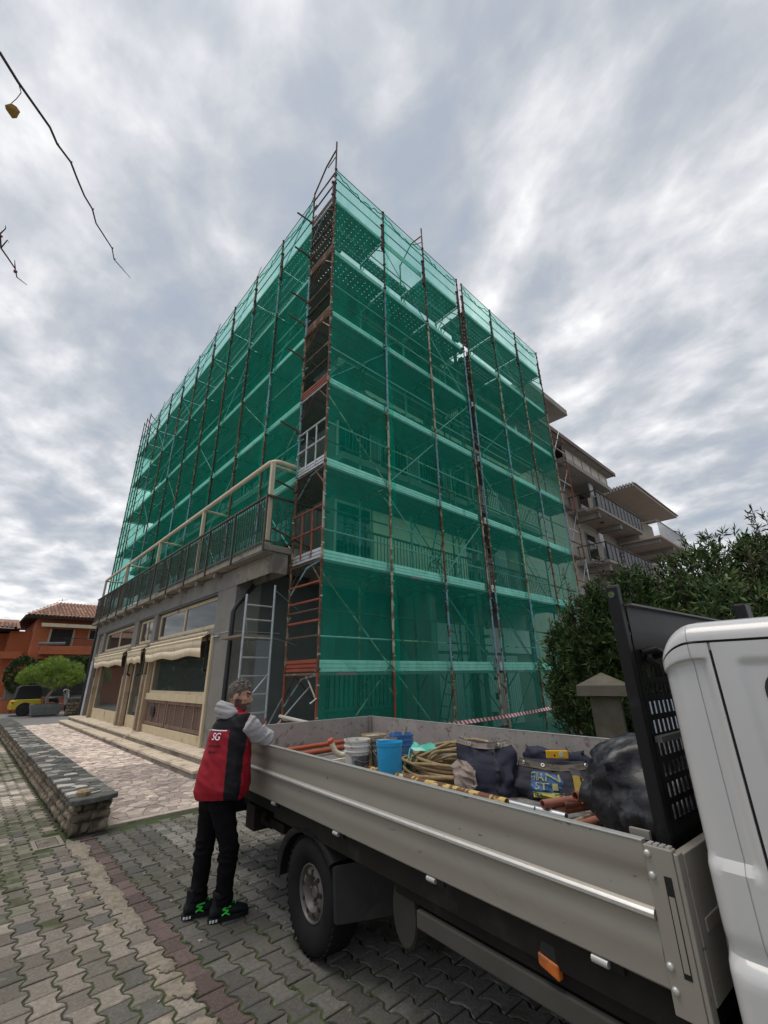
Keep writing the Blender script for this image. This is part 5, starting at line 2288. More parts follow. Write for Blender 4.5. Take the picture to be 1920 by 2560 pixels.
tag(hl.build("helmet", mat("black_white_helmet", (.05, .05, .055), .25, col2=(.7, .7, .72), c2lo=.5, c2hi=.52, c2scale=6), origin=Vector((4.42, 31.55, 1.0)), smooth=60), "black and white crash helmet resting on the dark scooter", "helmet")
# stone wall beyond the patio, bush at the house corner, kerb and road line
fw_ = thing("rubble_wall", "short dark rubble wall beside the corner of the shop at the far end of the patio", "stone wall", (5.2, 29.6, 0))
w = MB()
w.box((4.35, 29.6, -.02), (6.2, 30.0, .78))
w.build("core", m_core, fw_)
for c in range(5):
    x = 4.3
    while x < 6.1:
        ww = random.choice((.2, .26, .34))
        key = ("far", ww, c % 3)
        if key not in stone_me:
            stone_me[key] = rough_stone(ww - .015, .14, .03, int(ww * 100) + c).mesh("stone", m_wall_st)
        put("stone", stone_me[key], fw_, (x + ww / 2, 29.6, .08 + c * .155))
        x += ww
w = MB()
w.box((4.28, 29.55, .78), (6.2, 30.05, .85))
w.build("coping", m_stonep, fw_)
cb = thing("climbing_shrub", "dark climbing shrub at the corner of the orange house, above the fence", "bush", (2.4, 35.0, 0))
cen = []
for k in range(420):
    d = r.normal(size=3)
    d /= np.linalg.norm(d)
    cen.append([2.45 + d[0] * .75, 35.0 + d[1] * .4, 2.1 + d[2] * 1.0, d[0] * .5, d[1] * .5, .4])
leaf_cloud(cen, 14, .14, .03, m_pined, "foliage", cb, .4, 77)
w = MB()
w.tube([(2.4, 35.1, -.02), (2.45, 35.05, 1.8)], [.05, .03], 6)
w.build("stem", m_stem, cb)
cb = thing("terrace_creeper", "dark creeper massed under the balcony of the orange house behind the pine", "bush", (5.2, 35.0, 0))
cen = []
for k in range(420):
    d = r.normal(size=3)
    d /= np.linalg.norm(d)
    cen.append([5.1 + d[0] * 1.3, 35.0 + d[1] * .4, 2.6 + d[2] * .55, d[0] * .5, d[1] * .5, -.1])
leaf_cloud(cen, 14, .14, .03, m_pined, "foliage", cb, .4, 78)
w = MB()
w.tube([(5.2, 35.1, -.02), (5.15, 35.05, 2.4)], [.05, .03], 6)
w.build("stem", m_stem, cb)
kb = MB()
kb.box((-6, 27.2, -.03), (1.75, 27.5, .10))
tag(kb.build("kerb", m_stonep, bevel=.01), kind='structure')
rl = MB()
rl.box((-8, 32.6, -.03), (2.2, 32.75, -.022))
tag(rl.build("road_marking", mat("road_paint", (.55, .55, .52), .8, var=.2, scale=4)), kind='structure')
# distant houses and trees beyond, left of the orange house
fh = thing("distant_house", "pale distant house with a low tiled roof seen left past the orange house", "house", (-3, 60, 0))
w = MB()
w.box((-9, 60, -.02), (1.5, 68, 5.6))
w.build("wall", mat("ochre_plaster", (.35, .26, .13), .9, var=.1), fh)
w = MB()
w.rings([[(-9.6, 59.4, 5.61), (2.1, 59.4, 5.61), (2.1, 68.6, 5.61), (-9.6, 68.6, 5.61)], [(-6, 64, 7.4), (-1, 64, 7.4), (-1, 64.1, 7.4), (-6, 64.1, 7.4)]])
w.build("roof", m_tile, fh)

# belt of trees across the street behind the camera: the shop glass mirrors it
tb = thing("tree_line", "far belt of green trees across the street, mirrored in the shop windows", "trees", (-16, 50, 0))
tag(tb, kind='stuff')
cen = []
for k in range(3600):
    t = r.uniform(0, 1)
    y = 18 + 80 * t
    hh = 5.2 + 1.8 * math.sin(y * .9) + 1.2 * math.sin(y * 2.3)
    z = hh * r.uniform(.08, 1.0)
    cen.append([-16 + r.normal() * 1.1, y, z, r.normal() * .4, r.normal() * .4, .5])
leaf_cloud(cen, 14, .55, .13, m_ole, "foliage", tb, .3, 91)

# ================================================================== FLATBED TRUCK
m_alu = mat("anodised_dropside", (0.285, 0.265, 0.235), .48, metal=.35, var=.10, scale=2.0, stretch=(1, .35, 1), col2=(.22, .20, .175), c2lo=.6, c2hi=.75, c2scale=5, col3=(.12, .10, .085), c3lo=.67, c3hi=.71, c3scale=38, bump=.16, bscale=5)
m_alu_l = mat("bright_aluminium_edge", (0.50, 0.50, 0.49), .42, metal=.6, var=.10, scale=20, col2=(.3, .29, .27), c2lo=.62, c2hi=.72, c2scale=14)
m_alu_in = mat("scuffed_bed_inside", (0.34, 0.31, 0.29), .6, metal=.25, var=.18, scale=4, col2=(.16, .12, .105), c2lo=.57, c2hi=.68, c2scale=11, col3=(.10, .075, .065), c3lo=.63, c3hi=.69, c3scale=26)
m_chas = mat("dirty_black_chassis", (0.014, 0.013, 0.012), .85, var=.3, scale=5, spec=.15, col2=(.03, .026, .021), c2lo=.55, c2hi=.7, c2scale=3)
m_skirt = mat("dusty_grey_skirt", (0.055, 0.051, 0.044), .8, var=.2, scale=3, col2=(.06, .05, .042), c2lo=.55, c2hi=.7, c2scale=3)
m_tyre = mat("tyre_rubber", (0.013, 0.013, 0.014), .9, spec=.15, var=.25, scale=9)
m_rim = mat("dusty_steel_rim", (0.115, 0.105, 0.096), .55, metal=.3, var=.22, scale=9, col2=(.09, .075, .062), c2lo=.52, c2hi=.68, c2scale=7)
m_fend = mat("dusty_black_plastic", (0.022, 0.021, 0.021), .8, spec=.2, var=.25, scale=5, col2=(.05, .04, .032), c2lo=.56, c2hi=.7, c2scale=3)
m_white = mat("white_cab_paint", (0.48, 0.48, 0.485), .28, var=.03, scale=2, coat=.5, col2=(.42, .41, .40), c2lo=.62, c2hi=.8, c2scale=3)
m_blk = mat("black_headboard_paint", (0.0075, 0.0075, 0.0085), .45, spec=.25, var=.2, scale=5, col2=(.018, .018, .02), c2lo=.6, c2hi=.7, c2scale=9)
m_amber = mat("amber_lens", (0.48, 0.12, 0.015), .35, var=.2, scale=20, col2=(.18, .07, .03), c2lo=.5, c2hi=.65, c2scale=14)
m_hole = mat("deep_shadow_black", (.006, .006, .006), .9)

TR_LOC, TR_RZ = Vector((1.969, 2.792, 0)), R(-4.324)
truck = thing("flatbed_truck", "white cab dropside truck with grey aluminium bed loaded with scaffold tubes, parked on the pavers", "truck", TR_LOC, TR_RZ, local=True)
TRM = Matrix.Translation(TR_LOC) @ Matrix.Rotation(TR_RZ, 4, 'Z')
XB0, XB1, YR, YF = -.03, 2.20, 2.40, -2.135
ZBT, ZBB, ZFL = 1.122, .752, .785
# pressed side profile: (outward bulge, height)
SIDE = [(.0, 1.122), (.001, 1.112), (.001, 1.085), (.001, 1.060), (-.002, 1.045), (-.0065, 1.030), (-.009, 1.015), (-.007, .995), (-.003, .972), (-.001, .950),
        (.010, .944), (.017, .936), (.017, .926), (.010, .920), (.0, .914), (-.004, .903), (-.004, .890), (-.001, .872), (.002, .852), (.003, .838), (.002, .818), (.0, .80), (.0, .775), (.0, .757), (-.004, .752)]
def dropside(x, outward, y0, y1, name, axis='Y'):
    m = MB()
    prof = [(x + outward * o, z) for o, z in SIDE] + [(x - outward * .026, .752), (x - outward * .026, 1.122)]
    ring = lambda t: [((px, t, z) if axis == 'Y' else (t, px, z)) for px, z in prof]
    k = len(SIDE)
    rows = [ring(y0), ring(y1)]
    n = len(prof)
    m.rings(rows)
    # inner faces carry the scuffed finish, the rib and the top edge are bright
    for fi in range(n):
        if fi >= k - 1:
            m.m[fi] = 1 if fi != n - 1 else 2
        if fi in (10, 11, 12):
            m.m[fi] = 2
    return m.build(name, [m_alu, m_alu_in, m_alu_l], truck, smooth=28)
dropside(XB0, -1, YF + .02, YR, "side_panel")
dropside(XB1, 1, YF + .02, YR, "side_panel")
dropside(YR, 1, XB0 + .03, XB1 - .03, "tailgate", 'X')
w = MB()
for x in (XB0 + .012, XB1 - .012):
    w.box((x - .016, YF + .02, 1.1225), (x + .016, YR, 1.128))
w.box((XB0 + .03, YR - .03, 1.1225), (XB1 - .03, YR + .002, 1.128))
w.build("top_edge", m_alu_l, truck, bevel=.002)
w = MB()
w.box((XB0 + .028, YF, .735), (XB1 - .028, YR - .03, ZFL))
w.build("bed_floor", mat("worn_bed_floor", (.16, .15, .145), .7, var=.3, scale=4, col2=(.075, .06, .05), c2lo=.5, c2hi=.62, c2scale=7), truck)
w = MB()
w.box((XB1 - .06, YR - .07, .76), (XB1 - .03, YR - .03, 1.13))
w.build("corner_post", m_alu, truck, bevel=.004)
# front corner post with its latch slot, bulkhead behind
w = MB()
w.box((XB0 - .006, YF - .068, .70), (XB0 + .03, YF + .018, 1.118))
w.box((XB0 - .002, YF - .082, .695), (XB0 + .04, YF - .068, 1.110))
cp = w.build("corner_post", m_alu, truck, bevel=.003)
w = MB()
w.box((XB0 - .0075, YF - .052, .80), (XB0 - .004, YF - .030, 1.045))
w.build("latch_slot", m_hole, cp)
w = MB()
w.box((XB0 - .0095, YF - .050, .815), (XB0 - .0076, YF - .034, .995))
w.build("latch_bar", m_alu, cp)
for (y, z) in ((YF + .007, 1.095), (YF + .004, 1.038), (YF + .004, .815), (YF + .002, .760)):
    w = MB()
    w.lathe([(.0, -.010), (.006, -.010), (.010, -.007), (.011, 0.0)], 12, (XB0 - .005, y, z), axis='X')
    w.build("bolt", m_alu_l, cp, smooth=50)
w = MB()
for k in range(4):
    w.box((XB0 + .002, YF - .06 + k * .018, 1.1185), (XB0 + .028, YF - .048 + k * .018, 1.123))
w.build("post_cap", m_alu_l, cp)
w = MB()
w.box((XB0 + .04, YF - .085, .74), (XB1, YF - .055, 1.105))
w.box((XB0 + .08, YF - .091, .90), (XB1, YF - .085, .935))
w.build("front_panel", m_alu, truck, bevel=.004)
w = MB()
w.box((.03, YF + .02, 1.112), (.045, YF + .085, 1.138))
w.build("hinge_plate", m_alu, truck)
# headboard: box-section post and sheet with punched slots
YH = -2.160
w = MB()
n0 = 10
def hb_post(x0):
    m = MB()
    m.rings([[(x0, YH + .045, ZFL), (x0 + .042, YH + .045, ZFL), (x0 + .042, YH - .002, ZFL), (x0, YH - .002, ZFL)],
             [(x0, YH + .045, 1.985), (x0 + .042, YH + .045, 1.985), (x0 + .042, YH - .002, 1.992), (x0, YH - .002, 1.978)]])
    return m
po = hb_post(.072).build("headboard_post", m_blk, truck, bevel=.008)
w = MB()
w.lathe([(.0, 0), (.024, 0), (.024, -.004), (.0, -.004)], 14, (0, 0, 0), axis='X')
z = MB().add(w, Matrix.Translation((.0715, YH + .022, 1.945)) @ Matrix.Scale(.55, 4))
z.build("post_hole", mat("hole_view_green", (.07, .10, .045), .9, var=.5, scale=60), po)
hb_post(1.96).build("headboard_post", m_blk, truck, bevel=.008)
# sheet built as a grid with real slot openings
xs = [.116]
nx_ = 0
slots_x = []
x = .150
while x < 1.9:
    xs += [x, x + .026]
    slots_x.append(len(xs) - 2)
    x += .042
xs.append(1.96)
zs = [ZFL]
slots_z = []
for z in (1.16, 1.225, 1.29, 1.355, 1.43, 1.495, 1.56, 1.625):
    zs += [z, z + .045]
    slots_z.append(len(zs) - 2)
zs += [1.76, 1.80, 1.90]
m = MB()
W_ = len(xs)
bend = lambda z: -.006 * max(0, min(1, (z - 1.70) / .08)) if z > 1.7 else 0
m.v = [(x, YH + bend(z), z) for z in zs for x in xs]
for iz in range(len(zs) - 1):
    for ix in range(W_ - 1):
        if ix in slots_x and iz in slots_z:
            continue
        a = iz * W_ + ix
        m.f.append((a, a + 1, a + W_ + 1, a + W_))
        m.m.append(0)
o = m.build("headboard_sheet", m_blk, truck)
so = o.modifiers.new("thickness", 'SOLIDIFY')
so.thickness = .005
w = MB()
w.box((.116, YH - .03, 1.405), (1.96, YH - .006, 1.425))
w.box((.116, YH - .03, 1.90), (1.96, YH + .01, 1.908))
w.build("headboard_rail", mat("grey_worn_rail", (.10, .10, .10), .5, var=.3), truck)
w = MB()
w.tube([(.17, YH - .008, 1.72), (.19, YH - .05, 1.73), (.23, YH - .06, 1.715), (.25, YH - .02, 1.705)], .013, 8)
w.tube([(.18, YH - .01, 1.70), (.21, YH - .035, 1.67), (.22, YH - .03, 1.63)], .015, 8)
w.build("work_lamp_bracket", m_blk, truck, smooth=50)
w = MB()
w.box((.34, YH - .34, 1.78), (.42, YH - .30, 1.885))
w.build("roof_stub", m_blk, truck, bevel=.008)

# sub-frame, skirt, latches
w = MB()
w.box((.02, YF - .05, .655), (XB1 - .05, YR - .04, .735))
w.box((.55, -4.6, .40), (.66, YR - .1, .655))
w.box((1.50, -4.6, .40), (1.61, YR - .1, .655))
w.build("subframe", m_chas, truck)
w = MB()
w.box((-.004, YF - .05, .640), (.018, .70, .738))
w.build("bed_beam", m_chas, truck)
w = MB()
w.box((.02, -2.4, .585), (.045, -.75, .655))
w.build("skirt_upper", m_chas, truck, bevel=.004)
w = MB()
w.box((.004, -2.6, .500), (.034, -.93, .572))
w.build("skirt_rail", m_skirt, truck, bevel=.006)
w = MB()
w.box((.05, -2.3, .54), (.5, -1.0, .62))
w.build("tool_box", m_chas, truck)
for y in (.675, -.23, -1.08, -1.895):
    w = MB()
    w.tube([(-.022, y - .028, .738), (-.022, y + .028, .738)], .0125, 10)
    lt = w.build("side_latch", m_alu_l, truck, smooth=40)
    w = MB()
    w.box((-.018, y - .075, .725), (.0, y - .032, .752))
    w.build("latch_clip", m_chas, lt)
# side marker lamp
w = MB()
w.rings([[(-.012, -1.715, .606), (-.012, -1.632, .628), (.02, -1.632, .628), (.02, -1.715, .606)], [(-.012, -1.715, .655), (-.012, -1.632, .668), (.02, -1.632, .668), (.02, -1.715, .655)]])
sl = w.build("side_marker_lamp", m_amber, truck, bevel=.008, seg=3)
w = MB()
w.rings([[(-.010, -1.712, .656), (-.010, -1.640, .669), (.02, -1.640, .669), (.02, -1.712, .656)], [(-.004, -1.705, .705), (-.004, -1.65, .705), (.02, -1.65, .705), (.02, -1.705, .705)]])
w.build("lamp_holder", m_fend, sl, bevel=.004)
# round tank end
w = MB()
w.lathe([(.0, .0), (.145, .0), (.155, .012), (.150, .03), (.13, .04), (.13, .5), (.0, .5)], 24, (0, 0, 0), axis='X')
z = MB().add(w, Matrix.Translation((.06, -.77, .50)) @ Matrix.Diagonal((1, .62, 1.0, 1)))
z.build("air_tank", mat("grimy_tank", (.028, .026, .022), .8, var=.3, scale=6), truck, smooth=40)

# rear wheels
def wheel(name, x, y, flip, parent=truck):
    wh = MB()
    prof = [(.152, .060), (.165, .034), (.20, .014), (.235, .006), (.275, .008), (.300, .018), (.313, .04), (.316, .07), (.316, .17), (.313, .20), (.300, .222), (.25, .232), (.20, .22)]
    wh.lathe(prof, 40, (0, 0, 0), axis='X')
    for k in range(44):
        a = 2 * math.pi * k / 44
        for s in (.045, .115, .165):
            c = Vector((s, math.cos(a) * .3140, math.sin(a) * .3140))
            wh.obox(c, (.026, 0, 0), (0, -math.sin(a) * .011, math.cos(a) * .011), (0, math.cos(a) * .005, math.sin(a) * .005))
    M = Matrix.Translation((x, y, .316)) @ (Matrix.Scale(-1, 4, (1, 0, 0)) if flip else Matrix.Identity(4))
    h = thing_part = bpy.data.objects.new(name, None)
    COL.objects.link(h)
    h.parent = parent
    h.matrix_local = M
    ORG[h.name] = Vector((0, 0, 0))
    wh.build("tyre", m_tyre, h, smooth=40)
    r_ = MB()
    r_.lathe([(.160, .052), (.158, .036), (.150, .034), (.145, .044), (.140, .058), (.134, .052), (.115, .040), (.098, .040), (.088, .052), (.080, .085), (.074, .095), (.036, .095), (.034, .066), (.028, .060), (.0, .060)], 40, (0, 0, 0), axis='X')
    r_.build("rim", m_rim, h, smooth=35)
    ho = MB()
    for k in range(9):
        a = 2 * math.pi * (k + .3) / 9
        ho.add(MB().lathe([(.0, 0), (.0145, 0), (.0145, .012), (.0, .012)], 12, (0, 0, 0), axis='X'), Matrix.Translation((.0385, .112 * math.cos(a), .112 * math.sin(a))))
    ho.build("rim_hole", m_hole, h)  # black discs on the rim stand in for the shade of its holes
    nu = MB()
    for k in range(5):
        a = 2 * math.pi * (k + .1) / 5
        nu.add(MB().lathe([(.0, -.002), (.009, .0), (.012, .005), (.012, .05)], 6, (0, 0, 0), axis='X'), Matrix.Translation((.064, .056 * math.cos(a), .056 * math.sin(a))))
    nu.build("wheel_nut", m_rim, h)
    return h
wheel("wheel", -.0, .155, False)
wheel("wheel", XB1 - .02, .155, True)
wheel("wheel", -.0, -3.35, False)
wheel("wheel", XB1 - .25, -3.35, True)
# mudguard with flap
w = MB()
n = 22
rows = []
for k in range(n + 1):
    a = R(-6) + (R(186)) * k / n
    rr = .375 if k < n else .375
    y, z = .19 + rr * 1.08 * math.cos(a), .31 + rr * .98 * math.sin(a)
    rows.append((y, z))
m = MB()
secs_ = []
for k in range(n + 1):
    a = R(-2) + R(140) * k / n
    row = []
    for x, f in ((.004, .875), (-.004, .90), (-.004, .985), (.012, 1.0), (.26, 1.0), (.26, .975), (.03, .97), (.016, .95), (.014, .88)):
        row.append((x, .175 + .445 * f * math.cos(a), .305 + .385 * f * math.sin(a)))
    secs_.append(row)
m.rings(secs_)
m.build("mudguard", m_fend, truck, smooth=40)
# added unseen blocks that keep light out under the truck, far side and middle
w = MB()
w.box((2.08, -2.0, .12), (2.12, 1.9, .70))
w.build("far_light_block", m_chas, truck)
w = MB()
w.tube([(1.1, -3.2, .42), (1.1, -1.6, .40), (1.1, .1, .34)], [.16, .09, .07], 10)
w.box((.72, -2.4, .26), (1.45, -1.5, .62))
w.tube([(1.1, 1.2, .40), (1.1, 1.2, .58)], .32, 20)
w.box((.2, -4.2, .22), (1.8, -2.5, .42))
w.build("underbody_light_block", m_chas, truck)
w = MB()
w.rings([[(.0, -.185, .28), (.0, -.215, .275), (.30, -.50, .34), (.30, -.47, .34)], [(.0, -.155, .54), (.0, -.19, .56), (.26, -.44, .62), (.26, -.41, .62)]])
w.build("mud_flap", m_fend, truck, bevel=.006)
# axle, rear beam, tail lights
w = MB()
w.tube([(.15, .155, .316), (XB1 - .15, .155, .316)], .06, 10)
w.box((.4, .0, .36), (.6, .5, .5))
w.build("axle", m_chas, truck)
w = MB()
w.box((.05, 2.05, .38), (XB1 - .1, 2.14, .50))
w.box((.3, 1.0, .45), (1.9, 2.05, .50))
w.box((.04, 1.16, .44), (.30, 1.34, .62))
w.build("rear_beam", m_chas, truck)
w = MB()
w.tube([(.05, .98, .60), (.06, 1.02, .54), (.12, .98, .50), (.2, .92, .53)], .022, 8)
w.box((.1, .72, .50), (.3, .98, .56))
w.build("hose_bracket", m_chas, truck)
w = MB()
w.box((.1, 2.15, .52), (.45, 2.20, .62))
w.box((1.7, 2.15, .52), (2.05, 2.20, .62))
w.build("tail_light", mat("red_tail_lamp", (.3, .03, .02), .4), truck)

# ------------------------------------------------------------------ cab
def sstep(a, b, x):
    t = max(0.0, min(1.0, (x - a) / (b - a)))
    return t * t * (3 - 2 * t)
CY0, CY1, CZ0, CZ1 = -2.282, -4.35, .40, 1.802
def groove(v, c, wd):
    return 1.0 if abs(v - c) < wd else 0.0
GD, GS, GR = -2.447, -2.388, 1.737
ylines = sorted(set([CY0 - v for v in (0, .004, .010, .018, .028, .040, .055, .07, .085)] + list(np.arange(-2.375, -2.66, -.009)) + list(np.arange(-2.66, CY1 - .01, -.04)) + [GD - .0042, GD - .003, GD + .003, GD + .0042, GS - .0022, GS - .0012, GS + .0012, GS + .0022]), reverse=True)
zlines = sorted(set(list(np.arange(CZ0, 1.10, .02)) + list(np.arange(1.10, 1.60, .0135)) + list(np.arange(1.60, 1.735, .008)) + [GR - .0042, GR - .003, GR + .003, GR + .0042] + [1.802 - v for v in (0, .0015, .004, .008, .014, .022, .032, .042, .052)]))
def cab_off(y, z):
    a = CY0 - y
    zr = CZ1 - .105 * (1 - min(1, a / .13)) ** 2.4
    zz = z if z < 1.60 else 1.60 + (z - 1.60) * (zr - 1.60) / (CZ1 - 1.60)
    off = 0.0
    r1 = .055
    if a < r1:
        off += r1 - math.sqrt(max(0, r1 * r1 - (r1 - a) ** 2))
    b = CZ1 - z
    r2 = .06
    if b < r2:
        off += r2 - math.sqrt(max(0, r2 * r2 - (r2 - b) ** 2))
    off += .05 * max(0, z - 1.0) ** 1.5 * .6
    # pressed recess on the rear pillar
    rec = sstep(1.690, 1.676, z) * sstep(1.100, 1.128, z) * sstep(-2.436, -2.412, y)
    off += .019 * rec
    # belt crease, wheel arch flare below
    off += -.022 * sstep(.905, .868, z) + .012 * math.exp(-((z - .91) / .02) ** 2)
    # door and roof joints
    if abs(y - GD) < .0038 and z < GR:
        off += .010
    if abs(z - GR) < .0038:
        off += .008
    if abs(y - GS) < .0018:
        off += .0035
    # soft sunk surround of the side window
    wx = sstep(-2.505, -2.53, y) * sstep(-3.75, -3.70, y) * sstep(1.685, 1.662, z) * sstep(1.15, 1.17, z)
    off += .008 * wx
    return off, zz
m = MB()
rows = []
for y in ylines:
    row = []
    for z in zlines:
        off, zz = cab_off(y, z)
        row.append((XB0 + off, y, zz))
    zt = row[-1][2]
    xe = row[-1][0]
    for u in (.03, .1, .25, .5, .75, .9, .97):
        row.append((xe + (1.93 - xe) * u, y, zt + .03 * math.sin(math.pi * u) ** .6))
    row += [(1.93, y, zt - .02), (1.98, y, zt - .1), (2.0, y, 1.1), (2.0, y, CZ0)]
    rows.append(row)
m.rings(rows, closed=False)
# back wall of the cab
back = rows[0]
m.face(list(reversed([(p[0], p[1] + .0, p[2]) for p in back[::4]] + [back[-1]])))
m.face([(p[0], p[1], p[2]) for p in rows[-1][::4]] + [rows[-1][-1]])
cab = m.build("cab", m_white, truck, smooth=32)
# black strips standing in for the shade in the door gap and roof joint
w = MB()
ysl = [y for y in ylines]
zpts = np.arange(.45, 1.74, .03)
for za, zb in zip(zpts[:-1], zpts[1:]):
    xa, xb_ = XB0 + cab_off(GD - .006, za)[0] + .004, XB0 + cab_off(GD - .006, zb)[0] + .004
    w.face([(xa, GD - .0036, za), (xa, GD + .0036, za), (xb_, GD + .0036, zb), (xb_, GD - .0036, zb)])
xe = lambda y: XB0 + cab_off(y, GR - .006)[0]
yy_ = [CY0 - .004, CY0 - .012, CY0 - .03, CY0 - .06] + list(np.arange(-2.37, CY1, -.06))
for ya, yb in zip(yy_[:-1], yy_[1:]):
    za, zb = cab_off(ya, GR)[1], cab_off(yb, GR)[1]
    w.face([(xe(ya) + .003, ya, za - .003), (xe(yb) + .003, yb, zb - .003), (xe(yb) + .003, yb, zb + .003), (xe(ya) + .003, ya, za + .003)])
w.build("joint_shade", m_hole, cab)
# side window: rubber frame and dark glass
def wpoly(g):
    y0, y1, z0, z1, r = -2.553 - g, -3.6 + g, 1.19 + g, 1.650 - g, .07 - g * .3
    P = []
    for cy, cz, a0 in ((y0 - r, z1 - r, 0), (y1 + r, z1 - r, 90), (y1 + r, z0 + r, 180), (y0 - r, z0 + r, 270)):
        for k in range(7):
            a = R(a0 + 15 * k)
            P.append((cy + r * math.cos(a), cz + r * math.sin(a)))
    return P
def wprism(g, x0, x1):
    m = MB()
    P = wpoly(g)
    rr = [[(XB0 + cab_off(y, z)[0] * .0 + .0085 + .03 * max(0, z - 1.0) ** 1.5 + x, y - .06 * (1.65 - z) * (1 if y > -3 else 0), z) for y, z in P] for x in (x1, x0)]
    m.rings(rr)
    return m
sw = wprism(0, -.005, .012).build("side_window", m_blackp, cab)
wprism(.022, -.0075, -.0052).build("pane", mat("dark_cab_glass", (.006, .007, .008), .05, var=0, coat=.6), sw)
w = MB()
w.box((.03, -4.9, .40), (1.97, -4.34, 1.0))
w.rings([[(.03, -4.34, 1.0), (1.97, -4.34, 1.0), (1.97, -4.34, 1.78), (.1, -4.34, 1.78)], [(.05, -4.9, 1.0), (1.95, -4.9, 1.0), (1.85, -4.5, 1.72), (.15, -4.5, 1.72)]])
w.build("cab_front", m_white, cab, bevel=.03)
w = MB()
w.box((.25, -2.30, .42), (1.75, -2.26, 1.2))
w.build("cab_back_bracket", m_chas, truck)

# ================================================================== CARGO
def T(x, y, z):
    return TRM @ Vector((x, y, z))


def cargo(name, label, cat, x, y, z=ZFL, rz=0.0, group=None):
    return thing(name, label, cat, T(x, y, z), TR_RZ + rz, group, local=True)


def solo(mb, name, mats, label, cat, x, y, z=ZFL, rz=0.0, group=None, smooth=50):
    o = mb.build(name, mats, None, smooth=smooth)
    o.location = T(x, y, z)
    o.rotation_euler = (0, 0, TR_RZ + rz)
    return tag(o, label, cat, group)


m_pw = mat("dirty_white_plastic", (0.62, 0.60, 0.55), .5, var=.1, scale=9, col2=(.33, .30, .26), c2lo=.56, c2hi=.68, c2scale=11)
m_pg = mat("plaster_smeared_grey", (0.115, 0.115, 0.12), .75, var=.4, scale=16, col2=(.34, .33, .31), c2lo=.6, c2hi=.66, c2scale=15)
m_pb = mat("cobalt_plastic", (0.045, 0.16, 0.42), .5, var=.2, scale=9, col2=(.22, .27, .33), c2lo=.58, c2hi=.66, c2scale=10)
m_cy = mat("sky_blue_plastic", (0.025, 0.34, 0.66), .4, var=.08, scale=6)
m_oc = mat("ochre_dust_plastic", (0.38, 0.29, 0.15), .7, var=.2, scale=9)
m_in = mat("grey_mortar_inside", (0.36, 0.35, 0.33), .9, var=.5, scale=14, col2=(.10, .10, .10), c2lo=.5, c2hi=.6, c2scale=9)
m_lab = mat("smeared_label", (0.085, 0.085, 0.095), .6, var=.5, scale=22, col2=(.34, .34, .35), c2lo=.56, c2hi=.61, c2scale=16)
m_wire = mat("wire_handle", (.35, .35, .36), .4, metal=.7, var=.1)


def bucket(label, x, y, r, h, body, fill=.9, ribs=True, lab=None, square=False, handle=True):
    t = cargo("bucket", label, "bucket", x, y, ZFL, rnd(-.3, .3), "buckets in the truck bed")
    m = MB()
    r0 = r * .86
    prof = [(.0, .001), (r0, .001), (r0 + .004, .012)]
    if ribs:
        prof += [(r * .96, h - .105), (r * 1.03, h - .10), (r * 1.03, h - .092), (r * .97, h - .088), (r * .975, h - .062), (r * 1.045, h - .058), (r * 1.045, h - .048), (r * .985, h - .044), (r * .985, h - .02), (r * 1.05, h - .016)]
    else:
        prof += [(r * .985, h - .03), (r * 1.03, h - .028)]
    prof += [(r * 1.05, h), (r * .985, h), (r * .96, h - .02), (r0 * .98 + (r * .96 - r0 * .98) * fill, h * fill)]
    m.lathe(prof, 28)
    if square:
        m.v = [((v[0] * 1.02), v[1] * 1.02, v[2]) for v in m.v]
    m.build("body", body, t, smooth=32)
    f = MB()
    f.lathe([(.0, h * fill), (r0 * .98 + (r * .96 - r0 * .98) * fill, h * fill)], 28)
    f.build("contents", m_in, t)
    if lab:
        l_ = MB()
        n = 14
        a0 = R(200)
        for k in range(n):
            aa, ab = a0 + R(130) * k / n, a0 + R(130) * (k + 1) / n
            def P(a, z):
                rr = r0 + (r * .96 - r0) * (z / (h - .105)) + .0025
                return (rr * math.cos(a), rr * math.sin(a), z)
            l_.face([P(aa, h * .16), P(ab, h * .16), P(ab, h * .60), P(aa, h * .60)])
        l_.build("label", lab, t, smooth=60)
    if handle:
        hd = MB()
        hp = []
        for k in range(13):
            a = math.pi * k / 12
            hp.append((r * 1.04 * math.cos(a), -r * 1.0 * math.sin(a) * .98 - .002, h - .09 - r * .75 * math.sin(a)))
        hd.tube(hp, .003, 5)
        hd.build("handle", m_wire, t)
    return t


bucket("dirty white plastic bucket with ribbed rim and a smeared grey label", .826, .762, .118, .315, m_pw, .88, lab=m_lab)
bucket("dark grey plaster smeared bucket right of the dirty white bucket", 1.05, .64, .122, .31, m_pg, .93)
bucket("ochre dusted bucket standing behind the dirty white one", 1.175, .965, .118, .31, m_oc, .95)
b = bucket("tall cobalt blue bucket with a trowel handle sticking out", 1.325, .71, .117, .325, m_pb, .8)
hd = MB()
hd.tube([(.03, .03, .25), (.07, .02, .345), (.085, .02, .375)], .016, 8)
solo(hd, "trowel_handle", mat("grey_wood", (.22, .20, .18), .8), "grey wooden tool handle poking out of the tall cobalt blue bucket", "tool handle", 1.325, .71)
bucket("bright sky blue bucket, the smallest, standing in front of the dark grey one", .862, .325, .110, .330, m_cy, .6, ribs=False, handle=False)

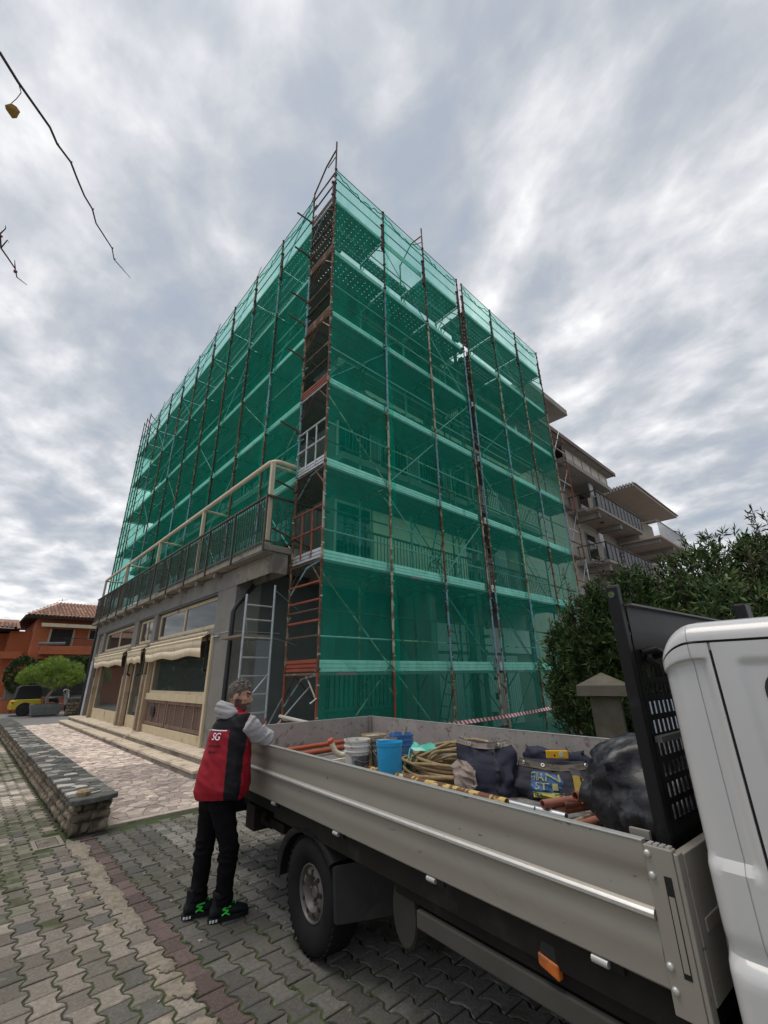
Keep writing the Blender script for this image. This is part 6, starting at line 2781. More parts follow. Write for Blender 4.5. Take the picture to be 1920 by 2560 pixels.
# tubes lying in the bed ------------------------------------------------
m_tr = mat("red_primer_tube", (0.36, 0.075, 0.03), .6, var=.2, scale=9, objvar=.2, col2=(.17, .06, .035), c2lo=.58, c2hi=.7, c2scale=6)
m_trd = mat("dull_red_tube", (0.23, 0.085, 0.055), .7, var=.25, scale=9, objvar=.2, col2=(.11, .05, .03), c2lo=.52, c2hi=.66, c2scale=7)
m_try = mat("yellow_flaking_tube", (0.50, 0.36, 0.11), .7, var=.2, scale=12, col2=(.13, .05, .018), c2lo=.46, c2hi=.50, c2scale=8, col3=(.45, .50, .40), c3lo=.58, c3hi=.62, c3scale=4.5, bump=.3)
m_trs = mat("bright_zinc_tube", (0.66, 0.68, 0.70), .32, metal=.85, var=.1, scale=12, objvar=.1)


def pipe(label, a, b, r, m, grp):
    """hollow tube from a to b (truck frame), open ends"""
    a, b = Vector(a), Vector(b)
    d = (b - a)
    L = d.length
    d.normalize()
    s = d.cross(Vector((0, 0, 1))).normalized()
    u = s.cross(d)
    n = 14
    mb = MB()
    ring = lambda t, rr: [d * t + s * math.cos(2 * math.pi * k / n) * rr + u * math.sin(2 * math.pi * k / n) * rr for k in range(n)]
    mb.rings([ring(.05, r * .8), ring(0, r * .8), ring(0, r), ring(L, r), ring(L, r * .8), ring(L - .05, r * .8)], cap=False)
    k0 = len(mb.f)
    mb.face(ring(.06, r * .8), 0)
    mb.face(ring(L - .06, r * .8), 0)
    return solo(mb, "pipe", m, label, "pipe", a.x, a.y, a.z, 0, grp, 40)


G1 = "scaffold tubes lying in the truck bed"
pipe("thick flaking yellow tube lying along the near side panel, topmost", (.83, -.90, .880), (.87, 1.0, .862), .027, m_try, G1)
pipe("dark rusty tube under the thick flaking yellow one", (.775, -.45, .825), (.80, 1.15, .825), .024, m_trd, G1)
pipe("second rusty yellow tube behind the topmost flaking one", (.90, -.55, .842), (.93, 1.1, .842), .025, m_try, G1)
pipe("dull red tube near the front of the sky blue bucket", (.96, .02, .815), (1.18, .34, .815), .022, m_trd, G1)
for k, (x, y, z, q) in enumerate(((.985, -1.0, .838, "zinc tube ending short, left of the longest bright one"), (.995, -1.205, .836, "longest bright zinc tube, far one of the pair"), (.865, -1.0, .812, "zinc tube ending short beside the near side panel"), (.905, -1.205, .810, "bright zinc tube reaching furthest towards the black sack, near one"))):
    pipe(q, (x, y, z), (x + .01, .2, z), .0215, m_trs, "bright zinc tubes in the truck bed")
for k, (x, y, z, q) in enumerate(((.965, -1.07, .880, "red primer tube with its open end furthest left in the heap by the sack"), (1.035, -1.10, .838, "lower red primer tube, second open end from the left"), (1.095, -1.13, .868, "red primer tube, third open end from the left in the heap"), (1.075, -1.235, .935, "topmost red primer tube of the heap by the black sack"))):
    pipe(q, (x, y, z), (x + .62, y - .24 + .03 * k, z + .01), .0255, m_trd, "red tubes heaped beside the black sack")
pipe("short red tube lying across the bed in front of the black sack", (.83, -1.29, .815), (1.32, -1.34, .815), .027, m_trd, G1)
pipe("pale grey tube beside the short red one in front of the black sack", (.76, -1.22, .805), (1.30, -1.24, .805), .018, m_pale, G1)
pipe("dull red end of a tube poking out beside the bright zinc tubes", (.80, -1.14, .810), (.98, -1.12, .806), .020, m_trd, G1)
for k, (y, z, q) in enumerate(((2.16, .862, "topmost red primer tube lying across the bed near the tailgate"), (2.06, .82, "dull tube lying across the bed just below the topmost red one"), (1.93, .835, "front red primer tube of those lying across near the tailgate"))):
    pipe(q, (.60, y, z), (1.75, y + .16, z), .0235, m_tr if k != 1 else m_trd, "red tubes across the bed near the tailgate")
mb = MB()
mb.tube([(0, 0, .16), (.05, -.01, .06), (.12, -.03, .02), (.3, -.05, .02)], [.030, .03, .03, .028], 10, mi=1)
mb.tube([(-.012, 0, .185), (.008, 0, .150)], .034, 10, mi=0)
solo(mb, "elbow_tube", [m_tr, mat("cream_painted_tube", (.62, .56, .42), .6, var=.2, scale=14, col2=(.3, .15, .08), c2lo=.6, c2hi=.66)], "bent cream tube with a red end propped on the tubes near the tailgate", "pipe", 1.12, 1.70, ZFL + .02)
for k, (y, q) in enumerate(((1.45, "pale plank lying across the bed, nearest the red tubes"), (1.30, "middle pale plank across the bed behind the white bucket"), (1.14, "pale plank across the bed closest to the white bucket"))):
    mb = MB()
    mb.box((0, -.055, 0), (1.05, .055, .03))
    mb.box((0, -.055, .03), (1.05, -.04, .045))
    solo(mb, "plank", mat("pale_plank", (.56, .52, .45), .8, var=.15, scale=6, objvar=.1) if k == 0 else bpy.data.materials["pale_plank"], q, "plank", .42, y, ZFL + .03 * (k % 2), .06, "pale planks across the truck bed", 0)

# coil of rope ----------------------------------------------------------
m_rope = mat("tan_rope", (0.30, 0.215, 0.115), .9, var=.25, scale=30, bump=.8, bscale=160, stretch=(1, 1, 1))
rc = cargo("rope_coil", "big loose coil of tan rope between the buckets and the navy bags", "rope", 1.40, .10, ZFL)
pts = []
turns = 15
for k in range(turns * 26):
    a = 2 * math.pi * k / 26
    tn = k / 26
    rr = .33 + .07 * math.sin(tn * 2.4) + .035 * math.sin(a * 1.37 + tn)
    ex = 1.12 + .08 * math.sin(tn * 1.7)
    x = rr * math.cos(a) * .92 + .03 * math.sin(tn * 3.1)
    y = rr * ex * math.sin(a) + .03 * math.cos(tn * 2.3)
    z = .045 + .0078 * tn + .10 * max(0, (x + .1)) / .4 * (.35 + .65 * tn / turns) + .018 * math.sin(a * 2 + tn * 1.9)
    pts.append((x, y, z))
mb = MB()
mb.tube(pts, .0142, 7)
mb.build("rope", m_rope, rc, smooth=80)
mb = MB()
mb.tube([(-.28, .20, .10), (-.33, .22, .18), (-.28, .25, .245), (-.20, .28, .18)], (.006), 5)
for k in range(6):
    a = Vector((-.24, .26, .235))
    b = a + Vector((rnd(.02, .2), rnd(-.12, .05), rnd(-.05, .05)))
    s = Vector((.0, .03, .01))
    mb.face([a - s, a + s, b + s, b - s])
mb.build("tie", mat("green_film", (.08, .42, .34), .3, var=.3), rc)
# crumpled translucent film and a scrap of green net
m_film = glass("clear_film", (.55, .68, .68), .15, .5)
def crumple(label, nm, mt, x, y, z, sx, sy, h, seed, cat):
    q = random.Random(seed)
    mb = MB()
    n = 8
    g = [[(sx * (i / n - .5), sy * (j / n - .5), h * abs(mnoise.noise(Vector((i * .7, j * .7, seed)))) * 2 + .01) for i in range(n + 1)] for j in range(n + 1)]
    for j in range(n):
        for i in range(n):
            mb.face([g[j][i], g[j][i + 1], g[j + 1][i + 1], g[j + 1][i]])
    return solo(mb, nm, mt, label, cat, x, y, z, q.uniform(0, 3), None, 0)
crumple("crumpled clear plastic film behind the rope coil", "plastic_film", m_film, 1.86, .22, .86, .35, .25, .16, 5, "plastic film")
crumple("turquoise plastic film lying inside the rope coil", "plastic_film", mat("turquoise_film", (.18, .50, .45), .3, var=.25, scale=9), 1.42, -.02, .80, .34, .3, .05, 8, "plastic film")
crumple("scrap of dark green netting between the blue bucket and the rope coil", "net_scrap", m_hem, 1.27, .50, .79, .16, .14, .12, 12, "netting")
pipe("bright zinc tube lying under the rope coil", (1.35, -.35, .80), (1.55, .35, .80), .021, m_trs, "bright zinc tubes in the truck bed")

# tool bags ---------------------------------------------------------------
m_navy = mat("navy_canvas", (0.013, 0.014, 0.032), .85, var=.25, scale=9, bump=.25, bscale=130, col2=(.032, .034, .062), c2lo=.55, c2hi=.7, c2scale=6)
m_navyd = mat("dark_navy_canvas", (0.012, 0.013, 0.024), .8, var=.25, scale=9, bump=.25, bscale=130)
m_taupe = mat("taupe_canvas", (0.235, 0.19, 0.165), .9, var=.15, scale=9, bump=.25, bscale=130)
m_olive = mat("olive_band", (0.085, 0.072, 0.055), .9, var=.2, scale=9)
m_ring = mat("brass_eyelet", (.75, .72, .65), .35, metal=.6, var=.1)


class Bag:
    def __init__(s, L, D, H, seed, top=.35, lean=(0, 0), wr=.03):
        s.L, s.D, s.H, s.seed, s.top, s.lean, s.wr = L, D, H, seed, top, lean, wr

    def P(s, u, v, off=0.0):
        """u 0..1 round (0 = +x end), v 0..1 up"""
        a = 2 * math.pi * u
        ca, sa = math.cos(a), math.sin(a)
        e = .62
        x = math.copysign(abs(ca) ** e, ca)
        y = math.copysign(abs(sa) ** e, sa)
        bulge = .88 + .20 * max(0.0, math.sin(math.pi * min(1, v * 1.15))) ** .8
        v = max(0.0, min(1.0, v))
        depth = (1 - v) ** .7 * (1 - s.top) + s.top
        n = mnoise.noise(Vector((x * 2.3 + s.seed, y * 2.3, v * 3.2))) * s.wr + (1 - 2 * abs(mnoise.noise(Vector((x * 4 + v * 3, y * 4 + s.seed, v * 6))))) * s.wr * .30 - s.wr * .1
        X = x * (s.L / 2 * (1 - .10 * v) * bulge + n + off)
        Y = y * (s.D / 2 * depth * bulge + n * .8 + off)
        sag = .06 * s.H * math.cos(x * 2.2 + s.seed) * v
        return Vector((X + s.lean[0] * v, Y + s.lean[1] * v, s.H * v + sag + n * .3 * v))

    def body(s, nu=44, nv=22):
        m = MB()
        m.rings([[s.P(k / nu, j / nv) for k in range(nu)] for j in range(nv + 1)])
        return m

    def patch(s, u0, u1, v0, v1, off=.005, nu=34, nv=26, rnd_=0.0):
        m = MB()
        for i in range(nu):
            for j in range(nv):
                cu, cv = (i + .5) / nu * 2 - 1, (j + .5) / nv * 2 - 1
                if rnd_ and (abs(cu) ** 3 + abs(cv) ** 3) > rnd_:
                    continue
                q = [s.P(u0 + (u1 - u0) * (i + di) / nu, v0 + (v1 - v0) * (j + dj) / nv, off) for di, dj in ((0, 0), (1, 0), (1, 1), (0, 1))]
                m.face(q)
        return m

    def normal(s, u, v):
        p = s.P(u, v)
        a = s.P(u + .01, v) - p
        b = s.P(u, v + .02) - p
        n = a.cross(b).normalized()
        return p, n, a.normalized()


def eyelets(bag, us, v, par):
    for u in us:
        p, n, a = bag.normal(u, v)
        q = n.to_track_quat('Z', 'Y').to_matrix().to_4x4()
        mb = MB()
        r_ = [(.007, .001), (.007, .006), (.014, .006), (.015, .0)]
        mb.add(MB().lathe(r_, 14), Matrix.Translation(p + n * .008) @ q)
        mb.build("eyelet", m_ring, par, smooth=40)


b1 = Bag(.47, .32, .35, 3, .16, (-.03, .05), .06)
t1 = cargo("tool_bag", "upright navy canvas bag with a taupe end pocket beside the rope coil", "bag", 1.30, -.38, ZFL, R(-62), "navy tool bags in the truck bed")
b1.body().build("body", m_navy, t1, smooth=70)
b1.patch(.505, .735, .06, .62, .009, rnd_=1.05).build("pocket", m_taupe, t1, smooth=70)
b1.patch(.50, 1.02, .90, 1.0, .006, 26, 3).build("top_band", m_olive if False else mat("taupe_band", (.20, .17, .145), .9, var=.2, scale=9), t1, smooth=70)
eyelets(b1, (.70, .86), .955, t1)
b1.patch(.78, .80, .1, .9, .008, 2, 14).build("strap", m_navyd, t1, smooth=70)
b2 = Bag(.56, .36, .225, 9, .30, (0, .05), .042)
t2_ = cargo("tool_bag", "low slumped navy bag with a blue and yellow printed badge", "bag", 1.55, -.80, ZFL, R(-58), "navy tool bags in the truck bed")
b2.body().build("body", m_navyd, t2_, smooth=70)
b2.patch(.53, 1.0, .84, 1.0, .007, 26, 4).build("top_band", m_olive, t2_, smooth=70)
eyelets(b2, (.60, .72, .92), .93, t2_)
b2.patch(.80, .86, .05, .86, .012, 4, 14).build("strap", mat("grey_webbing", (.05, .052, .062), .8), t2_, smooth=70)
bd = b2.patch(.675, .765, .10, .80, .0065, 34, 26, .85)
bd.build("badge", mat("blue_print", (.022, .075, .20), .7, var=.3, scale=14), t2_, smooth=70)
bd2 = b2.patch(.690, .762, .12, .27, .0125, 24, 8)
bd2.build("badge_band", mat("yellow_green_print", (.30, .30, .06), .7, var=.2, scale=14), t2_, smooth=70)


def text_on(bag, s, u0, u1, v0, v1, off, m, par):
    me = text_mesh(s, 1.0, "lettering")
    vs = np.array([v.co for v in me.vertices])
    lo, hi = vs.min(0), vs.max(0)
    for v in me.vertices:
        a = (v.co.x - lo[0]) / (hi[0] - lo[0])
        b_ = (v.co.y - lo[1]) / (hi[1] - lo[1])
        v.co = bag.P(u0 + (u1 - u0) * a, v0 + (v1 - v0) * b_, off)
    me.materials.clear()
    me.materials.append(m)
    o = bpy.data.objects.new("lettering", me)
    COL.objects.link(o)
    o.parent = par
    return o


m_print = mat("yellow_print", (.27, .28, .10), .7, var=.15)
m_printd = mat("navy_print", (.012, .014, .03), .8)
text_on(b2, "GIAN", .688, .757, .56, .76, .017, m_print, t2_)
text_on(b2, "STI", .707, .752, .34, .52, .017, m_print, t2_)
text_on(b2, "TEL. 3", .694, .758, .15, .25, .019, m_printd, t2_)
b3 = Bag(.52, .32, .25, 15, .40, (0, 0), .065)
t3 = cargo("tool_bag", "plain navy bag lying behind, with the yellow level resting on it", "bag", 1.90, -.62, ZFL, R(-70), "navy tool bags in the truck bed")
b3.body().build("body", m_navy, t3, smooth=70)
b4 = Bag(.56, .36, .20, 21, .5, (0, 0), .05)
t4 = cargo("tool_bag", "black work bag with teal straps next to the far side panel", "bag", 1.85, -1.22, ZFL, R(-66), "navy tool bags in the truck bed")
b4.body().build("body", mat("black_cloth", (.014, .015, .018), .8, var=.3, scale=9), t4, smooth=70)
m_tealst = mat("teal_strap", (.02, .13, .18), .7, var=.2)
for (u0, u1) in ((.60, .64), (.86, .90)):
    b4.patch(u0, u1, .2, 1.0, .008, 3, 12).build("strap", m_tealst, t4, smooth=70)
eyelets(b4, (.56,), .8, t4)
# spirit level
lv = cargo("spirit_level", "short yellow orange spirit level lying on top of the navy bags", "level", 1.60, -.82, ZFL + .25, R(-50))
mb = MB()
mb.box((-.08, -.012, 0), (.08, .012, .052))
mb.build("body", mat("level_yellow", (.72, .40, .02), .45, var=.06), lv, bevel=.003)
mb = MB()
mb.lathe([(.0, -.014), (.017, -.014), (.019, -.010), (.019, .0)], 16, (0, 0, 0), axis='X')
z = MB().add(mb, Matrix.Translation((.03, 0, .027)) @ Matrix.Rotation(R(90), 4, 'Z'))
z.build("vial", mat("vial_grey", (.55, .58, .5), .3), lv, smooth=40)
mb = MB()
mb.add(MB().lathe([(.0, -.0135), (.007, -.0135), (.007, .0)], 10, (0, 0, 0), axis='X'), Matrix.Translation((-.02, 0, .02)) @ Matrix.Rotation(R(90), 4, 'Z'))
mb.build("vial", m_hole, lv)
# yellow leather straps
mb = MB()
for k in range(3):
    mb.tube([(0, .06 * k, .02), (.06, .06 * k + .02, .12 + .02 * k), (.14, .06 * k - .02, .11), (.2, .06 * k, .02)], [(.024, .006)] * 4, 8)
solo(mb, "strap_bundle", mat("yellow_leather", (.30, .21, .025), .6, var=.3, scale=12), "bundle of dirty yellow straps beside the heap of red tubes", "straps", 1.25, -1.30, ZFL + .06, .3)
# black refuse sack
m_sack = mat("black_plastic_sack", (0.010, 0.010, 0.013), .45, var=.3, scale=5, bump=.5, bscale=14, col2=(.06, .062, .075), c2lo=.56, c2hi=.68, c2scale=6.5, col3=(.035, .036, .045), c3lo=.5, c3hi=.6, c3scale=16)
mb = MB()
nu, nv = 56, 34
rows = []
for j in range(nv + 1):
    v = j / nv
    row = []
    for k in range(nu):
        a = 2 * math.pi * k / nu
        ph = math.pi * v
        rr = max(0.0, math.sin(ph)) ** .58
        d = Vector((math.cos(a), math.sin(a), math.cos(ph)))
        n_ = mnoise.noise(d * 1.6 + Vector((4, 1, 2))) * .10 + mnoise.noise(Vector((d.x * 5, d.y * 5, d.z * 2.2))) * .045 + abs(mnoise.noise(Vector((d.x * 7, d.y * 7, d.z * 3)))) * -.06 + abs(mnoise.noise(d * 11)) * -.03
        e = .8
        x = math.copysign(abs(math.cos(a)) ** e, math.cos(a)) * rr * (.325 + n_)
        y = math.copysign(abs(math.sin(a)) ** e, math.sin(a)) * rr * (.36 + n_)
        z = .262 - .262 * math.cos(ph) * (1 + n_ * .7)
        row.append((x, y, max(0.002, z)))
    rows.append(row)
mb.rings(rows, cap=False)
solo(mb, "refuse_sack", m_sack, "large shiny black plastic sack leaning against the black headboard", "sack", 1.10, -1.74, ZFL, .2, None, 75)

# ================================================================== MAN LEANING ON THE TRUCK
m_skin = mat("skin", (0.40, 0.215, 0.15), .55, var=.10, scale=20)
m_stub = mat("dark_stubble", (0.085, 0.058, 0.048), .8, var=.25, scale=60)
m_brow = mat("dark_brow", (.03, .022, .018), .8)
m_hair = mat("greying_brown_hair", (0.10, 0.080, 0.070), .8, var=.45, scale=70, col2=(.26, .245, .23), c2lo=.56, c2hi=.66, c2scale=40)
m_red = mat("red_gilet_nylon", (0.25, 0.006, 0.016), .6, spec=.25, var=.14, scale=7, bump=.35, bscale=22)
m_gblk = mat("black_gilet_nylon", (0.007, 0.0065, 0.010), .6, spec=.2, var=.2, scale=7, bump=.35, bscale=22)
m_grey = mat("grey_marl_fleece", (0.33, 0.32, 0.335), .95, var=.10, scale=8, bump=.3, bscale=120)
m_trou = mat("black_work_trousers", (0.006, 0.006, 0.0075), .9, spec=.1, var=.25, scale=9, bump=.3, bscale=40)
m_boot = mat("black_boot", (0.008, 0.009, 0.012), .65, spec=.25, var=.2, scale=14)
m_neon = mat("neon_green", (.05, .62, .06), .6)
m_sole = mat("pale_sole_insert", (.62, .64, .66), .5)

MB0 = Vector((1.70, 3.86, 0))
AR = Vector((.732, -.681, 0))
AW = Vector((.681, .732, 0))
HD = (AR * .87 + AW * .49).normalized()      # the way he faces
RT_ = Vector((HD.y, -HD.x, 0))                # his right hand side
LHD, LRT = HD, RT_                            # feet and legs
HD = (AR * .72 + AW * .69).normalized()       # trunk turned a little further
RT_ = Vector((HD.y, -HD.x, 0))


def Q(u, w, z):
    return MB0 + AR * u + AW * w + Vector((0, 0, z))


person = thing("person", "man in red and black gilet, grey hoodie and black trousers leaning on the truck side", "person", MB0)


def blob(mb, name, mats, parent, voxel, iters, colour=None, fac=.5, crease=None):
    me = mb.mesh(name + "_raw", [mats[0]])
    o = bpy.data.objects.new(name, me)
    COL.objects.link(o)
    r_ = o.modifiers.new("r", 'REMESH')
    r_.mode = 'VOXEL'
    r_.voxel_size = voxel
    if iters:
        s_ = o.modifiers.new("s", 'SMOOTH')
        s_.iterations = iters
        s_.factor = fac
    baked(o)
    me = o.data
    if crease:
        # cloth folds pushed into the surface itself
        amp, sx, sz, dirx = crease
        nr = [v.normal.copy() for v in me.vertices]
        for v, n_ in zip(me.vertices, nr):
            c = v.co
            q = Vector((c.x * sx, c.y * sx, c.z * sz + dirx * (c.x - c.y) * sx * .6))
            k = 1 - 2 * abs(mnoise.noise(q)) + .6 * mnoise.noise(q * 2.3)
            v.co = c + n_ * amp * (k - .6)
    me.materials.clear()
    for m in mats:
        me.materials.append(m)
    if colour:
        me.polygons.foreach_set('material_index', [colour(p.center) for p in me.polygons])
    me.polygons.foreach_set('use_smooth', [True] * len(me.polygons))
    off = origin_of(parent)
    co = np.empty(len(me.vertices) * 3)
    me.vertices.foreach_get('co', co)
    me.vertices.foreach_set('co', (co.reshape(-1, 3) - np.array(off)).ravel())
    me.update()
    o.parent = parent
    ORG[o.name] = Vector(off)
    return o


def ell(c, ax, n=20, pw=1.0):
    """ellipsoid with axes ax (three vectors)"""
    m = MB()
    rows = []
    for j in range(1, 12):
        ph = math.pi * j / 12
        rows.append([Vector(c) + ax[0] * math.sin(ph) * math.cos(2 * math.pi * k / n) + ax[1] * math.sin(ph) * math.sin(2 * math.pi * k / n) + ax[2] * math.cos(ph) for k in range(n)])
    m.rings(rows)
    return m


Zv = Vector((0, 0, 1))
# joints
PEL = Q(.0, .02, .80)
HIPR, HIPL = PEL + RT_ * .088, PEL - RT_ * .088
KNR, KNL = Q(.152, -.035, .425), Q(-.075, .075, .445)
ANR, ANL = Q(.135, .0, .095), Q(-.080, .055, .095)
CH = Q(.065, .05, 1.18)
SHC = Q(.060, .05, 1.30)
SHR, SHL = SHC + RT_ * .175 + Zv * .0 + HD * .02, SHC - RT_ * .175 + HD * .02
NECK = Q(.060, .045, 1.385)
HEADC = Q(.105, .035, 1.505)
ELR = Vector((2.030, 3.695, 1.172))
HNR = Vector((2.062, 3.945, 1.160))
ELL = Vector((2.00, 4.17, 1.172))
HNL = Vector((2.068, 3.985, 1.178))

# body: one closed surface, head, neck, trunk, limbs and hands grown together
FD = (AR * .99 + AW * .12).normalized()       # face direction
FR = Vector((FD.y, -FD.x, 0))                  # right of the face
FD = (FD - Zv * .16).normalized()
FU = FR.cross(FD).normalized()
if FU.z < 0:
    FU = -FU


def HP(f, r, u):
    return HEADC + FD * f + FR * r + FU * u


body = MB()
body.add(ell(HP(-.012, 0, .022), (FD * .092, FR * .072, FU * .098)))
body.add(ell(HP(.025, 0, -.035), (FD * .062, FR * .058, FU * .082)))
body.add(ell(HP(.040, 0, -.085), (FD * .042, FR * .044, FU * .036)))
body.tube([HP(.070, 0, .030), HP(.088, 0, .010), HP(.103, 0, -.022), HP(.090, 0, -.036), HP(.07, 0, -.03)], [.010, .0115, .0145, .013, .008], 10)
body.add(ell(HP(.092, .012, -.028), (FD * .010, FR * .008, FU * .007)))
body.add(ell(HP(.092, -.012, -.028), (FD * .010, FR * .008, FU * .007)))
body.tube([HP(.066, -.045, .032), HP(.082, -.02, .038), HP(.084, .0, .034), HP(.082, .02, .038), HP(.066, .045, .032)], .010, 8)
body.tube([HP(.072, -.022, -.062), HP(.084, 0, -.060), HP(.072, .022, -.062)], .008, 8)
body.tube([HP(.070, -.020, -.075), HP(.080, 0, -.076), HP(.070, .020, -.075)], .008, 8)
for s in (-1, 1):
    body.add(ell(HP(.045, s * .045, -.012), (FD * .030, FR * .020, FU * .024)))
    body.add(ell(HP(-.020, s * .074, -.008), (FD * .019 + FR * s * .004, FR * s * .008, FU * .034)))
    body.add(ell(HP(-.012, s * .076, -.036), (FD * .010, FR * s * .007, FU * .012)))
body.tube([NECK - Zv * .08, NECK, HP(-.02, 0, -.07), HP(-.01, 0, -.03)], [.075, .060, .055, .055], 14)
body.rings([[PEL.lerp(SHC, t) + HD * math.cos(a) * d + RT_ * math.sin(a) * w_ for a in [2 * math.pi * k / 18 for k in range(18)]]
            for t, d, w_ in ((-.12, .08, .12), (0, .095, .15), (.3, .09, .14), (.6, .10, .16), (.9, .09, .17), (1.02, .06, .12))])
for h, k, a in ((HIPR, KNR, ANR), (HIPL, KNL, ANL)):
    body.tube([h, h.lerp(k, .5), k, k.lerp(a, .4), a], [.075, .066, .048, .048, .034], 12)
    body.tube([a, a - Zv * .05 + HD * .05, a - Zv * .065 + HD * .13], [.035, .032, .02], 10)
for sh, el, hn in ((SHR, ELR, HNR), (SHL, ELL, HNL)):
    wr = el.lerp(hn, .82)
    body.tube([sh, sh.lerp(el, .5), el, el.lerp(wr, .35), wr], [.052, .046, .038, .038, .026], 12)
    d = (hn - el).normalized()
    side = d.cross(Zv).normalized()
    palm = wr + d * .045
    body.add(ell(palm, (d * .048, side * .038, Zv * .017)))
    for q, (off, L) in enumerate(((-.028, .066), (-.009, .076), (.010, .071), (.028, .056))):
        f0 = palm + d * .035 + side * off
        f1 = f0 + d * L * .45 - Zv * .006
        f2 = f1 + d * L * .33 - Zv * .018
        f3 = f2 + d * L * .16 - Zv * .018
        body.tube([f0 - d * .02, f0, f1, f2, f3], [.009, .0095, .009, .008, .006], 8)
    s = -1 if sh is SHR else 1
    body.tube([palm - d * .02 + side * s * .025, palm + d * .005 + side * s * .046, palm + d * .035 + side * s * .05 - Zv * .01], [.012, .011, .008], 8)


def face_col(c):
    v = Vector(c) - HEADC
    f, r, u = v.dot(FD), v.dot(FR), v.dot(FU)
    if (u < -.048 and f > .0 and u > -.14) or (-.062 < u < -.040 and f > .062 and abs(r) < .034) or (u < -.02 and -.02 < f < .035 and abs(r) > .045 and u > -.14):
        if not (-.072 < u < -.058 and f > .078 and abs(r) < .02):
            return 1
    if .028 < u < .042 and f > .055 and .012 < abs(r) < .05:
        return 2
    if .008 < u < .018 and f > .058 and .020 < abs(r) < .040:
        return 2
    return 0


bo = blob(body, "body", [m_skin, m_stub, m_brow], person, .0055, 4, face_col)

# hair: short at the sides, tousled on top
hair = MB()
hair.add(ell(HP(-.022, 0, .034), (FD * .092, FR * .0765, FU * .094)))
rh = random.Random(4)
for k in range(420):
    a, b = rh.uniform(-math.pi, math.pi), rh.uniform(.02, 1.0)
    d = FD * math.cos(a) * math.sqrt(1 - b * b) + FR * math.sin(a) * math.sqrt(1 - b * b) + FU * b
    base = HP(-.02, 0, .034) + FD * d.dot(FD) * .090 + FR * d.dot(FR) * .074 + FU * d.dot(FU) * .092
    L = .004 + .016 * max(0, d.dot(FU)) ** 2 * (1.2 if d.dot(FD) > -.2 else .7)
    tip = base + d * L + Vector((rh.uniform(-1, 1), rh.uniform(-1, 1), rh.uniform(-.4, 1))) * .012 + FD * .008
    hair.tube([base - d * .008, base.lerp(tip, .6) + Vector((rh.uniform(-1, 1), rh.uniform(-1, 1), 0)) * .005, tip], [.0065, .005, .0025], 5)
me_h = blob(hair, "hair", [m_hair], person, .0040, 1)
# keep the face and the ears free of hair
import bmesh
bm = bmesh.new()
bm.from_mesh(me_h.data)
kill = []
for v in bm.verts:
    q = v.co + MB0 - HEADC
    f, r, u = q.dot(FD), q.dot(FR), q.dot(FU)
    if u < -.052 + (.02 if f < -.03 else 0) or (f > .035 and u < .066 - (f - .035) * .3) or (f > -.045 and f < .04 and u < .004) or (f > .02 and u < .045):
        kill.append(v)
bmesh.ops.delete(bm, geom=kill, context='VERTS')
bm.to_mesh(me_h.data)
bm.free()

# trousers
tr = MB()
for h, k, a, s in ((HIPR, KNR, ANR, 1), (HIPL, KNL, ANL, -1)):
    tr.tube([h + Zv * .04, h - Zv * .06, h.lerp(k, .5), k + HD * .008, k.lerp(a, .35), k.lerp(a, .75), a + Zv * .035, a + Zv * .005], [.098, .098, .084, .070, .067, .060, .060, .062], 16)
tr.rings([[PEL + Zv * z + HD * math.cos(a) * d + RT_ * math.sin(a) * w_ for a in [2 * math.pi * k / 20 for k in range(20)]]
          for z, d, w_ in ((-.12, .075, .10), (-.06, .11, .165), (.02, .115, .175), (.10, .115, .175))])
r2 = random.Random(8)
for a, kk in ((ANR, KNR), (ANL, KNL)):
    for t in (.02, .09, .17, .85, .95, 1.08):
        c = a.lerp(kk, t)
        rr = .064 if t < .5 else .071
        pts = [c + (HD * math.cos(q) + RT_ * math.sin(q)) * rr * (1 + r2.uniform(-.03, .03)) + Zv * r2.uniform(-.012, .012) for q in [2 * math.pi * k / 12 for k in range(13)]]
        tr.tube(pts, .009, 6)
blob(tr, "trousers", [m_trou], person, .008, 2, None, .5, (.008, 7.0, 13.0, .6))

# gilet: padded body, black yoke and side panel, red back and front
gi = MB()
secs = [(.775, .040, .015, .200, .228), (.83, .042, .018, .222, .240), (.90, .042, .022, .216, .236), (1.0, .044, .030, .200, .228), (1.10, .048, .038, .184, .224), (1.20, .050, .044, .166, .224), (1.28, .055, .046, .145, .218), (1.34, .058, .046, .112, .188), (1.385, .060, .045, .085, .118), (1.41, .066, .044, .085, .095), (1.432, .070, .043, .088, .09)]
rings = []
for z, u, w_, d, wd in secs:
    c = Q(u, w_, z)
    row = []
    for k in range(40):
        a = 2 * math.pi * k / 40
        f = .93 + .07 * math.cos(2 * a) ** 2
        wr_ = 1 + .05 * mnoise.noise(Vector((math.cos(a) * 2.2, math.sin(a) * 2.2, z * 8))) + .035 * abs(mnoise.noise(Vector((math.cos(a) * 4, math.sin(a) * 4, z * 17 + math.cos(a) * 3))))
        row.append(c + HD * math.cos(a) * d * f * wr_ + RT_ * math.sin(a) * wd * f * wr_)
    rings.append(row)
gi.rings(rings)
for s in (1, -1):
    gi.add(ell((SHR if s > 0 else SHL) + Zv * .01 - RT_ * s * .028, (HD * .085, RT_ * .05, Zv * .085)))
gi.tube([Q(.06, .04, 1.40) + (HD * math.cos(q) * .085 + RT_ * math.sin(q) * .082) + Zv * (.035 * math.cos(q)) for q in [R(-125 + 250 * k / 16) for k in range(17)]], [(.016, .030)] * 17, 8)


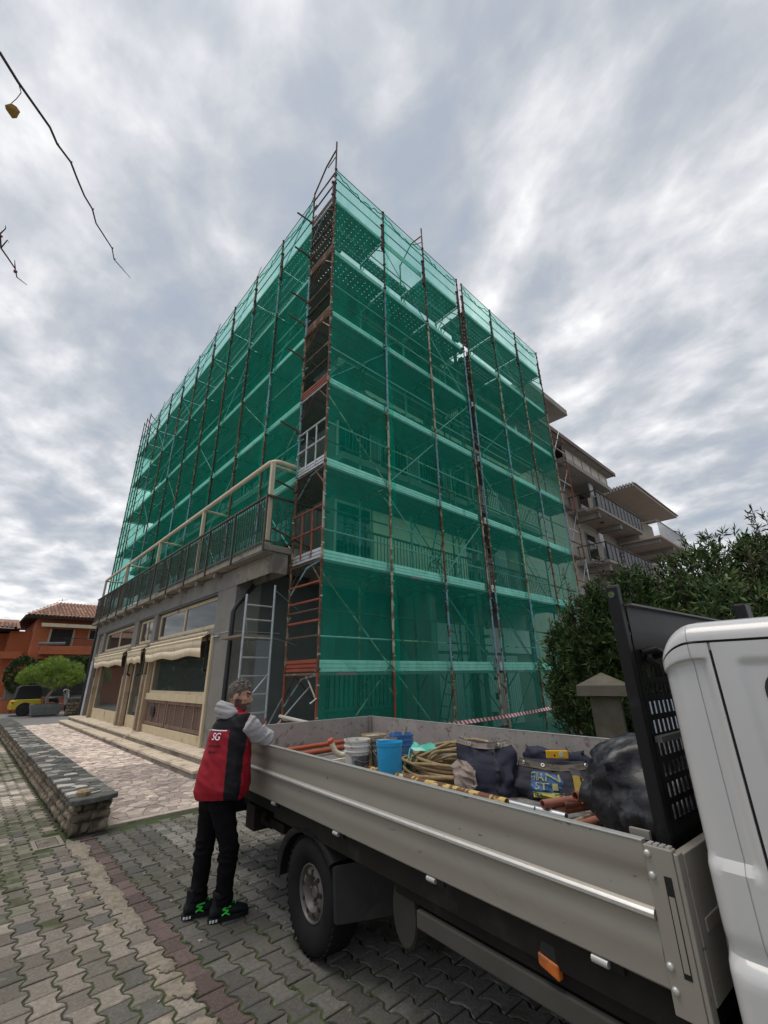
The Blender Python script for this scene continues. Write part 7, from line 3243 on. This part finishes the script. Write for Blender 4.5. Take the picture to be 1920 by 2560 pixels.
def gil_col(c):
    v = Vector(c)
    z = v.z
    t = (z - .78) / .6
    cen = Q(.045 + .015 * t, .015 + .03 * t, z)
    d = v - cen
    a = math.degrees(math.atan2(d.dot(RT_), d.dot(HD)))
    if z > 1.375:
        return 0 if abs(a) < 132 else 1
    if z > 1.262 - (.012 if abs(a) > 150 else 0):
        return 1 if abs(a) > 28 else 0
    if 85 - (z - .8) * 18 < abs(a) < 114 + (z - .8) * 14:
        return 1
    return 0


blob(gi, "gilet", [m_red, m_gblk], person, .0075, 2, gil_col, .5, (.0085, 5.0, 9.0, .9))
# sleeves of the hoodie, bunched at the elbow
sl = MB()
for sh, el, hn in ((SHR, ELR, HNR), (SHL, ELL, HNL)):
    wr = el.lerp(hn, .84)
    mid = sh.lerp(el, .5) - Zv * .018
    sl.tube([sh - RT_ * 0 + Zv * .008, sh.lerp(el, .25), mid, sh.lerp(el, .80) - Zv * .012, el + Zv * .012, el.lerp(wr, .25) + Zv * .022, el.lerp(wr, .65) + Zv * .02, wr + Zv * .012], [.082, .084, .080, .070, .060, .056, .048, .040], 16)
    d = (el - sh).normalized()
    s1 = d.cross(Zv).normalized()
    u1 = s1.cross(d)
    for t in (.55, .72, .88):
        c = sh.lerp(el, t) - Zv * .012
        rr = .080 - .026 * (t - .3)
        sl.tube([c + (s1 * math.cos(q) + u1 * math.sin(q)) * rr + d * .03 * math.sin(q * 1.5 + t * 9) for q in [R(-60 + 200 * k / 10) for k in range(11)]], .010, 6)
blob(sl, "hoodie_sleeves", [m_grey], person, .0075, 2, None, .5, (.008, 9.0, 15.0, -1.0))
# hood lying in folds behind the neck
hd = MB()
for k, (z, rr, th) in enumerate(((1.375, .105, .034), (1.410, .110, .032), (1.440, .098, .028), (1.462, .080, .022))):
    pts = []
    for q in range(19):
        a = R(95 + 170 * q / 18)
        dr = .004 * math.sin(q * .6 + k)
        pts.append(Q(.062, .045, z) + HD * math.cos(a) * (rr + dr) * 1.12 + RT_ * math.sin(a) * (rr + dr) * .95 - Zv * .030 * abs(math.sin(a)) + Zv * (.006 * math.sin(q * .45 + k * 2)) - HD * (.010 * k))
    hd.tube(pts, [th * (.45 + .55 * math.sin(math.pi * (q + 1) / 20)) for q in range(19)], 10)
blob(hd, "hood", [m_grey], person, .0055, 3, None, .5, (.004, 9.0, 22.0, .5))
# logo and small print across the back
me = text_mesh("SG", .085, "lettering")
BK = -HD
def back_pt(x, z, off=.013):
    """a point on the back of the gilet, x to the man's right"""
    sec = None
    for a_, b_ in zip(secs, secs[1:]):
        if a_[0] <= z <= b_[0]:
            t = (z - a_[0]) / (b_[0] - a_[0])
            sec = [p + (q - p) * t for p, q in zip(a_, b_)]
    zz, u, w_, d, wd = sec
    s = max(-.99, min(.99, x / (wd * .97)))
    return Q(u, w_, z) - HD * (d * .985 * math.sqrt(1 - s * s) + off) + RT_ * x
def back_text(s, size, x0, z0, m, name="lettering", grow=0.0):
    me = text_mesh(s, size, name)
    off = Vector(MB0)
    for v in me.vertices:
        v.co = back_pt(x0 + v.co.x, z0 + v.co.y, .014 + grow) - off
    me.materials.clear()
    me.materials.append(m)
    o = bpy.data.objects.new(name, me)
    COL.objects.link(o)
    o.parent = person
    return o
m_logo = mat("white_logo_print", (.72, .70, .78), .6)
back_text("SG", .074, .085, 1.212, m_logo)
# worn small print below it, too faint to read
mb = MB()
for z_, n_ in ((1.140, 9), (1.098, 6)):
    for k in range(n_):
        x_ = .085 + (k - n_ / 2) * .013
        mb.face([back_pt(x_, z_), back_pt(x_ + .009, z_), back_pt(x_ + .009, z_ + .014), back_pt(x_, z_ + .014)])
mb.build("small_print", m_gblk, person)
mb = MB()
for k in range(10):
    xa, xb = -.02 + .018 * k, -.02 + .018 * (k + 1)
    mb.face([back_pt(xa, 1.254), back_pt(xb, 1.254), back_pt(xb, 1.261), back_pt(xa, 1.261)])
mb.build("piping", m_logo, person)
# boots
HD, RT_ = LHD, LRT
for a, s in ((ANR, 1), (ANL, -1)):
    g0 = Vector((a.x, a.y, 0))
    up = MB()
    rows = []
    for (f, z, wd, ht) in ((-.088, .05, .030, .030), (-.075, .055, .040, .042), (-.03, .062, .046, .048), (.03, .062, .047, .046), (.09, .052, .050, .036), (.14, .044, .046, .028), (.175, .038, .034, .022), (.188, .034, .016, .012)):
        c = g0 + HD * f + Zv * z
        rows.append([c + RT_ * math.cos(q) * wd + Zv * math.sin(q) * ht for q in [2 * math.pi * k / 14 for k in range(14)]])
    up.rings(rows)
    up.tube([g0 - HD * .03 + Zv * .06, g0 - HD * .028 + Zv * .12, g0 - HD * .026 + Zv * .175], [.052, .050, .054], 14)
    bt = blob(up, "boot", [m_boot], person, .007, 2)
    so_ = MB()
    out = [(-.098, .0), (-.090, .03), (-.05, .046), (.0, .044), (.06, .05), (.12, .052), (.17, .038), (.197, .0), (.17, -.038), (.12, -.05), (.06, -.047), (.0, -.040), (-.05, -.042), (-.09, -.03)]
    pl = [((g0 + HD * f + RT_ * r_).x, (g0 + HD * f + RT_ * r_).y) for f, r_ in reversed(out)]
    so_.prism(pl, .002, .030, 0, -.03, .012)
    so_.build("sole", m_boot, bt, bevel=.004)
    ins = MB()
    for f in (-.085, -.066, -.045):
        c = g0 + HD * f + RT_ * (.047 if f > -.08 else .042) + Zv * .017
        ins.obox(c, HD * .0065, RT_ * .003, Zv * .007)
    ins.build("sole_insert", m_sole, bt)
    lc = MB()
    for k in range(6):
        f, z = .085 - k * .021, .090 + k * .016
        lc.tube([g0 + HD * f + RT_ * .026 + Zv * (z - .012), g0 + HD * (f + .006) + Zv * (z + .006), g0 + HD * (f - .004) - RT_ * .026 + Zv * (z - .010)], .0042, 5)
    c = g0 + HD * .0 + Zv * .185
    for (dx, dz) in ((.035, -.03), (.05, -.012), (.02, -.045), (.042, .03), (.03, .045)):
        lc.tube([c + HD * .02, c + HD * (.02 + dx) + RT_ * .02 + Zv * dz], .004, 5)
    lc.build("laces", m_neon, bt)
    lg = MB()
    def sidep(f, z):
        return g0 + HD * f + RT_ * (.050 - abs(f - .02) * .05) + Zv * z
    for p, q in (((-.01, .040), (.035, .062)), ((.035, .062), (-.005, .072)), ((-.005, .072), (.0, .080)), ((.0, .080), (.05, .084)), ((.012, .052), (.045, .036))):
        lg.tube([sidep(*p), sidep(*q)], .0052, 6)
    lg.build("side_logo", m_neon, bt)

# ================================================================== OVERHANGING TREE (twigs at the left edge)
m_bark = mat("purplish_twig_bark", (.045, .032, .034), .75, var=.3, scale=30)
tree = thing("bare_tree", "bare tree whose thin twigs with one yellow leaf hang in from the left", "tree", (-3.2, 2.2, 0))
w = MB()
w.tube([(-3.2, 2.2, -.05), (-3.15, 2.2, 1.5), (-3.0, 2.15, 3.2), (-2.7, 2.1, 4.8), (-2.6, 2.1, 6.5)], [.16, .13, .11, .085, .05], 10)
w.tube([(-2.75, 2.1, 4.5), (-2.2, 2.0, 4.75), (-1.5, 1.85, 4.6), (-.9, 1.75, 4.25), (-.62, 1.73, 4.10)], [.05, .035, .02, .010, .0062], 8)
w.tube([(-2.95, 2.15, 3.4), (-2.2, 2.25, 3.9), (-1.4, 2.3, 3.95), (-.8, 2.25, 3.78), (-.45, 2.22, 3.66)], [.04, .025, .014, .007, .0045], 8)
for (a, b, c) in (((-2.6, 2.1, 6.0), (-3.6, 2.6, 6.8), (-4.2, 3.2, 7.2)), ((-2.9, 2.1, 4.0), (-3.9, 1.5, 5.0), (-4.6, 1.2, 5.6))):
    w.tube([a, b, c], [.05, .03, .012], 7)
w.build("trunk", m_bark, tree, smooth=60)
tw1 = [(-.62, 1.73, 4.10), (-.485, 1.73, 4.052), (-.419, 1.78, 4.029), (-.293, 1.854, 3.99), (-.256, 1.891, 3.965), (-.196, 1.921, 3.946), (-.16, 1.959, 3.917), (-.116, 2.0, 3.883), (-.073, 2.027, 3.86), (-.044, 2.065, 3.826), (.047, 2.115, 3.777), (.069, 2.147, 3.745), (.161, 2.177, 3.708)]
w = MB()
rs = [.0065, .0062, .0058, .0052, .0050, .0046, .0044, .0040, .0038, .0034, .0030, .0026, .0012]
w.tube(tw1, rs, 7)
for k in (4, 5, 8, 10, 11):
    p = Vector(tw1[k])
    w.tube([p, p + Vector((.006, -.002, .006)) * .9], [.0055, .002], 6)
w.build("twig", m_bark, tree, smooth=60)
tw2 = [(-.45, 2.22, 3.66), (-.362, 2.23, 3.624), (-.347, 2.269, 3.582), (-.315, 2.29, 3.562), (-.282, 2.313, 3.54), (-.268, 2.335, 3.514), (-.225, 2.347, 3.505)]
w = MB()
w.tube(tw2, [.0045, .0042, .0038, .0034, .0030, .0026, .0012], 7)
w.tube([tw2[1], (-.349, 2.209, 3.649), (-.352, 2.203, 3.662)], [.003, .0022, .0012], 5)
w.tube([tw2[2], (-.333, 2.239, 3.619), (-.326, 2.242, 3.61)], [.003, .0022, .0012], 5)
w.tube([tw2[4], (-.288, 2.295, 3.556), (-.292, 2.29, 3.57)], [.003, .002, .001], 5)
w.build("twig", m_bark, tree, smooth=60)
w = MB()
w.add(ell(Vector(tw2[4]) + Vector((.004, .004, -.012)), (Vector((.008, 0, 0)), Vector((0, .008, 0)), Vector((0, 0, .009))), 10))
w.add(ell(Vector(tw2[1]) + Vector((.006, .004, -.006)), (Vector((.006, 0, 0)), Vector((0, .006, 0)), Vector((0, 0, .006))), 10))
w.build("bud", mat("red_bud", (.16, .03, .03), .5), tree, smooth=80)
w = MB()
w.tube([(-.417, 1.782, 4.028), (-.403, 1.803, 4.012), (-.412, 1.825, 3.990), (-.424, 1.846, 3.974)], [.0022, .0018, .0015, .0015], 5)
w.build("leaf_stalk", mat("purple_stalk", (.14, .06, .09), .6), tree)
w = MB()
lf = [(-.424, 1.846, 3.974), (-.442, 1.862, 3.961), (-.437, 1.872, 3.953), (-.412, 1.888, 3.944), (-.399, 1.880, 3.952), (-.393, 1.858, 3.972), (-.407, 1.848, 3.976)]
c = Vector((-.415, 1.860, 3.962)) + Vector((-.004, -.008, -.006))
for k in range(len(lf)):
    w.face([c, lf[k], lf[(k + 1) % len(lf)]])
w.build("leaf", mat("yellow_autumn_leaf", (.34, .20, .035), .6, var=.35, scale=60, col2=(.10, .06, .07), c2lo=.6, c2hi=.7, c2scale=60), tree)
